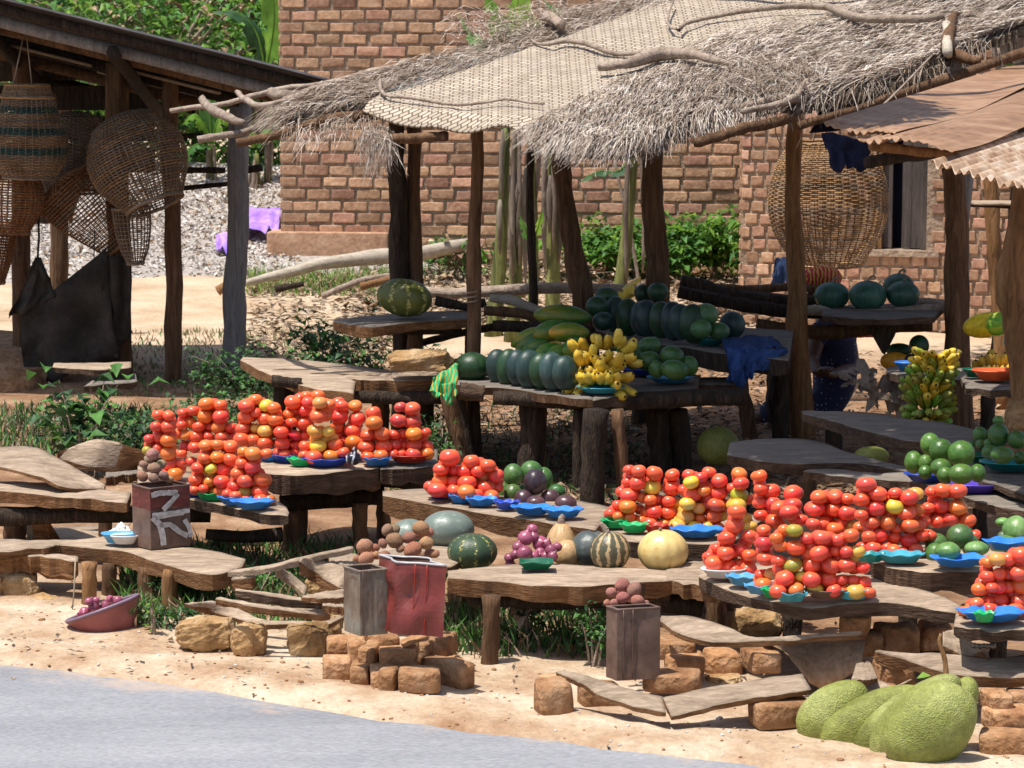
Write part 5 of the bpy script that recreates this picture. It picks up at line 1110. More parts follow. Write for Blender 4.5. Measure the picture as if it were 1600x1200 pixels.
T2 = '''215,163,140,r 335,105,100,o 350,165,110,r 440,105,120,o 235,240,90,r 318,238,110,r 175,270,85,o 205,340,100,r 310,350,150,r 140,360,80,r 110,430,130,r 170,440,90,r 232,455,100,p 320,465,95,r 120,540,140,o 235,545,90,r 80,610,90,r 145,630,100,r 225,625,110,r|12.1
455,168,125,y 540,180,100,o 440,285,140,o 510,285,110,o 415,425,145,y 530,425,110,y 440,555,170,y 590,540,125,r 325,555,110,r 315,635,100,r 400,655,150,r 555,645,135,o 665,610,100,r|11.97
620,170,120,r 650,195,115,r 770,195,120,o 630,295,155,r 785,310,175,r 610,385,120,o 745,415,165,r 670,440,100,r 620,460,100,r 755,525,150,o 670,510,90,r 720,610,100,r|12.1
932,255,125,r 940,348,170,o 880,455,120,r 1012,447,135,o 868,563,135,r 1025,555,145,r 885,650,115,r 1003,640,120,o|11.98
1175,205,100,p 1280,220,140,r 1160,325,145,p 1285,345,150,p 1120,450,100,r 1200,440,90,r 1295,443,140,o 1400,430,95,r 1125,540,110,p 1205,545,90,r 1300,550,155,r 1420,550,80,r 1110,625,90,r 1180,620,110,r 1290,625,130,r 1415,625,120,o|12.02'''
T2b = '''1068,475,108,r 1188,497,85,r 1278,520,85,r 1020,540,85,r 1097,545,70,r 1150,552,85,r 1222,550,65,r 1325,575,80,r 1015,605,85,o 1250,582,85,o 1090,608,70,r 1165,615,100,r 1265,645,105,r 1330,640,60,r 1000,655,100,r 1095,658,70,r 1160,665,95,o 1212,683,85,r 1297,688,65,r 960,635,50,r 1210,635,60,r|11.25'''
T3 = '''265,118,85,r 340,130,110,r 255,215,75,r 330,225,120,r 205,290,60,r 265,315,140,r 355,335,70,o 175,395,65,r 255,408,130,o 345,430,80,o 120,460,80,r 180,485,85,o 270,493,85,o 360,515,90,o|10.86
462,147,125,r 603,160,110,r 445,255,165,y 600,262,150,r 430,355,100,o 485,350,85,r 575,365,105,r 395,455,80,o 465,450,115,r 640,375,80,y 570,455,110,r 630,465,80,o 430,540,110,r 545,540,100,y|10.86
735,160,100,r 825,180,105,r 890,140,105,r 750,218,118,y 970,205,120,r 760,315,130,r 850,285,100,o 900,245,70,r 965,305,140,r 690,275,70,r 840,350,70,o 720,385,120,y 810,420,100,y 945,395,150,r 880,390,60,r 705,490,150,y 930,485,120,o 990,480,90,y 640,560,130,y 1040,390,60,r 780,570,120,y 875,560,90,y 965,570,80,o 820,500,80,o|10.78
1127,150,115,o 1140,228,120,r 1070,260,80,r 1125,320,140,g 1210,350,80,r 1110,400,160,y 1180,495,80,y 1215,560,100,y|10.72
1110,445,145,r 1090,560,150,r 1030,655,130,r 1210,640,120,r 1020,770,150,r 950,730,70,r 1145,740,120,r 1205,785,110,r 925,850,130,r 890,795,70,r 1045,865,90,r 1130,860,100,r 1195,900,130,r 1185,985,120,r 1090,905,70,r|9.95'''
T4 = '''40,70,100,o 45,180,110,r 130,195,145,r 50,290,80,r 145,295,125,r 45,390,100,r 160,440,150,r 120,400,70,r|10.55
308,213,145,r 310,310,140,r 190,325,120,r 278,368,155,r 380,430,110,r|10.45
520,243,130,r 655,240,125,r 755,258,115,r 490,340,165,r 640,345,120,r 750,370,155,r 475,465,120,r 550,465,120,r 650,505,140,o 700,460,110,r 580,430,80,r 790,480,80,y 850,490,110,o|10.28
910,142,150,r 870,265,120,r 1000,220,160,r 1140,210,110,r 985,335,165,r 1135,320,140,y 865,390,110,r 955,450,120,r 1080,450,130,o 930,570,120,r 1010,560,130,r 965,665,130,r 1070,660,90,r 1130,675,100,o 880,650,80,r|9.95
1255,248,140,r 1310,215,120,y 1235,370,165,r 1325,345,110,o 1155,495,90,r 1265,475,140,r 1335,475,100,r 1375,440,100,r 1130,575,100,r 1258,600,165,r 1365,560,90,r 1430,560,80,r 1200,690,80,r 1310,670,100,r|9.97
320,515,130,g 235,510,90,o 330,655,150,r 215,640,90,o 175,575,70,o 305,795,185,g 195,760,70,r 240,905,160,r 185,1010,135,r 330,1000,130,o 375,890,90,y|9.55
70,515,110,r 75,625,140,r 90,745,150,r 130,870,110,y 45,875,90,r 65,960,140,o|9.7
425,580,100,r 545,575,155,r 670,595,110,r 782,555,125,o 650,680,80,r 520,700,150,r 745,690,110,r 835,685,115,y 460,795,145,r 615,805,145,r 745,800,145,r 880,820,110,r 460,915,145,r 600,915,130,r 700,920,100,r 795,920,90,r 890,935,100,r 490,995,130,y 640,1005,120,r 710,1000,80,o 820,1010,150,y 930,1020,100,r 440,700,100,r|9.55'''
T5 = '''268,455,65,r 325,445,85,r 410,450,105,r 250,540,70,r 320,535,90,r 410,540,125,o 300,615,80,r 370,605,80,r 465,610,90,o 230,610,60,r 245,690,70,r 505,690,50,r|10.12
580,840,70,o 630,825,90,y 690,825,90,r 760,800,100,r 575,920,80,r 640,905,70,r 690,905,70,r 750,900,100,r 530,990,85,o 600,980,60,r 640,980,80,r 690,975,80,r 760,970,90,o 515,1070,80,r 580,1055,60,r 640,1055,100,r 750,1055,90,r 460,1110,60,o 520,1115,70,y 590,1100,90,r 660,1105,70,r 730,1105,90,r|9.3'''
HEAPN = {'T1': ['heap behind the marked tin', 'rear heap, second from far left', 'rear heap, third from far left', 'front heap on green tray, left', 'front heap on curled slab tip', 'tall rear heap of left group'],
 'T2': ['rear heap over narrow blue trays', 'heap on long dark blue tray', 'heap behind knotted striped bag', 'heap right of striped bag', 'dusky heap on red plate'],
 'T2b': ['heap beside purple avocados'],
 'T3': ['heap on bright green tray', 'heap behind cream pumpkin', 'heap over wide blue tray', 'rear heap with olive fruit', 'heap on white enamel plate'],
 'T4': ['rear heap, right group left end', 'single column rear heap', 'rear middle heap, right group', 'tallest heap over teal tray', 'heap left of avocado plate', 'front heap with green yellow fruit', 'front heap above green tray', 'rightmost front heap, bowed bench'],
 'T5': ['heap directly behind avocado plate', 'heap at right photo edge']}
CROP = {'T1': (190, 600, 260/1200), 'T2': (420, 600, .175), 'T2b': (400, 580, 450/1588), 'T3': (930, 710, .2), 'T4': (1180, 730, 300/1565), 'T5': (1380, 640, 220/776)}
toms = []
for key, txt in (('T1', T1), ('T2', T2), ('T2b', T2b), ('T3', T3), ('T4', T4), ('T5', T5)):
    ox, oy, k = CROP[key]
    for hi, hp in enumerate(txt.strip().split('\n')):
        its, Y = hp.rsplit('|', 1); L_ = [q.split(',') for q in its.split()]; ys = [float(q[1]) for q in L_]; lo, hi_ = min(ys), max(ys); xs_ = [float(q[0]) for q in L_]; xm = (min(xs_)+max(xs_))/2
        ORD = ['first', 'second', 'third', 'fourth', 'fifth', 'sixth', 'seventh', 'eighth', 'ninth', 'tenth', 'eleventh', 'twelfth']
        srt = sorted(L_, key=lambda q: -float(q[1])); rows = []; st_ = sum(float(q[2]) for q in L_)/len(L_)*.62
        for q in srt:
            if rows and float(rows[-1][0][1])-float(q[1]) < st_: rows[-1].append(q)
            else: rows.append([q])
        for ri, row in enumerate(rows):
            row.sort(key=lambda q: float(q[0]))
            for ci, q in enumerate(row):
                x, y, w_ = float(q[0]), float(q[1]), float(q[2]); f = (y-lo)/max(1, hi_-lo)
                wh = ('%s from left in %s row up' % (ORD[ci], ORD[ri])) if len(row) > 1 else 'alone in %s row up' % ORD[ri]
                toms.append(dict(px=ox+x*k, py=oy+y*k, w=w_*k, c=q[3], Y=float(Y), h=HEAPN[key][hi], lev='bottom layer' if f > .85 else '', wh=wh, key=key))
_md = {kk_: float(np.median([t['w'] for t in toms if t['key'] == kk_])) for kk_ in CROP}
for t in toms: t['w0'] = t['w']; t['w'] = min(max(t['w'], .90*_md[t['key']]), 1.25*_md[t['key']])
for t in toms: t['Y'] += random.uniform(-.01, .01)+(-.02 if t['lev'] == 'bottom layer' else 0)
for t in toms: t['Y0'] = t['Y']
for it in range(60):   # ease neighbours apart in depth so that no two pass through each other
    for t in toms: t['p'] = at(t['px'], t['py'], t['Y']); t['r'] = t['w']/2/pxm(t['Y'])
    mv = 0
    for i, a in enumerate(toms):
        for b_ in toms[i+1:]:
            if abs(a['px']-b_['px']) > 36 or abs(a['py']-b_['py']) > 34: continue
            d = a['p']-b_['p']; dz = d.z*1.12; dist = math.sqrt(d.x*d.x+d.y*d.y+dz*dz); need = (a['r']+b_['r'])*.93
            if dist < need*.90 and abs(d.y) < need:
                g_ = min((need-dist)*.35+.001, .012); s = 1 if (a['w0'] < b_['w0'] if abs(a['w0']-b_['w0']) > 2.5 else a['py'] < b_['py']) else -1
                if abs(d.y) > .012: s = 1 if d.y > 0 else -1
                a['Y'] += s*g_; b_['Y'] -= s*g_; mv += 1
    for t in toms: t['Y'] = min(max(t['Y'], t['Y0']-.07), t['Y0']+.08)
    if not mv: break
for t in toms: t['p'] = at(t['px'], t['py'], t['Y']); t['r'] = t['w']/2/pxm(t['Y'])
order = sorted(range(len(toms)), key=lambda i: -toms[i]['w0']); keepT = set(order[:300])
def tcol(c): 
    b_ = TC[c]; v = random.uniform(.85, 1.12); return (b_[0]*v, b_[1]*random.uniform(.7, 1.5), b_[2]*random.uniform(.8, 1.3))
tmats = {}
for c in TC:
    m_ = M['tom'].copy(); m_.name = 'tomato_flesh_'+CN[c].replace(' ', '_'); nt_ = m_.node_tree
    mixn = [n_ for n_ in nt_.nodes if n_.type == 'MIX'][0]
    for l in list(nt_.links):
        if l.to_node == mixn and l.to_socket == mixn.inputs[6]: nt_.links.remove(l)
    for l in list(nt_.links):
        if l.to_node == mixn and l.to_socket == mixn.inputs[0]: nt_.links.remove(l)
    mixn.inputs[0].default_value = .08; mixn.inputs[6].default_value = (*TC[c], 1); tmats[c] = m_
gT = G(); tk = list(TC)
seen = {}
for i, t in enumerate(toms):
    rot = (random.gauss(0, .16), random.gauss(0, .16), random.random()*6.28); vz = random.uniform(.94, 1.04)
    if i in keepT:
        lab = '%s tomato, %s, %s' % (CN[t['c']], t['wh'], t['h'])
        inst('tomato', random.choice(TOM), t['p'], rot, (t['r']*1.12, t['r']*1.12, t['r']*vz*1.07), tcol(t['c']), lab, 'tomato', 'tomatoes stacked in heaps for sale')
    else:
        me = random.choice(TOM); Mx = Matrix.LocRotScale(t['p'], __import__('mathutils').Euler(rot), Vector((t['r'],)*3)); gT.add([Mx @ v.co for v in me.vertices], [tuple(q.vertices) for q in me.polygons], tk.index(t['c']))
for t in toms:   # the hidden rear half of every heap
    for k_ in (1,):
        p = t['p']+Vector((random.gauss(0, .006), t['r']*1.8*k_, -.010))
        if all((p-u['p']).length > (t['r']+u['r'])*.72 for u in toms if abs(u['px']-t['px']) < 60):
            V, F = sph(10, 7); gT.add([p+Vector((v.x*t['r']*.95, v.y*t['r']*.95, v.z*t['r']*.84)) for v in V], F, tk.index(t['c']))
for i, t in enumerate(toms):
    for u in toms[i+1:]:
        if t['h'] == u['h'] and (t['p']-u['p']).length < 2.3*t['r'] and random.random() < .75:
            p = (t['p']+u['p'])/2+Vector((0, t['r']*1.25, -.008)); V, F = sph(10, 7); gT.add([p+Vector((v.x*t['r'], v.y*t['r'], v.z*t['r']*.9)) for v in V], F, tk.index(random.choice([t['c'], u['c'], 'r'])))
tagit(gT.build('tomatoes', [tmats[c] for c in TC]), 'smaller and rear tomatoes filling out the backs of all the heaps', 'tomatoes', 'tomatoes stacked in heaps for sale', 'stuff')

# ---- trays and plates
def tray(label, cx, cy, wpx, z, mat_, dep=.62, hgt=.032, sides=8, rot=0, cat='tray', group='plastic trays under the produce', scal=.10, tilt=0, Y=None, round_=False, rim=1.0):
    c = on(cx, cy, z) if Y is None else at(cx, cy, Y); r = wpx/2/pxm(c.y); n = 48; V = []; F = []
    def sh(a):
        if round_: return 1
        k = math.pi/sides; aa = ((a+rot) % (2*k))-k; return math.cos(k)/math.cos(aa)*(1-scal*math.cos(a*sides+rot*sides)**8*.35)
    prof = [(.0, .004), (.60, .004), (.66, .006), (.94, 1.0), (1.0*rim, 1.0), (1.0*rim, .86), (.92, .80), (.62, -.04), (0, -.04)]
    for (pr, pz) in prof:
        for j in range(n):
            a = 2*math.pi*j/n; wv = (0 if round_ else .10*math.cos(a*sides+1)*(pr > .9)); q = Vector((math.cos(a)*sh(a)*pr*r, math.sin(a)*sh(a)*pr*r*dep, (pz+wv)*hgt))
            V.append(q)
    for i in range(len(prof)-1):
        for j in range(n): a = i*n+j; b_ = i*n+(j+1) % n; F.append((a, b_, b_+n, a+n))
    Rm = Matrix.Rotation(tilt, 4, 'Y'); V = [c+(Rm @ v)+Vector((0, r*dep*.95 if Y is None else 0, 0)) for v in V]
    o = mk('tray' if cat == 'tray' else cat, V, F, M[mat_], loc=c)
    return tagit(o, label, cat, group)
for a in [
    ('thin blue tray under the left tomatoes beside the marked tin', 302, 778, 60, .352, 'dblue'), ('green tray between blue ones under the left tomatoes', 330, 783, 56, .356, 'green'),
    ('blue tray second from the tip of the curled slab', 365, 790, 60, .360, 'blue'), ('sky blue scalloped tray at the tip of the curled slab', 393, 797, 78, .362, 'blue'),
    ('blue scalloped tray at the left end of the cracked log slab', 428, 722, 62, .435, 'blue'), ('grey blue tray partly under the blue one on the cracked slab', 448, 724, 60, .437, 'dblue'), ('green tray edge showing beside the long blue tray', 470, 729, 50, .438, 'green'),
    ('long dark blue tray under the big yellow tomatoes', 508, 730, 88, .44, 'dblue'), ('small blue tray right of the knotted striped bag', 588, 728, 50, .44, 'blue'),
    ('pale violet blue tray at the left of the middle tomatoes', 688, 780, 48, .405, 'dblue'), ('dark blue tray second under the middle tomatoes', 722, 787, 50, .407, 'blue'), ('blue tray in front of the middle tomatoes', 752, 792, 58, .409, 'blue'), ('narrow blue tray beside the green avocados', 792, 797, 46, .411, 'dblue'),
    ('sky blue scalloped tray under the dark purple avocados', 832, 806, 74, .413, 'blue'), ('sky blue scalloped tray under the single purple avocado', 880, 810, 70, .414, 'blue'),
    ('bright green tray at the left end of the right tomato group', 962, 826, 50, .372, 'green'), ('bright green folded tray left of the cream pumpkin', 992, 833, 52, .372, 'green'), ('wide blue tray behind the right side of the cream pumpkin', 1090, 842, 92, .37, 'blue'), ('red tray edge above the cream pumpkin', 1028, 834, 50, .37, 'redp'),
    ('sky blue tray second from left in the front right group', 1165, 916, 66, .352, 'sky'), ('sky blue tray before the green one in the front right group', 1190, 930, 62, .352, 'sky'), ('green tray edge between the sky blue front right trays', 1210, 935, 44, .354, 'green'),
    ('cyan blue tray under the front right heap', 1238, 942, 62, .352, 'cyan'), ('cyan blue tray at the right end of the front right heap', 1336, 938, 60, .356, 'cyan'),
    ('teal tray at the left of the long cyan one', 1362, 880, 52, .43, 'teal'), ('long cyan tray under the right tomatoes', 1410, 882, 84, .432, 'cyan'),
    ('blue scalloped plate holding green avocados at right', 1503, 888, 100, .44, 'blue'), ('sky blue plate of pale green fruit near the right edge', 1580, 862, 90, .46, 'blue'),
    ('blue tray with a green stripe at the right photo edge', 1555, 975, 122, .36, 'blue'), ('green tray edge showing in the right edge blue tray', 1540, 973, 40, .372, 'green')]:
    tray(*a, rot=random.random(), sides=random.choice([6, 8]))
tray('round red plate under the dusky red tomato heap', 640, 724, 74, .445, 'redp', round_=True, cat='plate', group='round plates')
tray('white enamel plate at the left of the front right tomatoes', 1132, 905, 74, .355, 'white', round_=True, cat='plate', group='round plates')
tray('dark brown plate edge in front of the cyan tray', 1295, 938, 74, .358, 'tinb', round_=True, cat='plate', group='round plates')
tray('teal oval plate under the yellow bananas', 940, 616, 76, .512, 'cyan', round_=True, cat='plate', group='round plates', dep=.6, hgt=.03)
tray('light blue round plate of avocados on the dark table', 1049, 600, 76, .512, 'sky', round_=True, cat='plate', group='round plates', dep=.7, hgt=.03)
tray('dark blue plate behind the light blue one', 1000, 588, 62, .512, 'dblue', round_=True, cat='plate', group='round plates', dep=.7, hgt=.035)
tray('deep teal plate on the raised shelf beside the blue cloth', 1100, 540, 74, .665, 'teal', round_=True, cat='plate', group='round plates', dep=.6, hgt=.035, tilt=.12)
tray('dark blue plate under the avocados on the shaded bench', 1452, 754, 76, .48, 'dblue', round_=True, cat='plate', group='round plates')
tray('purple round plate sticking out right of the avocados', 1530, 772, 84, .478, 'purple', round_=True, cat='plate', group='round plates', hgt=.035)
tray('dark teal plate of avocados at the right edge', 1590, 738, 112, .535, 'teal', round_=True, cat='plate', group='round plates', hgt=.035)
tray('teal rimmed plate partly behind the dark teal one', 1550, 725, 80, .53, 'dgreen', round_=True, cat='plate', group='round plates')
tray('orange basin under the bananas at the right rear', 1562, 596, 82, .615, 'orangep', round_=True, cat='basin', group='round plates', hgt=.05)
tray('dark teal basin left of the orange one', 1530, 590, 50, .612, 'dgreen', round_=True, cat='basin', group='round plates', hgt=.04)
tray('blue bowl beside the purple fruit at the right rear', 1425, 582, 52, .60, 'blue', round_=True, cat='bowl', group='round plates', hgt=.05)
tray('white flecked blue garlic plate on the front bench', 184, 850, 58, .215, 'sky', round_=True, cat='plate', group='round plates', hgt=.04)
tray('second pale plate under the garlic', 193, 851, 48, .216, 'white', round_=True, cat='plate', group='round plates', hgt=.035)
tray('dark green rectangular tray of red onions', 838, 893, 78, .312, 'dgreen', sides=4, rot=math.pi/4, scal=0, dep=.75, hgt=.03)

# ---- round fruit by traced outline
def fruit(name, label, cat, cx, cy, w_, h_, Y, mat_, col=(1, 1, 1), group=None, dep=None, tilt=0, shape=None, res=(24, 16), rotz=0, stem=None):
    """w_,h_ in px; long axis tilt in the picture plane"""
    c = at(cx, cy, Y); s = pxm(Y); a = w_/2/s; b_ = h_/2/s; d = dep/2/s if dep else (a+b_)/2
    def f(v):
        q = Vector(v)
        if shape: q = Vector(shape(q))
        return (q.x*a, q.y*d, q.z*b_)
    V, F = sph(res[0], res[1], f); Rm = Matrix.Rotation(tilt, 3, 'Y') @ Matrix.Rotation(rotz, 3, 'Z')
    e = c if not stem else c
    o = mk(name, [c+(Rm @ Vector(v)) for v in V], F, M[mat_], loc=c); o.color = (*col, 1); tagit(o, label, cat, group)
    if stem:
        P = [c+(Rm @ Vector((x*a, 0, z*b_))) for x, z in stem[0]]; V, F = tube(smoothpts(P, 8) if len(P) > 2 else P, [stem[1]/s]*len(P) if len(P) < 3 else [stem[1]/s*(1.4-.6*i/7) for i in range(8)], 7, .2); mk('stalk', V, F, M[stem[2]], o)
    return o
gm = 'watermelons in the lower row'; X = [(779, 574, 44, 62), (795, 575, 44, 62), (811, 576, 46, 62), (829, 578, 48, 63), (848, 580, 46, 62), (864, 581, 46, 62), (884, 583, 48, 60)]
nm = ['first', 'second', 'third', 'fourth', 'fifth', 'sixth', 'seventh', 'eighth', 'ninth', 'tenth']
fruit('watermelon', 'dark green long watermelon lying at the left end of the lower row', 'watermelon', 738, 573, 58, 46, 14.35, 'melon', (.75, 1.1, .5), gm)
for i, q in enumerate(X):
    fruit('watermelon', '%s watermelon standing in the lower row, %s from its left end' % ('grey bloomed' if i % 2 else 'green', nm[i+1]), 'watermelon', q[0], q[1], q[2]*random.uniform(.94, 1.06), q[3]*random.uniform(.93, 1.04), 14.25-i*.075, 'melon', [(1.0, 1.0, 1.3), (.75, .95, .6), (1.1, 1.05, 1.5)][i % 3], gm, dep=34, tilt=-.12+random.gauss(0, .04), rotz=.5)
gm = 'watermelons in the upper row'; X = [(962, 492, 42, 62), (982, 496, 44, 62), (1003, 498, 44, 60), (1012, 498, 44, 60), (1034, 500, 46, 62), (1052, 502, 44, 62), (1064, 503, 44, 62), (1084, 506, 52, 64)]
for i, q in enumerate(X):
    fruit('watermelon', '%s watermelon standing in the upper row, %s from its left end' % ('grey bloomed' if i % 2 else 'green', nm[i]), 'watermelon', q[0], q[1], q[2]*random.uniform(.94, 1.06), q[3]*random.uniform(.93, 1.04), 15.0-i*.075, 'melon', [(1.0, 1.0, 1.3), (.75, .95, .6), (1.1, 1.05, 1.5)][i % 3], gm, dep=34, tilt=-.12+random.gauss(0, .04), rotz=.5)
fruit('watermelon', 'grey green round watermelon behind the teal plate at the right end of the upper row', 'watermelon', 1144, 508, 42, 44, 14.75, 'melon', (1.4, 1.5, 2.1), gm)
for q, Y, c_, lb in [((948, 463, 38, 30), 15.1, (.8, 1.0, .6), 'dark round watermelon topmost behind the papayas'), ((933, 479, 36, 34), 14.9, (.7, 1, .6), 'dark green watermelon just above the papaya ends'), ((942, 502, 34, 30), 14.75, (.6, .8, .8), 'shadowed watermelon beside the left end of the upper row'), ((1028, 456, 34, 30), 15.25, (.9, 1.1, .7), 'small watermelon leaning on the thick middle post'), ((1004, 459, 26, 30), 15.35, (.6, .9, .6), 'small dark watermelon half hidden left of the thick middle post')]:
    fruit('watermelon', lb, 'watermelon', *q, Y, 'melon', c_, 'single dark watermelons')
for q, Y, lb in [((1300, 462, 56, 44), 15.7, 'leftmost watermelon standing on the pale rail'), ((1356, 462, 60, 48), 15.6, 'watermelon in the middle of the pale rail with curled stalks'), ((1404, 447, 50, 40), 15.9, 'rear watermelon behind the rightmost one on the pale rail'), ((1411, 460, 53, 42), 15.6, 'rightmost watermelon on the pale rail')]:
    fruit('watermelon', lb, 'watermelon', *q, Y, 'melon', (1.5, 2.0, 2.0), 'watermelons standing on the pale rail', stem=([(0, .95), (.1, 1.2), (.3, 1.3), (.4, 1.1)], 1.5, 'stick'))
# papayas
def papshape(q): return (q.x, q.y*(1-.12*q.x), q.z*(1-.25*max(0, q.x)**2-.10*max(0, -q.x)**2+.03*math.cos(5*math.atan2(q.y, q.z))))
gp = 'papayas piled on the dark table'
for q, Y, c_, lb, tl in [((879, 494, 92, 36), 14.7, (.8, .9, .8), 'longest dark green papaya on top of the pile', .06), ((862, 517, 62, 34), 14.6, (1, 1, .8), 'green papaya under the longest one', -.25), ((889, 520, 66, 32), 14.5, (3.2, 1.7, .9), 'yellow streaked papaya in the middle of the pile', 0), ((822, 527, 56, 22), 14.75, (2.6, 1.9, 1), 'yellow green papaya at the left of the pile', -.55), ((828, 534, 54, 24), 14.65, (1.1, 1.2, 1.2), 'green papaya just right of the leftmost one', -.6), ((836, 544, 50, 28), 14.55, (.9, 1.2, 1.3), 'green papaya lying behind the lower watermelons', -.5), ((856, 548, 44, 24), 14.45, (1.3, 1.5, .8), 'light green papaya low in the pile', -.3), ((872, 552, 46, 26), 14.4, (2.2, 1.5, .8), 'olive papaya low in the pile beside the bananas', -.35), ((899, 545, 44, 34), 14.35, (.9, 1.2, .9), 'round green papaya next to the bananas', -.2)]:
    fruit('papaya', lb, 'papaya', *q, Y, 'papaya', c_, gp, dep=q[3]*1.05, tilt=tl, shape=papshape)
bleaf_e = empty('yellow_leaf', at(985, 455, 15.5), 'curled yellow leaf standing behind the upper watermelons', 'leaf')
bleaf(bleaf_e, [(978, 478, 15.4), (976, 462, 15.4), (984, 446, 15.4), (1002, 432, 15.4)], 15, 'leafy', 'blade'); 
for o in list(bleaf_e.children): o.data.materials[0] = M['banana']
# avocados / small green fruit
ga = 'avocados on the dark table'
def avo(lb, cx, cy, w_, h_, Y, col=(1, 1, 1), group=ga, tilt=0, m_='mango', pear=0, big=1):
    w_ *= big; h_ *= big; sh = (lambda q: (q.x*(1-pear*.35*max(0, q.x)), q.y*(1-pear*.5*max(0, q.x)**1.2), q.z*(1-pear*.5*max(0, q.x)**1.2))) if pear else None
    return fruit('avocado', lb, 'avocado', cx, cy, w_*1.1, h_*1.1, Y, m_, col, group, tilt=tilt, shape=sh, res=(18, 12))
for i, (a, lb) in enumerate([((1014, 541, 35, 27, 14.15), 'topmost avocado of the heap beside the bananas'), ((990, 561, 28, 32, 14.05), 'left avocado beside the bananas'), ((1013, 564, 37, 28, 14.0), 'wide avocado in the front of the heap beside the bananas'), ((1050, 556, 36, 29, 13.95), 'upper avocado on the light blue plate'), ((1026, 577, 24, 26, 13.88), 'small left avocado on the light blue plate'), ((1054, 578, 41, 29, 13.8), 'largest front avocado on the light blue plate'), ((1077, 572, 26, 30, 13.95), 'dark right avocado on the light blue plate')]): avo(lb, *a, tilt=.2 if i % 2 else -.2)
for a, lb in [((1103, 492, 37, 33, 14.5), 'top avocado on the deep teal plate'), ((1077, 509, 26, 30, 14.5), 'left avocado on the deep teal plate'), ((1095, 514, 32, 28, 14.4), 'front avocado on the deep teal plate'), ((1124, 518, 30, 26, 14.45), 'right avocado on the deep teal plate')]: avo(lb, *a, col=(1.2, 1.1, 1.6), group='avocados on the deep teal plate')
gk = 'avocados on the middle bench'
for a, c_, m_, lb in [((802, 742, 30, 33, 11.45), (1.3, 1.1, 1.2), 'mango', 'left green avocado standing behind the purple ones'), ((830, 738, 34, 34, 11.5), (1.3, 1.2, 1.2), 'mango', 'broad green avocado highest behind the purple ones'), ((850, 748, 26, 34, 11.6), (1.4, 1.3, 1.2), 'mango', 'green avocado half hidden right behind the top purple one'), ((785, 769, 20, 30, 11.42), (1.4, 1.2, 1.2), 'mango', 'green avocado next to the middle tomatoes'), ((801, 771, 27, 28, 11.35), (1.9, 1.2, 1.3), 'mango', 'reddish green avocado in the front left'), ((818, 765, 18, 16, 11.5), (1, 1, 1), 'mango', 'small green avocado peeping between others'), ((870, 768, 26, 22, 11.55), (.8, 1, .9), 'mango', 'dark green avocado at the rear right'),
    ((836, 753, 34, 38, 11.28), (1, 1, 1), 'aubergine', 'glossy purple avocado on top of the pile'), ((818, 780, 28, 28, 11.25), (1.6, 1.2, 1.2), 'aubergine', 'purple avocado at the left front of the tray'), ((837, 786, 29, 22, 11.15), (1.8, 1.3, 1.2), 'aubergine', 'purple avocado in the middle front of the tray'), ((860, 778, 28, 26, 11.28), (2.2, 1.6, 1.4), 'aubergine', 'brownish purple avocado right of the middle'), ((884, 786, 32, 24, 11.15), (1.8, 1.4, 1.2), 'aubergine', 'purple avocado alone on the right tray'), ((868, 790, 22, 15, 11.25), (1.8, 1.4, 1.2), 'aubergine', 'small purple avocado low between the two trays')]:
    if m_ not in M: M[m_] = mat('aubergine_skin', [(.025, .016, .022), (.05, .032, .04), (.085, .055, .06)], 5, rough=.3, bump=.25, bscale=50, spec=.5, objcol=True)
    avo(lb, *a, col=c_, group=gk, m_=m_)
for a, c_, pr, lb in [((1463, 850, 34, 32, 10.0), (1.6, 1.4, 1.5), 0, 'rear left avocado on the blue scalloped plate'), ((1500, 838, 40, 36, 9.9), (1.3, 1.1, 1.3), 0, 'dark top avocado on the blue scalloped plate'), ((1516, 852, 26, 34, 9.98), (1, 1, 1), 0, 'shadowed avocado behind the top one at right'), ((1461, 864, 28, 30, 9.93), (2, 1.7, 1.8), 0, 'left avocado on the blue scalloped plate'), ((1485, 861, 46, 27, 9.78), (1.8, 1.5, 1.7), 1, 'pear shaped avocado lying in front on the blue plate'), ((1528, 857, 40, 22, 9.82), (2, 1.7, 2.0), .5, 'long right avocado on the blue scalloped plate'),
    ((1569, 852, 42, 30, 10.1), (2.6, 2.0, 2.4), 0, 'pale green fruit on the sky blue plate near the edge'), ((1590, 830, 46, 46, 10.2), (2.8, 2.2, 2.8), .6, 'big pale green papaya like fruit at the right edge'), ((1568, 838, 18, 16, 10.2), (1.6, 1.0, 2.4), 0, 'small greyish fruit between the pale green ones'), ((1567, 816, 22, 14, 10.3), (3, 2.4, 2.8), 0, 'pale stalk end of a green fruit at the right edge')]:
    avo(lb, *a, col=c_, pear=pr, group='avocados on the right front bench')
k5 = 220/776
for a, lb in [((258, 190, 90, 105, 10.95), 'rear left avocado high on the shaded heap'), ((318, 225, 110, 110, 10.85), 'upper middle avocado of the shaded heap'), ((430, 245, 125, 125, 10.8), 'largest top right avocado of the shaded heap'), ((167, 290, 85, 105, 10.9), 'leftmost avocado of the shaded heap'), ((232, 295, 65, 80, 10.85), 'small avocado inside the shaded heap'), ((232, 345, 65, 65, 10.8), 'low small avocado at the left of the shaded heap'), ((318, 320, 100, 85, 10.75), 'middle avocado of the shaded heap'), ((340, 360, 75, 75, 10.65), 'netted avocado low in the shaded heap'), ((430, 355, 120, 95, 10.6), 'front avocado of the shaded heap'), ((520, 350, 75, 85, 10.75), 'rightmost avocado of the shaded heap')]:
    avo(lb, 1380+a[0]*k5, 640+a[1]*k5, a[2]*k5, a[3]*k5, a[4], col=(1.3, 1.2, .8), group='avocados on the purple plate', big=1.12)
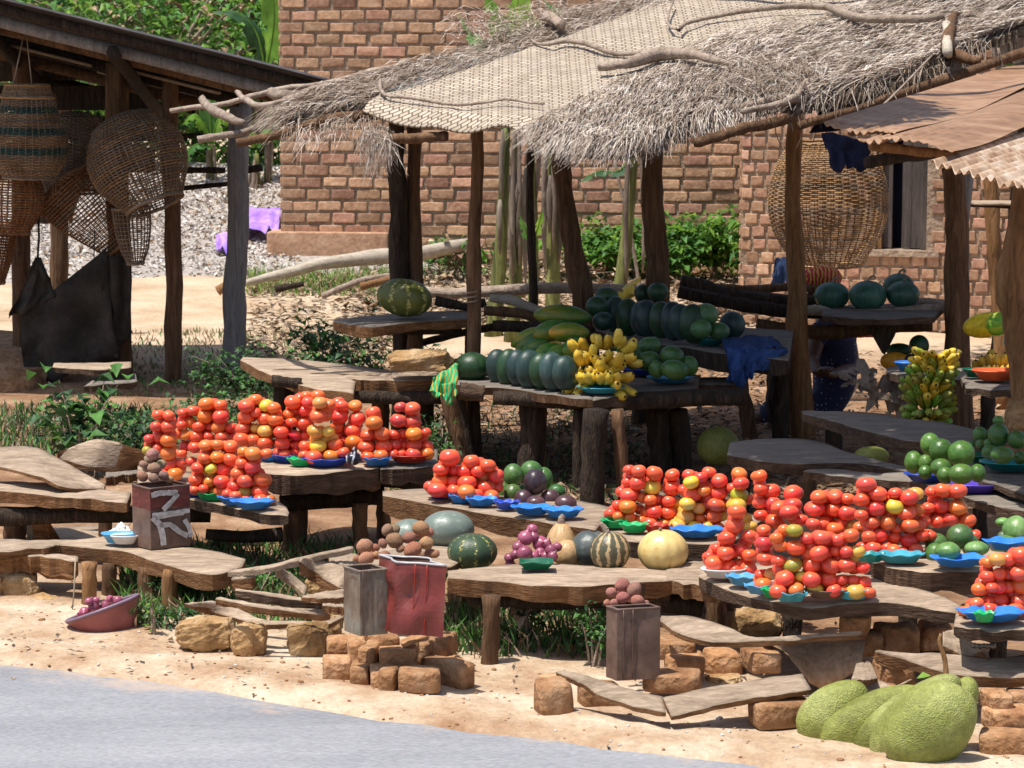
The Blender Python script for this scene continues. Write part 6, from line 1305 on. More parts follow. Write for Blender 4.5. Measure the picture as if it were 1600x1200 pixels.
for a, lb in [((635, 60, 60, 50, 11.3), 'small avocado on top of the right edge heap'), ((532, 135, 75, 75, 11.3), 'left avocado of the right edge heap'), ((635, 140, 110, 120, 11.2), 'big round avocado of the right edge heap'), ((575, 140, 45, 55, 11.3), 'small one wedged in the right edge heap'), ((535, 190, 50, 50, 11.25), 'low avocado at the left of the right edge heap'), ((580, 185, 50, 45, 11.2), 'pale low avocado of the right edge heap'), ((735, 165, 100, 95, 11.15), 'dark avocado cut by the right edge'), ((590, 235, 90, 75, 11.1), 'front left avocado of the right edge heap'), ((655, 250, 125, 90, 11.0), 'front avocado on the dark teal plate'), ((755, 265, 70, 70, 11.05), 'last avocado at the right edge on the teal plate'), ((490, 190, 40, 40, 11.3), 'tiny avocado left of the right edge heap')]:
    avo(lb, 1380+a[0]*k5, 640+a[1]*k5, a[2]*k5, a[3]*k5, a[4], col=(1.1, 1.1, .8), group='avocados at the right edge')
# right rear fruit
fruit('papaya', 'ripe orange papaya beside the blue bowl at the right rear', 'papaya', 1399, 565, 48, 30, 15.3, 'banana', (.75, .45, .2), tilt=.05, dep=28)
fruit('watermelon', 'small striped watermelon behind the banana bunch', 'watermelon', 1436, 540, 32, 34, 15.4, 'melon', (.8, 1.1, .6)); fruit('watermelon', 'green striped watermelon lying behind the orange papaya', 'watermelon', 1405, 547, 42, 22, 15.6, 'melon', (1.6, 2, .9))
avo('dark purple avocado right of the orange papaya', 1428, 563, 28, 20, 15.15, m_='aubergine', group='right rear fruit')
fruit('papaya', 'big sunlit yellow papaya at the right rear', 'papaya', 1540, 508, 72, 40, 14.6, 'banana', (1.1, 1.15, .5), tilt=-.15, dep=38); fruit('papaya', 'yellow green papaya leaning on the sunlit yellow one', 'papaya', 1560, 506, 40, 36, 14.45, 'papaya', (2.4, 2.6, 1), tilt=-.6, dep=26)
g = G(); V, F = rbox(.06, .04, .05, .2); g.add(xf(V, at(1578, 540, 14.6)), F); tagit(g.build('blue_bag', M['cyan']), 'small bright blue plastic bag beside the right rear bananas', 'bag')
log('red_cloth', 'strip of orange red cloth visible under the watermelon beam', [(1330, 524), (1365, 522)], [4, 5], Y=16.6, m_='orangep', cat='cloth')

# ---- pumpkins
def pumpkin(lb, cx, cy, w_, h_, Y, m_, lobes=10, la=.05, stem=None, dep=None, dimp=.12, tilt=0, top=0, group='pumpkins on the pumpkin bench'):
    def sh(q):
        a = math.atan2(q.y, q.x); r = math.hypot(q.x, q.y); k = 1-la+la*abs(math.cos(a*lobes/2))**.6*2*.5; z = q.z-(dimp*math.exp(-(r/.25)**2) if q.z > 0 else 0)
        k *= 1-top*max(0, q.z); return (q.x*k, q.y*k, z)
    return fruit('pumpkin', lb, 'pumpkin', cx, cy, w_, h_, Y, m_, (1, 1, 1), group, shape=sh, res=(48, 22), dep=dep, tilt=tilt, stem=stem)
pumpkin('large green brown pumpkin with pale streaks alone on the upper left shelf', 632, 465, 88, 60, 14.85, 'pk_olive', 12, .05, tilt=.15, dep=62, dimp=.02, group='single pumpkins')
pumpkin('large smooth grey pumpkin behind the tins', 700, 827, 84, 60, 10.85, 'pk_grey', 8, .02, dep=70, dimp=.0); pumpkin('smaller grey pumpkin half hidden left of the large one', 640, 838, 66, 56, 11.0, 'pk_grey', 8, .02, dep=60, dimp=0)
pumpkin('squat green pumpkin flecked yellow, nearest the red tin', 738, 862, 80, 60, 10.55, 'pk_green', 10, .03, dep=76)
pumpkin('tan pumpkin with stalk behind the red onions', 877, 848, 50, 68, 10.72, 'pk_tan', 10, .05, stem=([(0, .85), (0, 1.15), (.15, 1.3)], 5, 'stick'), top=.2); pumpkin('pale tan pumpkin low between the onions and the slate pumpkin', 886, 866, 40, 48, 10.6, 'pk_tan', 10, .05)
pumpkin('slate grey pumpkin behind the striped one', 924, 858, 68, 62, 10.62, 'pk_dark', 8, .02); pumpkin('striped brown and cream pumpkin with a stalk', 953, 861, 64, 66, 10.42, 'pk_stripe', 12, .05, stem=([(-.15, .85), (-.3, 1.15), (-.5, 1.35)], 4.5, 'stick'))
pumpkin('smooth cream yellow pumpkin at the right end of the bench', 1036, 861, 81, 70, 10.42, 'pk_cream', 12, .05, stem=([(-.1, .9), (-.12, 1.08)], 2.5, 'stick'), dimp=.08)
# ---- jackfruit
def jack(lb, cx, cy, w_, h_, Y, tilt, dep, col=(1, 1, 1), bulge=0):
    def sh(q):
        k = 1+.05*nz(q, 1.6, int(cx))+.006*nz(q, 12, 3); return (q.x*k*(1-bulge*q.z), q.y*k*(1-bulge*q.z), q.z*k)
    o = fruit('jackfruit', lb, 'jackfruit', cx, cy, w_, h_, Y, 'jack', col, 'jackfruit heaped on the ground', dep=dep, tilt=tilt, shape=sh, res=(72, 44))
    return o
M['jack'].node_tree.nodes['Principled BSDF'].inputs['Roughness'].default_value = .55
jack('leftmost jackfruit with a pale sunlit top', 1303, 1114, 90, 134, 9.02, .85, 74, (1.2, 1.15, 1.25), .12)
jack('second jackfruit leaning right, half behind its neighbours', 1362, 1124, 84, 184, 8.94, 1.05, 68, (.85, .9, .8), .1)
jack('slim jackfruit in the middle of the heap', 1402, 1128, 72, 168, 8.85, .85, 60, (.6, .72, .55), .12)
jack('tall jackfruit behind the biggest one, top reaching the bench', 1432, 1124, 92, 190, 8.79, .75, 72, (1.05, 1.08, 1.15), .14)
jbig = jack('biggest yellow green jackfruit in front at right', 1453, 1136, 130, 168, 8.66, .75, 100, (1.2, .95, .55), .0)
jl = fruit('jackfruit_stalk_end', 'rounded top lobe of the biggest jackfruit', 'jackfruit', 1506, 1090, 44, 70, 8.82, 'jack', (.9, 1, .9), 'jackfruit heaped on the ground', dep=60, tilt=.3, res=(40, 26))
jl.name = 'stalk_end'; jl.location = jl.location-jbig.location; jl.parent = jbig
for k_ in ('label', 'category', 'group'): del jl[k_]
V, F = tube(smoothpts([at(1479, 1062, 9.1), at(1476, 1030, 9.1), at(1468, 1005, 9.1), at(1470, 990, 9.1)], 10), [.012, .01, .009, .009, .008, .008, .007, .007, .006, .005], 7, .2); tagit(mk('jackfruit_stalk', V, F, M['postw']), 'bent reddish stalk rising behind the jackfruit', 'stalk')
e = empty('leaf', at(1440, 1058, 9.1), 'small bright green leaf at the top of the jackfruit heap', 'leaf'); V, F = leafquad(at(1432, 1060, 9.05), (1, 0, .2), (0, 1, .4), .05, .035, 0); mk('blade', V, F, M['leafy'], e)
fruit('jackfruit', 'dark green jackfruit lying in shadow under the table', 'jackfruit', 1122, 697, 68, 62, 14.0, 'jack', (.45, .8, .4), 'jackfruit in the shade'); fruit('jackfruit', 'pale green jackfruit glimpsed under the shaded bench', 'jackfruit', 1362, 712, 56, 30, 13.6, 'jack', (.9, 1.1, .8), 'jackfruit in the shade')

# ---- bananas
def banmesh():
    P = [Vector((0, 0, 0)), Vector((0, .004, .016)), Vector((0, .011, .036)), Vector((0, .011, .062)), Vector((0, .004, .084)), Vector((0, -.004, .097)), Vector((0, -.007, .104))]
    V, F = tube(smoothpts(P, 10), [.008, .013, .019, .0225, .0235, .023, .021, .015, .007, .004], 6); n = len(F); mi = [0]*n
    for i in range(n-2-6, n): mi[i] = 1
    return V, F, mi
V, F, mi = banmesh(); BAN = proto('banana', V, F, [M['banana'], M['bantip']], mi)
def hand(label, cx, cy, Y, n, dirs, sc=1.0, group='hands of ripe bananas on the teal plate', col=(1, 1, 1), fan=1.0, rows=2, cat='banana hand'):
    """dirs: central direction (x,y,z) of the fingers"""
    c = at(cx, cy, Y); e = empty('banana_hand', c, label, cat, group); d = Vector(dirs).normalized(); sd = d.cross(Vector((0, 1, 0)));
    if sd.length < .2: sd = Vector((1, 0, 0))
    sd.normalize(); up = sd.cross(d)
    for r in range(rows):
        for i in range(n):
            u = (i-(n-1)/2)/max(1, (n-1)/2); dd = (d+sd*u*.75*fan+up*(-.35+.6*r)+Vector((random.gauss(0, .05), random.gauss(0, .05), random.gauss(0, .05)))).normalized()
            p = c+sd*u*.038*sc*fan+up*(r-.5)*.02*sc; q = dd.to_track_quat('Z', 'Y') @ __import__('mathutils').Euler((0, 0, random.gauss(0, .3)+(0 if r else 3.14))).to_quaternion()
            v = random.uniform(.88, 1.1); inst('banana', BAN, p, q.to_euler(), sc*random.uniform(.9, 1.08), (col[0]*v, col[1]*v*random.uniform(.94, 1.03), col[2]*v), parent=e)
    V, F = tube([c-d*.012-sd*.03*sc, c-d*.015, c-d*.012+sd*.03*sc], .011, 7, .2); mk('crown', V, F, M['bantip'] if random.random() < .4 else M['papaya'], e); return e
for a in [('upright banana hand at the top left of the pile', 928, 548, 14.05, 4, (-.15, -.45, 1)), ('tall banana hand at the top right of the pile', 962, 546, 14.05, 4, (.1, -.45, 1)), ('banana hand leaning right at the top of the pile', 975, 552, 13.98, 3, (.8, -.5, .6)), ('banana hand with blotched skin in the heart of the pile', 948, 566, 14.0, 4, (.0, -.9, .6)),
          ('left middle banana hand with green tinge', 914, 572, 13.92, 4, (-.6, -.7, .6)), ('central banana hand facing out', 938, 582, 13.88, 4, (-.1, -.9, .75)), ('banana hand right of centre hanging down', 962, 572, 13.9, 4, (.3, -.7, -.4)), ('short banana hand wedged between the front and central ones', 922, 592, 13.86, 4, (-.3, -1, .3)),
          ('low left banana hand near the last watermelon', 906, 586, 13.86, 3, (-.8, -.7, .3)), ('front banana hand low on the plate', 940, 602, 13.78, 5, (-.1, -1, .1)), ('front right banana hand low on the plate', 960, 592, 13.8, 4, (.4, -1, .25)), ('rightmost banana hand by the plate edge', 970, 590, 13.84, 3, (.85, -.6, .3)), ('plump banana hand filling the middle of the pile', 946, 562, 13.92, 5, (.1, -.9, .5)), ('banana hand low in the middle left', 930, 572, 13.9, 4, (-.2, -1, .2))]:
    hand(a[0], a[1]-4, a[2]-4, *a[3:], sc=1.12, rows=1, fan=1.05)
# hanging bunch, green below ripening above
e = empty('banana_bunch', at(1448, 670, 13.4), 'big banana bunch ripening from green below to yellow above, beside the post', 'banana bunch'); V, F = tube([at(1462, 555, 13.45), at(1452, 610, 13.45), at(1445, 672, 13.45)], [.022, .026, .02], 8, .2); mk('stalk', V, F, M['papaya'], e)
for k in range(11):
    t = k/10; cy = 566+t*98; cx = 1460-16*t+4*math.sin(k)
    for j in range(8):
        a = -math.pi*(j/7); rr = (40+30*math.sin(math.pi*min(1, t*.9+.12)))/pxm(13.4)*.5; c = at(cx, cy, 13.45)+Vector((math.cos(a)*rr*.7, math.sin(a)*rr*.7, random.gauss(0, .006)))
        dd = Vector((math.cos(a)*.75, math.sin(a)*.75, .75 if t < .8 else .1))+Vector((random.gauss(0, .12), random.gauss(0, .12), random.gauss(0, .15))); q = dd.normalized().to_track_quat('Z', 'Y')
        ripe = (t < .28 and random.random() < .85) or (.45 < t < .65 and -2.2 < a < -.5 and random.random() < .8) or (t > .85 and random.random() < .3); co_ = (.85, .80, .55) if ripe else (random.uniform(.16, .4), random.uniform(.38, .62), .5)
        inst('banana', BAN, c, q.to_euler(), random.uniform(.78, .95), co_, parent=e)
for a in [('banana hand at the left in the orange basin', 1535, 575, 14.55, 5, (-.6, -.5, .7)), ('upright banana hand in the middle of the orange basin', 1558, 572, 14.5, 6, (0, -.5, 1)), ('banana hand at the right in the orange basin', 1580, 578, 14.5, 5, (.5, -.6, .5)), ('front banana hand low over the orange basin', 1558, 586, 14.42, 6, (0, -1, .2))]:
    hand(*a, sc=1.05, rows=1, group='hands of bananas in the orange basin', col=(.85, .72, .7))
# dry banana leaves hanging beside the bunch
for i, (x0_, y0_, x1_, y1_) in enumerate([(1345, 560, 1372, 640), (1365, 575, 1352, 645), (1385, 585, 1390, 650), (1400, 590, 1402, 655), (1342, 572, 1312, 604), (1410, 585, 1418, 640)]):
    e = empty('dry_leaf', at(x0_, y0_, 14.2), ['crumpled grey dry banana leaf beside the seated person', 'folded dry leaf hanging in front of the crumpled one', 'brown dry leaf strip left of the banana bunch', 'narrow dry leaf strip touching the banana bunch', 'dry leaf tip pointing left over the dark dress', 'dry leaf strip tucked behind the banana bunch'][i], 'dry leaf', 'dry banana leaves')
    bleaf(e, [(x0_, y0_, 14.2), ((x0_+x1_)/2-4, (y0_+y1_)/2-6, 14.1), ((x0_+x1_)/2+6, (y0_+y1_)/2+4, 14.1), (x1_, y1_, 14.1)], 15, 'dryban', 'blade')

# ---- tins
def tin(label, P4, z, hpx, mats, rimm='metal', cat='tin', tilt=0, lean_=(0, 0), seams=2, parentless=True, dent=.004, group='square oil tins used as measures'):
    """P4: left, front corner, right bottom pixels on height z"""
    l, f, r = [on(*q, z) for q in P4]; f2 = l+(r-f); s = pxm(f.y); h = hpx/s; base = [l, f, r, f2]; c = sum(base, Vector())/4
    e = empty('tin', c, label, cat, group); V = []; F = []; n = 10; m_ = 14; ring = []
    for j in range(m_+1):
        t = j/m_; row = []
        for k in range(4):
            a, b_ = base[k], base[(k+1) % 4]
            for i in range(n):
                u = i/n; p = a.lerp(b_, u); o_ = (p-c).normalized(); o_.z = 0; d = dent*nz((p.x*8, p.y*8, t*2.6), 1.0, int(P4[0][0]))*(4*u*(1-u))*2; seam = .0015*(abs(u-.5) < .06)
                q = p+o_*(d-seam)+Vector((lean_[0]*t*h, lean_[1]*t*h, t*h)); row.append(len(V)); V.append(q)
        ring.append(row)
    MI = []
    for j in range(m_):
        for i in range(4*n):
            a = ring[j][i]; b_ = ring[j][(i+1) % (4*n)]; F.append((a, b_, ring[j+1][(i+1) % (4*n)], ring[j+1][i])); MI.append(0 if j < m_*.58 or len(mats) == 1 else 1)
    F.append(tuple(ring[0][i] for i in reversed(range(4*n)))); MI.append(0)
    o = mk('body', V, F, [M[q] for q in mats], e, mi=MI, smooth=False)
    top = [V[i] for i in ring[-1]]; V2, F2 = tube(top+[top[0]], .0045, 5, cap=False); mk('rim', V2, F2, M[rimm], e)
    ins = [c+(v-c)*.97 for v in top]; k = len(ins); V3 = ins+[Vector((v.x, v.y, v.z-.03)) for v in ins]; mk('lining', V3, [(i, i+k, (i+1) % k+k, (i+1) % k) for i in range(k)]+[tuple(range(k, 2*k))], M['tinb'], e, smooth=False)
    return e, base, h, c, lean_
t1 = tin('maroon over brown tin painted with white strokes on the left front bench', [(208, 851), (236, 859), (298, 852)], .205, 98, ['tinb', 'tinm'], 'tinb')
def stroke(pts, w_, e, base, h, P):  # painted strokes on the right face: u across, v up
    f, r = base[1], base[2]; nrm = (r-f).cross(Vector((0, 0, 1))).normalized()
    Q = [f.lerp(r, u)+Vector((0, 0, v*h))+nrm*.006 for u, v in pts]; Q = resample(Q, 14); V = []; F = []
    for i, q in enumerate(Q):
        t = (Q[min(i+1, 13)]-Q[max(i-1, 0)]).normalized(); s = t.cross(nrm).normalized()*w_*(1+.25*nz(q, 60, i)); V += [q-s, q+s, q+s+nrm*.0015, q-s+nrm*.0015]
    for i in range(13):
        a = i*4; F += [(a+3, a+2, a+6, a+7), (a, a+3, a+7, a+4), (a+1, a+5, a+6, a+2)]
    mk('paint_stroke', V, F, M['paint'], e, smooth=False)
def uv1(x, y): return ((x-205)/(470-205), 1-(y-(712-(x-205)*.12))/((1175-(x-205)*.05)-(712-(x-205)*.12)))
for pts, w_ in [([(208, 762), (262, 742), (385, 738)], .011), ([(385, 745), (340, 810), (285, 872)], .011), ([(212, 912), (320, 898), (462, 882)], .009), ([(215, 925), (262, 985), (278, 1060), (285, 1145)], .013), ([(262, 990), (330, 985), (395, 1050), (448, 1082)], .011), ([(470, 1090), (455, 1010), (425, 950)], .010), ([(235, 935), (340, 915), (420, 905)], .006)]:
    stroke([uv1(*q) for q in pts], w_, *t1[:3], None)
t3 = tin('brick red painted square tin full of potatoes on the stacked mud bricks', [(588, 977), (615, 990), (692, 996)], .215, 116, ['tinr'], 'metal', lean_=(.05, 0), dent=.02)
t2 = tin('stained grey brown tin left of the red one', [(538, 985), (563, 994), (606, 990)], .20, 105, ['ting'], 'ting', dent=.004)
t4 = tin('rust brown tin of small potatoes in front of the pumpkin bench', [(947, 1058), (964, 1064), (1031, 1060)], .09, 116, ['tinb'], 'tinb', dent=.006)
for tt, u0 in ((t3, .38), (t3, .62), (t4, .14), (t4, .36), (t2, .1)):
    f, r = tt[1][1], tt[1][2]; nrm = (r-f).cross(Vector((0, 0, 1))).normalized(); P = [f.lerp(r, u0)+nrm*.003+Vector((tt[4][0]*tt[2]*t, 0, tt[2]*t)) for t in np.linspace(.01, .99, 8)]; V, F = tube(P, .0022, 5, flat=.5); mk('seam', V, F, M['tinb'] if tt is not t3 else M['redp'], tt[0])
# potatoes etc on the tins
def potf(sd): return lambda v: (v.x*(1+.10*nz(v, 1.6, sd)), v.y*(.85+.1*nz(v, 1.4, sd+4)), v.z*(.8+.10*nz(v, 1.5, sd+2))-.10*math.exp(-((v.x-.3)**2+(v.y+.6)**2)/.03)*.3)
POT = [proto('potato', *sph(18, 12, potf(i)), M['potato']) for i in range(6)]
def potatoes(lst, Y, group, col, names):
    for i, q in enumerate(lst):
        x, y, w_ = q[:3]; dy = q[3] if len(q) > 3 else 0; s = pxm(Y+dy)
        inst('potato', POT[i % 6], at(x, y, Y+dy), (random.gauss(0, .4), random.gauss(0, .5), random.random()*.8), w_/2/s*1.1, tuple(c_*random.uniform(.85, 1.15) for c_ in col), names % ('%s' % (['top', 'upper left', 'upper right', 'middle', 'front', 'lower left', 'lower right', 'rear', 'leftmost', 'rightmost', 'small front', 'small rear', 'side', 'wedged'][i % 14])), 'potato', group)
c4 = lambda x, y, w_, dy=0: (490+x*270/1045, 780+y*270/1045, w_*270/1045, dy)
potatoes([c4(650, 175, 100, .02), c4(445, 185, 75, .05), c4(690, 200, 75, .06), c4(490, 250, 108, -.02), c4(578, 232, 82, 0), c4(600, 308, 112, -.06), c4(682, 265, 90, -.02), c4(490, 185, 70, .08), c4(418, 268, 60, .03), c4(732, 330, 62, -.02), c4(525, 300, 55, -.03), c4(630, 215, 60, .12), c4(700, 330, 70, .03), c4(655, 340, 60, .1)], 9.86, 'potatoes heaped on the red tin', (1.05, .85, .75), '%s brown potato of the heap on the red tin')
potatoes([c4(310, 285, 105, .05), c4(372, 295, 60, .06), c4(318, 360, 95, -.03), c4(380, 340, 60, 0), c4(428, 345, 75, -.02), c4(262, 360, 50, .04), c4(350, 335, 70, .12)], 9.98, 'potatoes heaped on the grey brown tin', (1.15, .85, .8), '%s reddish potato of the heap on the grey brown tin')
c5 = lambda x, y, w_, dy=0: (820+x*300/1440, 900+y*300/1440, w_*300/1440, dy)
potatoes([c5(732, 68, 115, .03), c5(650, 120, 80, .02), c5(820, 102, 118, 0), c5(735, 160, 95, -.05), c5(845, 185, 100, -.04), c5(672, 200, 68, -.05), c5(620, 200, 60, .02), c5(700, 120, 90, .08), c5(790, 160, 80, .05), c5(905, 208, 60, .03)], 9.6, 'potatoes heaped on the rust brown tin', (1.15, .80, .95), '%s pinkish potato of the heap on the rust brown tin')
c1 = lambda x, y, w_, dy=0: (190+x*260/1200, 600+y*260/1200, w_*260/1200, dy)
potatoes([c1(225, 505, 95, 0), c1(160, 580, 65, .03), c1(285, 580, 75, .04), c1(235, 608, 92, -.03), c1(300, 658, 80, -.03), c1(150, 665, 85, -.03), c1(230, 678, 78, -.06), c1(190, 545, 60, .06), c1(178, 610, 60, .06), c1(345, 690, 60, 0), c1(260, 640, 80, .05)], 11.35, 'potatoes heaped on the white marked tin', (1.1, .95, 1.0), '%s pale potato of the heap on the white marked tin')
# onions
ONI = proto('onion', *lathe([(0.0, -.86), (.35, -.84), (.75, -.6), (.97, -.15), (.98, .15), (.8, .52), (.45, .8), (.2, .98), (.1, 1.2), (.04, 1.35), (0, 1.36)], 16), M['onion'])
c2b = lambda x, y: (800+x*450/1588, 580+y*450/1588)
for i, (x, y, w_) in enumerate([(112, 875, 70), (75, 920, 90), (155, 950, 90), (35, 970, 70), (70, 1005, 90), (215, 985, 70), (250, 970, 55), (155, 1000, 60), (185, 1020, 60), (120, 1020, 60), (225, 1020, 60), (20, 1010, 60), (-15, 1030, 60), (-10, 1065, 60), (120, 915, 60), (190, 950, 60)]):
    px, py = c2b(x, y); inst('onion', ONI, at(px, py, 10.5+random.uniform(-.04, .04)-.05*(y > 980)), (random.gauss(0, .9), random.gauss(0, .6), 0), w_*450/1588/2/pxm(10.5)*1.03, None, '%s red onion of the heap on the dark green tray' % ['topmost', 'large upper left', 'right upper', 'left upper', 'left lower', 'right', 'far right', 'small middle', 'small right front', 'middle front', 'right front', 'left front', 'outer left', 'lowest outer left', 'second highest', 'inner right'][i], 'onion', 'red onions on the green tray')
# basin of onions
def basin():
    c = at(160, 950, 10.66); r = 61/pxm(10.66); e = empty('basin', c, 'reddish plastic basin of onions tilted on the ground at left', 'basin'); Rm = Matrix.Rotation(-.35, 4, 'Y') @ Matrix.Rotation(-.10, 4, 'X')
    prof = [(0, -.105), (.52, -.105), (.62, -.095), (.92, -.01), (1.0, .0), (1.02, -.006), (.99, -.010), (.93, -.018), (.64, -.102), (.5, -.112), (0, -.112)]
    V = []; n = 40
    for pr, pz in prof: V += [c+(Rm @ Vector((math.cos(2*math.pi*j/n)*pr*r, math.sin(2*math.pi*j/n)*pr*r*.9, pz*1.3))) for j in range(n)]
    F = [(i*n+j, i*n+(j+1) % n, (i+1)*n+(j+1) % n, (i+1)*n+j) for i in range(len(prof)-1) for j in range(n)]
    mk('bowl', V, F, mat('basin_plastic', [(.17, .045, .05), (.24, .075, .075), (.30, .11, .11)], 2.5, rough=.45, bump=.08), e)
    V, F = tube([c+(Rm @ Vector((math.cos(a)*r, math.sin(a)*r*.9, 0))) for a in np.linspace(0, 2*math.pi, 49)], .0065, 6, cap=False); mk('rim', V, F, plain('basin_rim', (.20, .14, .19), .4), e)
    for i, (x, y, w_) in enumerate([(139, 939, 14), (147, 947, 20), (165, 945, 18), (184, 938, 17), (132, 955, 17), (125, 960, 12), (172, 935, 13), (150, 937, 12)]):
        inst('onion', ONI, at(x, y+1, 10.64+.02*(i % 3)), (random.gauss(0, .8), random.gauss(0, .8), 0), w_/2/pxm(10.9), None, '%s onion in the tilted reddish basin' % ['rear left', 'large middle', 'right middle', 'far right', 'left front', 'leftmost', 'rear right', 'rear'][i], 'onion', 'onions in the tilted basin')
basin()
GAR = proto('garlic', *lathe([(0, -.8), (.5, -.78), (.95, -.3), (.98, 0), (.7, .45), (.25, .75), (.1, 1.2), (0, 1.25)], 12, lambda a, i, r: r*(1+.10*abs(math.cos(a*3.5)))), M['garlic'])
g = G(); gl = []
for i in range(70):
    a = random.random()*6.28; q = random.random()**.6; px = 190+math.cos(a)*22*q; hh = (1-q)*22; p = at(px, 841-hh+random.uniform(-2, 2), 11.44+math.sin(a)*.05*q); gl.append(p)
for i, p in enumerate(gl):
    inst('garlic_bulb', GAR, p, (random.gauss(0, .9), random.gauss(0, .9), 0), random.uniform(.010, .015), None, 'tiny white garlic bulb heaped on the plate beside the marked tin', 'garlic', 'white garlic bulbs on the plate')
# knotted striped bag
g = G(); V, F = sph(16, 12, lambda v: (v.x*.034*(1+.3*nz(v, 2.5, 1)), v.y*.03, v.z*.03*(1+.35*nz(v, 3, 5)))); g.add([v+at(552, 716, 11.9) for v in V], F); V, F = tube([at(553, 712, 11.88), at(556, 704, 11.9), at(552, 700, 11.9)], [.008, .006, .012], 6, .4); g.add(V, F)
tagit(g.build('plastic_bag', pattern_mat('black_white_striped_bag', (.012, .014, .03), (.6, .6, .65), 9, .12, .22, 'wave', .3)), 'small knotted black bag with white stripes between the tomato trays', 'bag')
# ---- cloths draped on the tables
sheetcloth('cloth', 'green cloth with gold pattern hanging off the left corner of the watermelon table', [at(676, 592, 13.95), at(716, 568, 14.1), at(710, 624, 13.85), at(672, 616, 13.85)], M['gcloth'], amp=.03, seed=31, fr=4)
sheetcloth('cloth', 'lower fold of the green patterned cloth on the table corner', [at(690, 600, 13.84), at(712, 596, 13.84), at(706, 632, 13.82), at(698, 634, 13.82)], M['gcloth'], amp=.012, seed=33)
sheetcloth('cloth', 'blue cloth flung over the right end of the raised shelf', [at(1125, 527, 14.55), at(1205, 523, 14.55), at(1230, 547, 14.1), at(1134, 547, 14.1)], M['bcloth'], amp=.025, seed=41)
sheetcloth('cloth', 'blue cloth tail hanging down from the raised shelf', [at(1136, 544, 14.07), at(1186, 544, 14.07), at(1162, 602, 14.0), at(1138, 598, 14.0)], M['bcloth'], amp=.03, seed=42)
sheetcloth('cloth', 'blue cloth corner falling right of its tail', [at(1165, 544, 14.06), at(1228, 546, 14.06), at(1208, 572, 14.0), at(1165, 590, 14.02)], M['bcloth'], amp=.03, seed=43)
sheetcloth('cloth', 'light blue cloth bundle behind the bright roof post', [at(1212, 402, 16.6), at(1234, 400, 16.6), at(1234, 446, 16.5), at(1202, 446, 16.5)], plain('light_blue_cloth', (.16, .24, .42), .9), amp=.04, seed=44)

# ---- stones and mud bricks
def rock(label, cx, cy, w_, h_, Y, m_='rock', col=None, dep=None, sd=None, name='stone', cat='stone', group=None, rough=.22):
    c = at(cx, cy, Y); s = pxm(Y); sd = sd if sd is not None else random.randrange(99); a, b_, d = w_/2/s, h_/2/s, (dep or w_*.8)/2/s
    def f(v):
        q = Vector(v); m = max(abs(q.x), abs(q.y), abs(q.z)); q = q.lerp(q/m*.86, .45); k = 1+rough*nz(q, 1.3, sd)+.09*nz(q, 4, sd)+.04*nz(q, 11, sd); return (q.x*a*k*1.08, q.y*d*k, q.z*b_*k*1.08)
    V, F = sph(32, 22, f); o = mk(name, [c+Vector(v) for v in V], F, M[m_], loc=c, smooth=False); return tagit(o, label, cat, group)
for a in [('big dim stone at the left edge under the low slab', 22, 920, 80, 60, 11.3), ('second stone at the left edge, in front of the dim one', 22, 962, 62, 34, 11.15), ('angular brown stone left of the onion basin', 66, 950, 70, 44, 11.25), ('flat stone just behind the basin', 110, 930, 50, 34, 11.7),
    ('long dark laterite block under the heaped planks', 322, 990, 90, 56, 10.3), ('rounded yellow brown stone in front of the heaped planks', 390, 1001, 56, 60, 10.2), ('rough pitted stone left of the brick stack', 482, 1003, 70, 64, 10.2), ('dark rear stone under the heaped planks', 430, 1000, 60, 36, 10.7), ('rough stone behind the brick stack', 510, 985, 50, 60, 10.5),
    ('small chipped stone among the heaped planks', 494, 915, 32, 28, 10.75), ('brown rough stone lying on the upper left bench', 657, 563, 98, 34, 14.35), ('reddish rock bank behind the red tin', 722, 930, 60, 74, 11.0), ('dark clod right of the pumpkin bench', 1180, 978, 80, 60, 10.35),
    ('clod of earth under the crooked plank end', 1052, 1122, 50, 26, 9.35), ('pinkish stone behind the avocados at the right edge', 1592, 648, 40, 50, 11.9), ('flat stone in the shade under the long front plank', 1130, 1068, 60, 30, 9.75), ('small pebbly stone by the small front brick', 1070, 1128, 36, 20, 9.3)]:
    rock(*a)
def mbrick(label, cx, cy, w_, h_, Y, rz=0, dp=.11, group='mud bricks', rx=0, ry=0, col=(1, 1, 1)):
    Y = min(Y, on(cx, cy+h_/2, 0).y+dp*.45)
    c = at(cx, cy+h_/2, Y); s = pxm(Y); V, F = rbox(w_/s, dp, h_/s, .16, .10, random.randrange(99)); M_ = Matrix.Translation(c) @ Matrix.Rotation(rz, 4, 'Z') @ Matrix.Rotation(rx, 4, 'X') @ Matrix.Rotation(ry, 4, 'Y')
    o = mk('mud_brick', [M_ @ v for v in V], F, M['mud'], loc=c); return tagit(o, label, 'mud brick', group)
cb = lambda x, y: (490+x*270/1045, 780+y*270/1045)
k = 270/1045
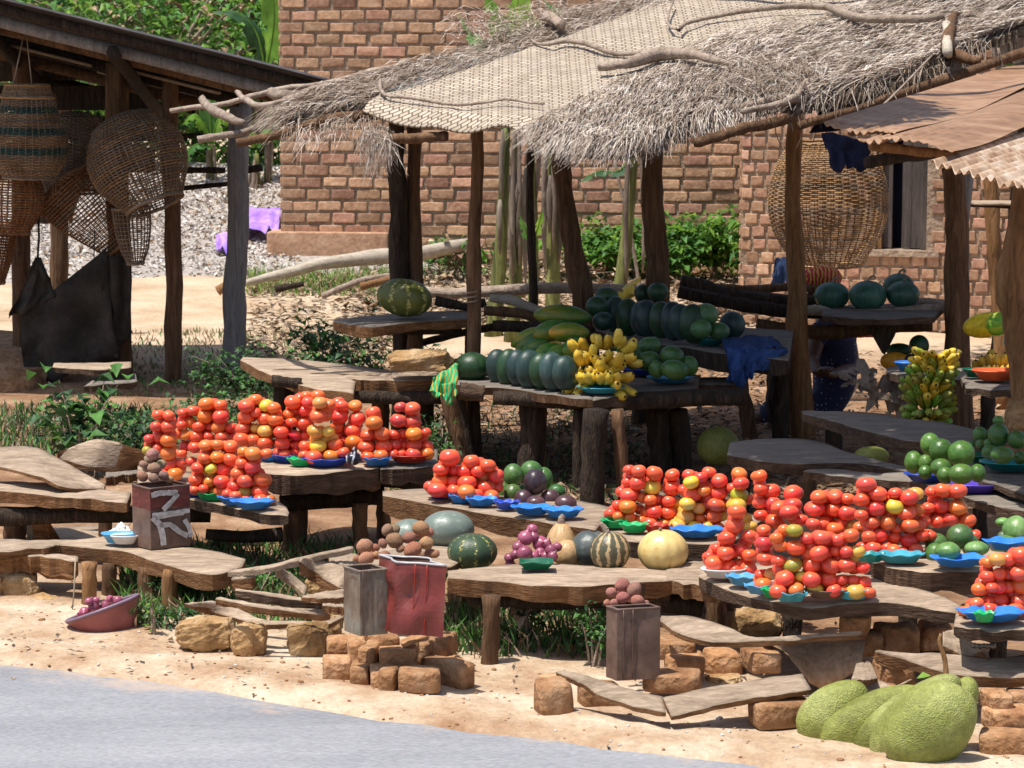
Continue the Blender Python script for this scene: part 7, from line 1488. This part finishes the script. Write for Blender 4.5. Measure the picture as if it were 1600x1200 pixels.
for x, y, w_, h_, Y, rz, dp, lb in [(143, 1020, 172, 145, 9.85, .1, .12, 'bottom row brick at the left end of the small stack'), (285, 1040, 115, 125, 9.78, 0, .2, 'bottom row brick second from left in the stack'), (390, 1062, 100, 130, 9.74, .1, .2, 'bottom row brick end third from left in the stack'), (465, 1075, 105, 125, 9.66, -.2, .16, 'bottom row brick corner left of the broken one'), (640, 1085, 255, 135, 9.58, .02, .12, 'wide chipped brick at the front of the bottom row'), (815, 1040, 120, 165, 9.75, .8, .22, 'bottom row brick turned at the right corner'), (800, 985, 190, 60, 9.9, .3, .12, 'flat brick top behind the right corner'),
    (148, 890, 135, 118, 9.98, .05, .12, 'upper row brick at the left end of the stack'), (262, 900, 115, 150, 9.92, .1, .2, 'upper row brick end second from left'), (350, 930, 100, 135, 9.86, -.15, .2, 'upper row brick end leaning in the middle'), (515, 945, 235, 115, 9.8, .06, .11, 'upper row long brick at the front'), (680, 900, 150, 130, 10.02, .3, .15, 'upper row brick in shadow under the red tin'), (785, 875, 130, 130, 10.0, -.3, .14, 'upper right brick with sunlit face'), (372, 835, 100, 80, 9.95, .5, .12, 'brick lump under the left of the red tin'), (455, 855, 120, 70, 9.88, .2, .10, 'broken brick chip under the red tin')]:
    px, py = cb(x, y); mbrick(lb, px, py, w_*k, h_*k, Y, rz, dp, 'mud bricks stacked under the tins')
mbrick('thin sliver of brick propped under the red tin', 648, 998, 44, 6, 9.82, .2, .08, 'mud bricks stacked under the tins', ry=-.35)
for a, lb in [((865, 1090, 52, 60, 9.28, .3, .13), 'upright brick at the left end of the front planks'), ((862, 1066, 34, 20, 9.5, .2, .1), 'broken lump resting behind the upright brick'), ((935, 1085, 60, 40, 9.6, .2, .12), 'brick in shade under the long front plank'), ((1050, 1062, 92, 32, 9.5, -.1, .14), 'brick with sunlit top in front of the rust brown tin'), ((1070, 1036, 60, 30, 9.75, .1, .14), 'dim brick supporting the curved plank from below'), ((1050, 1010, 70, 30, 9.85, 0, .16), 'rear brick right beside the rust brown tin'), ((1188, 1028, 48, 36, 9.6, .2, .2), 'rounded brick end under the curved plank'), ((1130, 1032, 60, 38, 9.9, 0, .14), 'dark brick behind the rounded brick end'), ((1220, 1112, 96, 42, 9.12, .35, .12), 'long orange brick below the front plank beside the jackfruit'), ((1336, 972, 46, 32, 9.7, -.2, .14), 'pale fronted brick under the bowed bench'), ((1350, 1002, 56, 34, 9.75, 0, .14), 'brick below the pale fronted one'), ((1400, 1000, 66, 56, 9.8, .1, .14), 'dark brick under the bowed bench at right'), ((1396, 1050, 52, 38, 9.45, .2, .14), 'brick under the left end of the right front slab'), ((1375, 1075, 40, 24, 9.4, .2, .12), 'small brick piece behind the jackfruit'),
    ((1558, 1094, 40, 30, 9.0, .2, .12), 'small top brick at the right end pile'), ((1576, 1122, 76, 34, 8.95, .25, .13), 'middle brick of the right end pile'), ((1570, 1160, 78, 42, 8.88, -.25, .13), 'bottom brick of the right end pile'), ((1590, 1092, 30, 28, 9.1, 0, .12), 'brick at the right photo edge below the slab'), ((1460, 992, 52, 40, 9.9, 0, .15), 'brick in deep shade behind the jackfruit stalk')]:
    mbrick(lb, *a, group='loose mud bricks under the front planks')

# ---- loose planks and offcut sheets
def plank(label, front, back, z, t, group='loose planks and offcuts', **kw):
    p = on(front[0][0], front[0][1], front[0][2] if len(front[0]) > 2 else z); e = slab(None, front, back, z, t, name='plank', **kw); return tagit(e, label, 'plank', group)
kk = 300/1600
q = lambda x, y, z: (260+x*kk, 840+y*kk, z)
plank('long curled offcut sheet lowest in front of the heaped planks', [q(145, 540, 0.195), q(420, 625, 0.125), (260+700*kk, 840+695*kk, 0.105), q(880, 720, 0.105), q(1080, 715, 0.105), q(1300, 725, 0.105), q(1480, 660, 0.125)], [q(380, 515, 0.175), q(560, 560, 0.145), q(760, 660, 0.115), q(900, 690, 0.110), q(1090, 690, 0.110), q(1290, 690, 0.110), q(1480, 640, 0.130)], .16, 8, rag=.004, side='cut')
plank('second narrow offcut lying above the lowest sheet', [q(405, 505, .22), q(700, 560, .21), q(1000, 610, .19), q(1365, 635, .17)], [q(420, 490, .225), q(720, 540, .215), q(1010, 578, .2), q(1340, 590, .185)], .2, 12, rag=.005)
plank('third offcut sheet, highest of the three stacked ones', [q(570, 432, .25), q(820, 470, .24), q(1100, 520, .22), q(1480, 560, .2)], [q(575, 420, .255), q(830, 452, .245), q(1110, 490, .23), q(1480, 540, .21)], .2, 16, side='cutd', rag=.005)
plank('split plank end beside the grey brown tin', [q(1120, 490, .24), q(1300, 500, .24), q(1480, 490, .24)], [q(1150, 480, .245), q(1300, 445, .25), q(1480, 420, .25)], .2, 8, rag=.004)
plank('short split wedge just left of the grey brown tin', [q(1300, 560, .22), q(1480, 575, .22)], [q(1300, 545, .225), q(1480, 550, .225)], .2, 14, rag=.004)
plank('straight sawn board sloping up right above the heap', [q(510, 285, .26), q(850, 250, .30), q(1110, 180, .33), q(1560, 80, .38)], [q(520, 270, .26), q(840, 225, .305), q(1110, 160, .335), q(1550, 60, .385)], .3, 9, rag=.002, under=.9, side='plank')
plank('brown block plank end under the straight board', [q(540, 345, .24), q(700, 330, .25), q(740, 325, .25)], [q(545, 330, .245), q(700, 315, .255), q(740, 312, .255)], .3, 20, rag=.003, under=.9, side='cut')
plank('short board leaning down right from the straight board', [q(905, 285, .26), q(1040, 375, .20), q(1150, 470, .16)], [q(905, 215, .30), q(1040, 290, .23), q(1180, 400, .18)], .3, 6, rag=.002, under=.9, side='plank')
plank('thick split slab lying behind the leaning board', [q(1110, 190, .34), q(1250, 290, .28), q(1400, 390, .25), q(1475, 420, .24)], [q(1130, 160, .35), q(1260, 175, .33), q(1480, 235, .31), q(1490, 300, .3)], .3, 22, rag=.008, side='cut')
plank('broad slab right of the thick split slab behind the grey tin', [q(1360, 190, .32), q(1480, 230, .31), q(1590, 225, .31)], [q(1350, 150, .33), q(1480, 120, .34), q(1590, 125, .34)], .3, 16, rag=.008)
log('stick', 'thin stick leaning among the heaped planks', [(408, 922), (418, 903), (427, 886)], [1.4, 1.2], Y=10.9, m_='stick', cat='stick')
kq = 300/1440; q = lambda x, y, z: (820+x*kq, 900+y*kq, z)
plank('long narrow plank sagging in front of the rust brown tin', [q(232, 712, .14), q(400, 790, .12), q(560, 880, .10), q(800, 965, .09), q(1060, 1020, .08)], [q(290, 700, .145), q(450, 735, .14), q(610, 785, .125), q(830, 850, .11), q(1035, 890, .10)], .1, 10, rag=.006)
kr = 320/1536; q2 = lambda x, y, z: (1080+x*kr, 900+y*kr, z)
plank('flat front plank with a sharp shadow edge, left of the jackfruit', [q(1100, 1050, .07), q2(100, 985, .09), q2(400, 920, .11), q2(640, 885, .12), q2(900, 840, .13)], [q(1035, 900, .115), q2(60, 840, .12), q2(300, 800, .125), q2(550, 755, .13), q2(830, 720, .135)], .1, 10, rag=.003, under=.8)
plank('front plank continuation emerging right of the curved plank', [q2(1200, 770, .14), q2(1320, 770, .14), q2(1400, 760, .14)], [q2(1240, 640, .16), q2(1320, 635, .16), q2(1345, 640, .16)], .1, 8, rag=.003)
o = plank('wide curved plank twisting into a broad drooping end', [q2(-235, 330, .24), q2(-100, 420, .225), q2(110, 480, .215), q2(270, 492, .21), q2(500, 480, .215), q2(750, 478, .215), q2(1000, 450, .22), q2(1315, 425, .225)], [q2(-225, 290, .25), q2(-60, 290, .26), q2(120, 320, .255), q2(300, 385, .245), q2(460, 455, .225), q2(740, 440, .23), q2(1000, 425, .23), q2(1320, 405, .235)], .22, 9, rag=.003, under=.8)
# its broad drooping end face: a thick curved sheet
def droop():
    top = [q2(500, 490, 0), q2(620, 500, 0), q2(750, 500, 0), q2(900, 470, 0), q2(1050, 450, 0), q2(1180, 435, 0), q2(1320, 415, 0)]; bot = [q2(560, 500, 0), q2(690, 560, 0), q2(800, 690, 0), q2(880, 800, 0), q2(960, 840, 0), q2(1120, 790, 0), q2(1270, 690, 0)]
    V = []; n = len(top)
    for s in (0, .018):
        for i in range(n):
            for j in range(6):
                v = j/5; x = top[i][0]+(bot[i][0]-top[i][0])*v; y = top[i][1]+(bot[i][1]-top[i][1])*v; V.append(at(x, y, 9.72-.16*v-.03*math.sin(math.pi*v)+s))
    m1 = n*6; F = []
    for i in range(n-1):
        for j in range(5): a = i*6+j; F += [(a, a+1, a+7, a+6), (m1+a, m1+a+6, m1+a+7, m1+a+1)]
        a = i*6+5; F.append((a, m1+a, m1+a+6, a+6))
    a = (n-1)*6
    for j in range(5): F.append((a+j, a+j+1, m1+a+j+1, m1+a+j))
    mk('drooping_end', V, F, M['plankm'], o)
droop()
kt = 450/1588; q3 = lambda x, y, z: (1150+x*kt, 860+y*kt, z)
plank('broad front slab at the right edge above the bricks', [q3(762, 552, .20), q3(900, 590, .19), q3(1100, 655, .18), q3(1330, 690, .175), q3(1640, 700, .175)], [q3(770, 545, .205), q3(960, 560, .205), q3(1180, 560, .21), q3(1400, 585, .21), q3(1640, 565, .215)], .2, 26, rag=.006, under=.5)
plank('short offcut leaning up behind the jackfruit stalk', [q3(1140, 520, .24), q3(1250, 570, .21), q3(1340, 585, .20)], [q3(1140, 440, .28), q3(1230, 445, .27), q3(1390, 580, .22)], .2, 6, rag=.004)
plank('small pale batten right of the short leaning offcut', [q3(1300, 525, .24), q3(1435, 530, .24)], [q3(1300, 508, .245), q3(1435, 512, .245)], .2, 3, rag=.001, top='paleLog')
plank('thin warped slab under the right edge tomato bench', [q3(1220, 440, .26), q3(1400, 425, .27), q3(1640, 420, .27)], [q3(1260, 430, .27), q3(1400, 410, .28), q3(1640, 405, .28)], .2, 10, side='cutd')
plank('plank on the ground left of the jackfruit brick', [q3(640, 720, .10), q3(780, 780, .09), q3(900, 745, .1)], [q3(740, 690, .12), q3(880, 740, .11), q3(980, 700, .12)], .1, 6)
plank('grey board resting low in the hut behind the shrubs', [(82, 573, .30), (140, 577, .30), (205, 574, .30)], [(84, 566, .31), (140, 566, .31), (205, 564, .31)], .3, 10, top='plank', side='cutd'); plank('lower grey board in the hut behind the shrubs', [(130, 603, .22), (215, 596, .22)], [(150, 590, .24), (212, 582, .24)], .22, 10, top='plankd', side='cutd')
plank('brown slab showing between the left front bench legs', [(145, 858, .02), (250, 866, .02)], [(30, 822, .05), (180, 820, .05)], .03, 6)
plank('grey slab leaning behind the post at the left edge', [(42, 846, .05), (92, 840, .05)], [(42, 806, .16), (76, 812, .16)], .1, 6, top='plankd')
V, F = tube([at(118, 872, 11.0), at(116, 920, 11.0), at(113, 955, 11.0)], .003, 5); tagit(mk('string', V, F, M['string']), 'thin string hanging from the low slab at left', 'string')
# ================================================ PERSON (seated on the ground behind the watermelon rail)
def skinned(name, verts, edges, radii, mat_, parent, sub=2):
    me = bpy.data.meshes.new(name); org = wloc(parent); me.from_pydata([Vector(v)-org for v in verts], edges, []); o = bpy.data.objects.new(name, me); COL.objects.link(o); o.parent = parent
    me.materials.append(mat_); sm = o.modifiers.new('skin', 'SKIN'); sm.use_smooth_shade = True; me.skin_vertices or o
    lay = me.skin_vertices[0].data if me.skin_vertices else None
    if lay is None:
        with bpy.context.temp_override(object=o): pass
    for i, r in enumerate(radii):
        me.skin_vertices[0].data[i].radius = r if isinstance(r, tuple) else (r, r)
    me.skin_vertices[0].data[0].use_root = True
    ss = o.modifiers.new('sub', 'SUBSURF'); ss.levels = sub; ss.render_levels = sub; return o
def person():
    Y = 16.4; P = lambda x, y, dy=0: at(x, y, Y+dy); s = pxm(Y)
    e = empty('person', P(1300, 650), 'person seated on the ground in a dark dotted dress and red patterned headwrap', 'person')
    hip = P(1306, 655); wa = P(1306, 610); ch = P(1304, 560); nk = P(1294, 505); nk2 = P(1291, 490, -.01); hd = P(1288, 462, -.02); hd2 = P(1286, 442, -.02)
    shl = P(1322, 520, .10); ell = P(1334, 572, -.05); wrl = P(1298, 586, -.28); hal = P(1286, 580, -.34)
    shr = P(1280, 518, -.12); elr = P(1268, 566, -.22); wrr = P(1280, 584, -.38); har = P(1286, 578, -.44)
    knl = P(1225, 640, -.18); anl = P(1150, 668, -.12); ftl = P(1132, 662, -.2); knr = P(1232, 650, .12); anr = P(1165, 676, .12); ftr = P(1145, 668, .06)
    V = [hip, wa, ch, nk, nk2, hd, hd2, shl, ell, wrl, hal, shr, elr, wrr, har, knl, anl, ftl, knr, anr, ftr]
    E = [(0, 1), (1, 2), (2, 3), (3, 4), (4, 5), (5, 6), (3, 7), (7, 8), (8, 9), (9, 10), (3, 11), (11, 12), (12, 13), (13, 14), (0, 15), (15, 16), (16, 17), (0, 18), (18, 19), (19, 20)]
    Rr = [.14, .12, .13, .06, .05, (.075, .085), .06, .06, .042, .028, .03, .06, .042, .028, .03, .075, .04, .032, .075, .04, .032]
    n = len(V)
    for h_, w_, sgn in ((10, 9, 1), (14, 13, 1)):   # five bent fingers per hand
        d = (V[h_]-V[w_]).normalized(); sd = d.cross(Vector((0, 0, 1))).normalized()
        for k, (off, ln) in enumerate(((-.03, .055), (-.015, .075), (0, .08), (.015, .072))):
            a = V[h_]+sd*off+d*.03; V += [a, a+d*ln*.5+Vector((0, 0, -.012)), a+d*ln*.8+Vector((0, 0, -.04))]; i = len(V)-3; E += [(h_, i), (i, i+1), (i+1, i+2)]; Rr += [.010, .009, .008]
        a = V[h_]-sd*.04; V += [a, a+d*.035-sd*.012]; i = len(V)-2; E += [(h_, i), (i, i+1)]; Rr += [.012, .010]
    skinned('body', V, E, Rr, M['skin'], e)
    # dress: torso shell with sleeves and wide skirt
    DV = [hip+Vector((0, 0, .0)), wa, ch, P(1296, 520), shl, shl.lerp(ell, .55), shr, shr.lerp(elr, .55), hip.lerp(knl, .5), knl, knl.lerp(anl, .55), hip.lerp(knr, .5), knr, knr.lerp(anr, .55)]
    DE = [(0, 1), (1, 2), (2, 3), (3, 4), (4, 5), (3, 6), (6, 7), (0, 8), (8, 9), (9, 10), (0, 11), (11, 12), (12, 13)]
    skinned('dress', DV, DE, [.20, .15, .155, .10, .075, .065, .075, .065, .15, .12, .10, .15, .12, .10], M['dress'], e)
    # head: face features and wrap
    hc = P(1288, 458, -.02); V, F = sph(24, 18, lambda v: (v.x*.085*(1-.12*max(0, -v.z)), v.y*.095*(1-.1*max(0, -v.z)), v.z*.115)); mk('head', [v+hc for v in V], F, M['skin'], e)
    V, F = sph(10, 8, lambda v: (v.x*.022, v.y*.016, v.z*.022)); mk('nose', [v+hc+Vector((-.088, -.02, -.01)) for v in V], F, M['skin'], e)
    V, F = sph(8, 6, lambda v: v*.011)
    for dy in (-.05, .015): mk('eye', [v+hc+Vector((-.074, dy, .02)) for v in V], F, M['white'], e)
    V, F = sph(10, 6, lambda v: (v.x*.012, v.y*.028, v.z*.009)); mk('mouth', [v+hc+Vector((-.076, -.02, -.055)) for v in V], F, M['redp'], e)
    V, F = sph(10, 8, lambda v: (v.x*.022, v.y*.010, v.z*.032)); mk('ear', [v+hc+Vector((.01, -.092, 0)) for v in V], F, M['skin'], e)
    wc = P(1284, 434, -.01); V, F = sph(48, 24, lambda v: (v.x*.118*(1+.07*math.sin(9*math.atan2(v.y, v.z)+v.x*3)), v.y*.11*(1+.05*nz(v, 3, 1)), v.z*.075*(1+.12*nz(v, 3, 2)))); mk('headwrap', [v+wc for v in V], F, M['headcl'], e)
    return e
person()
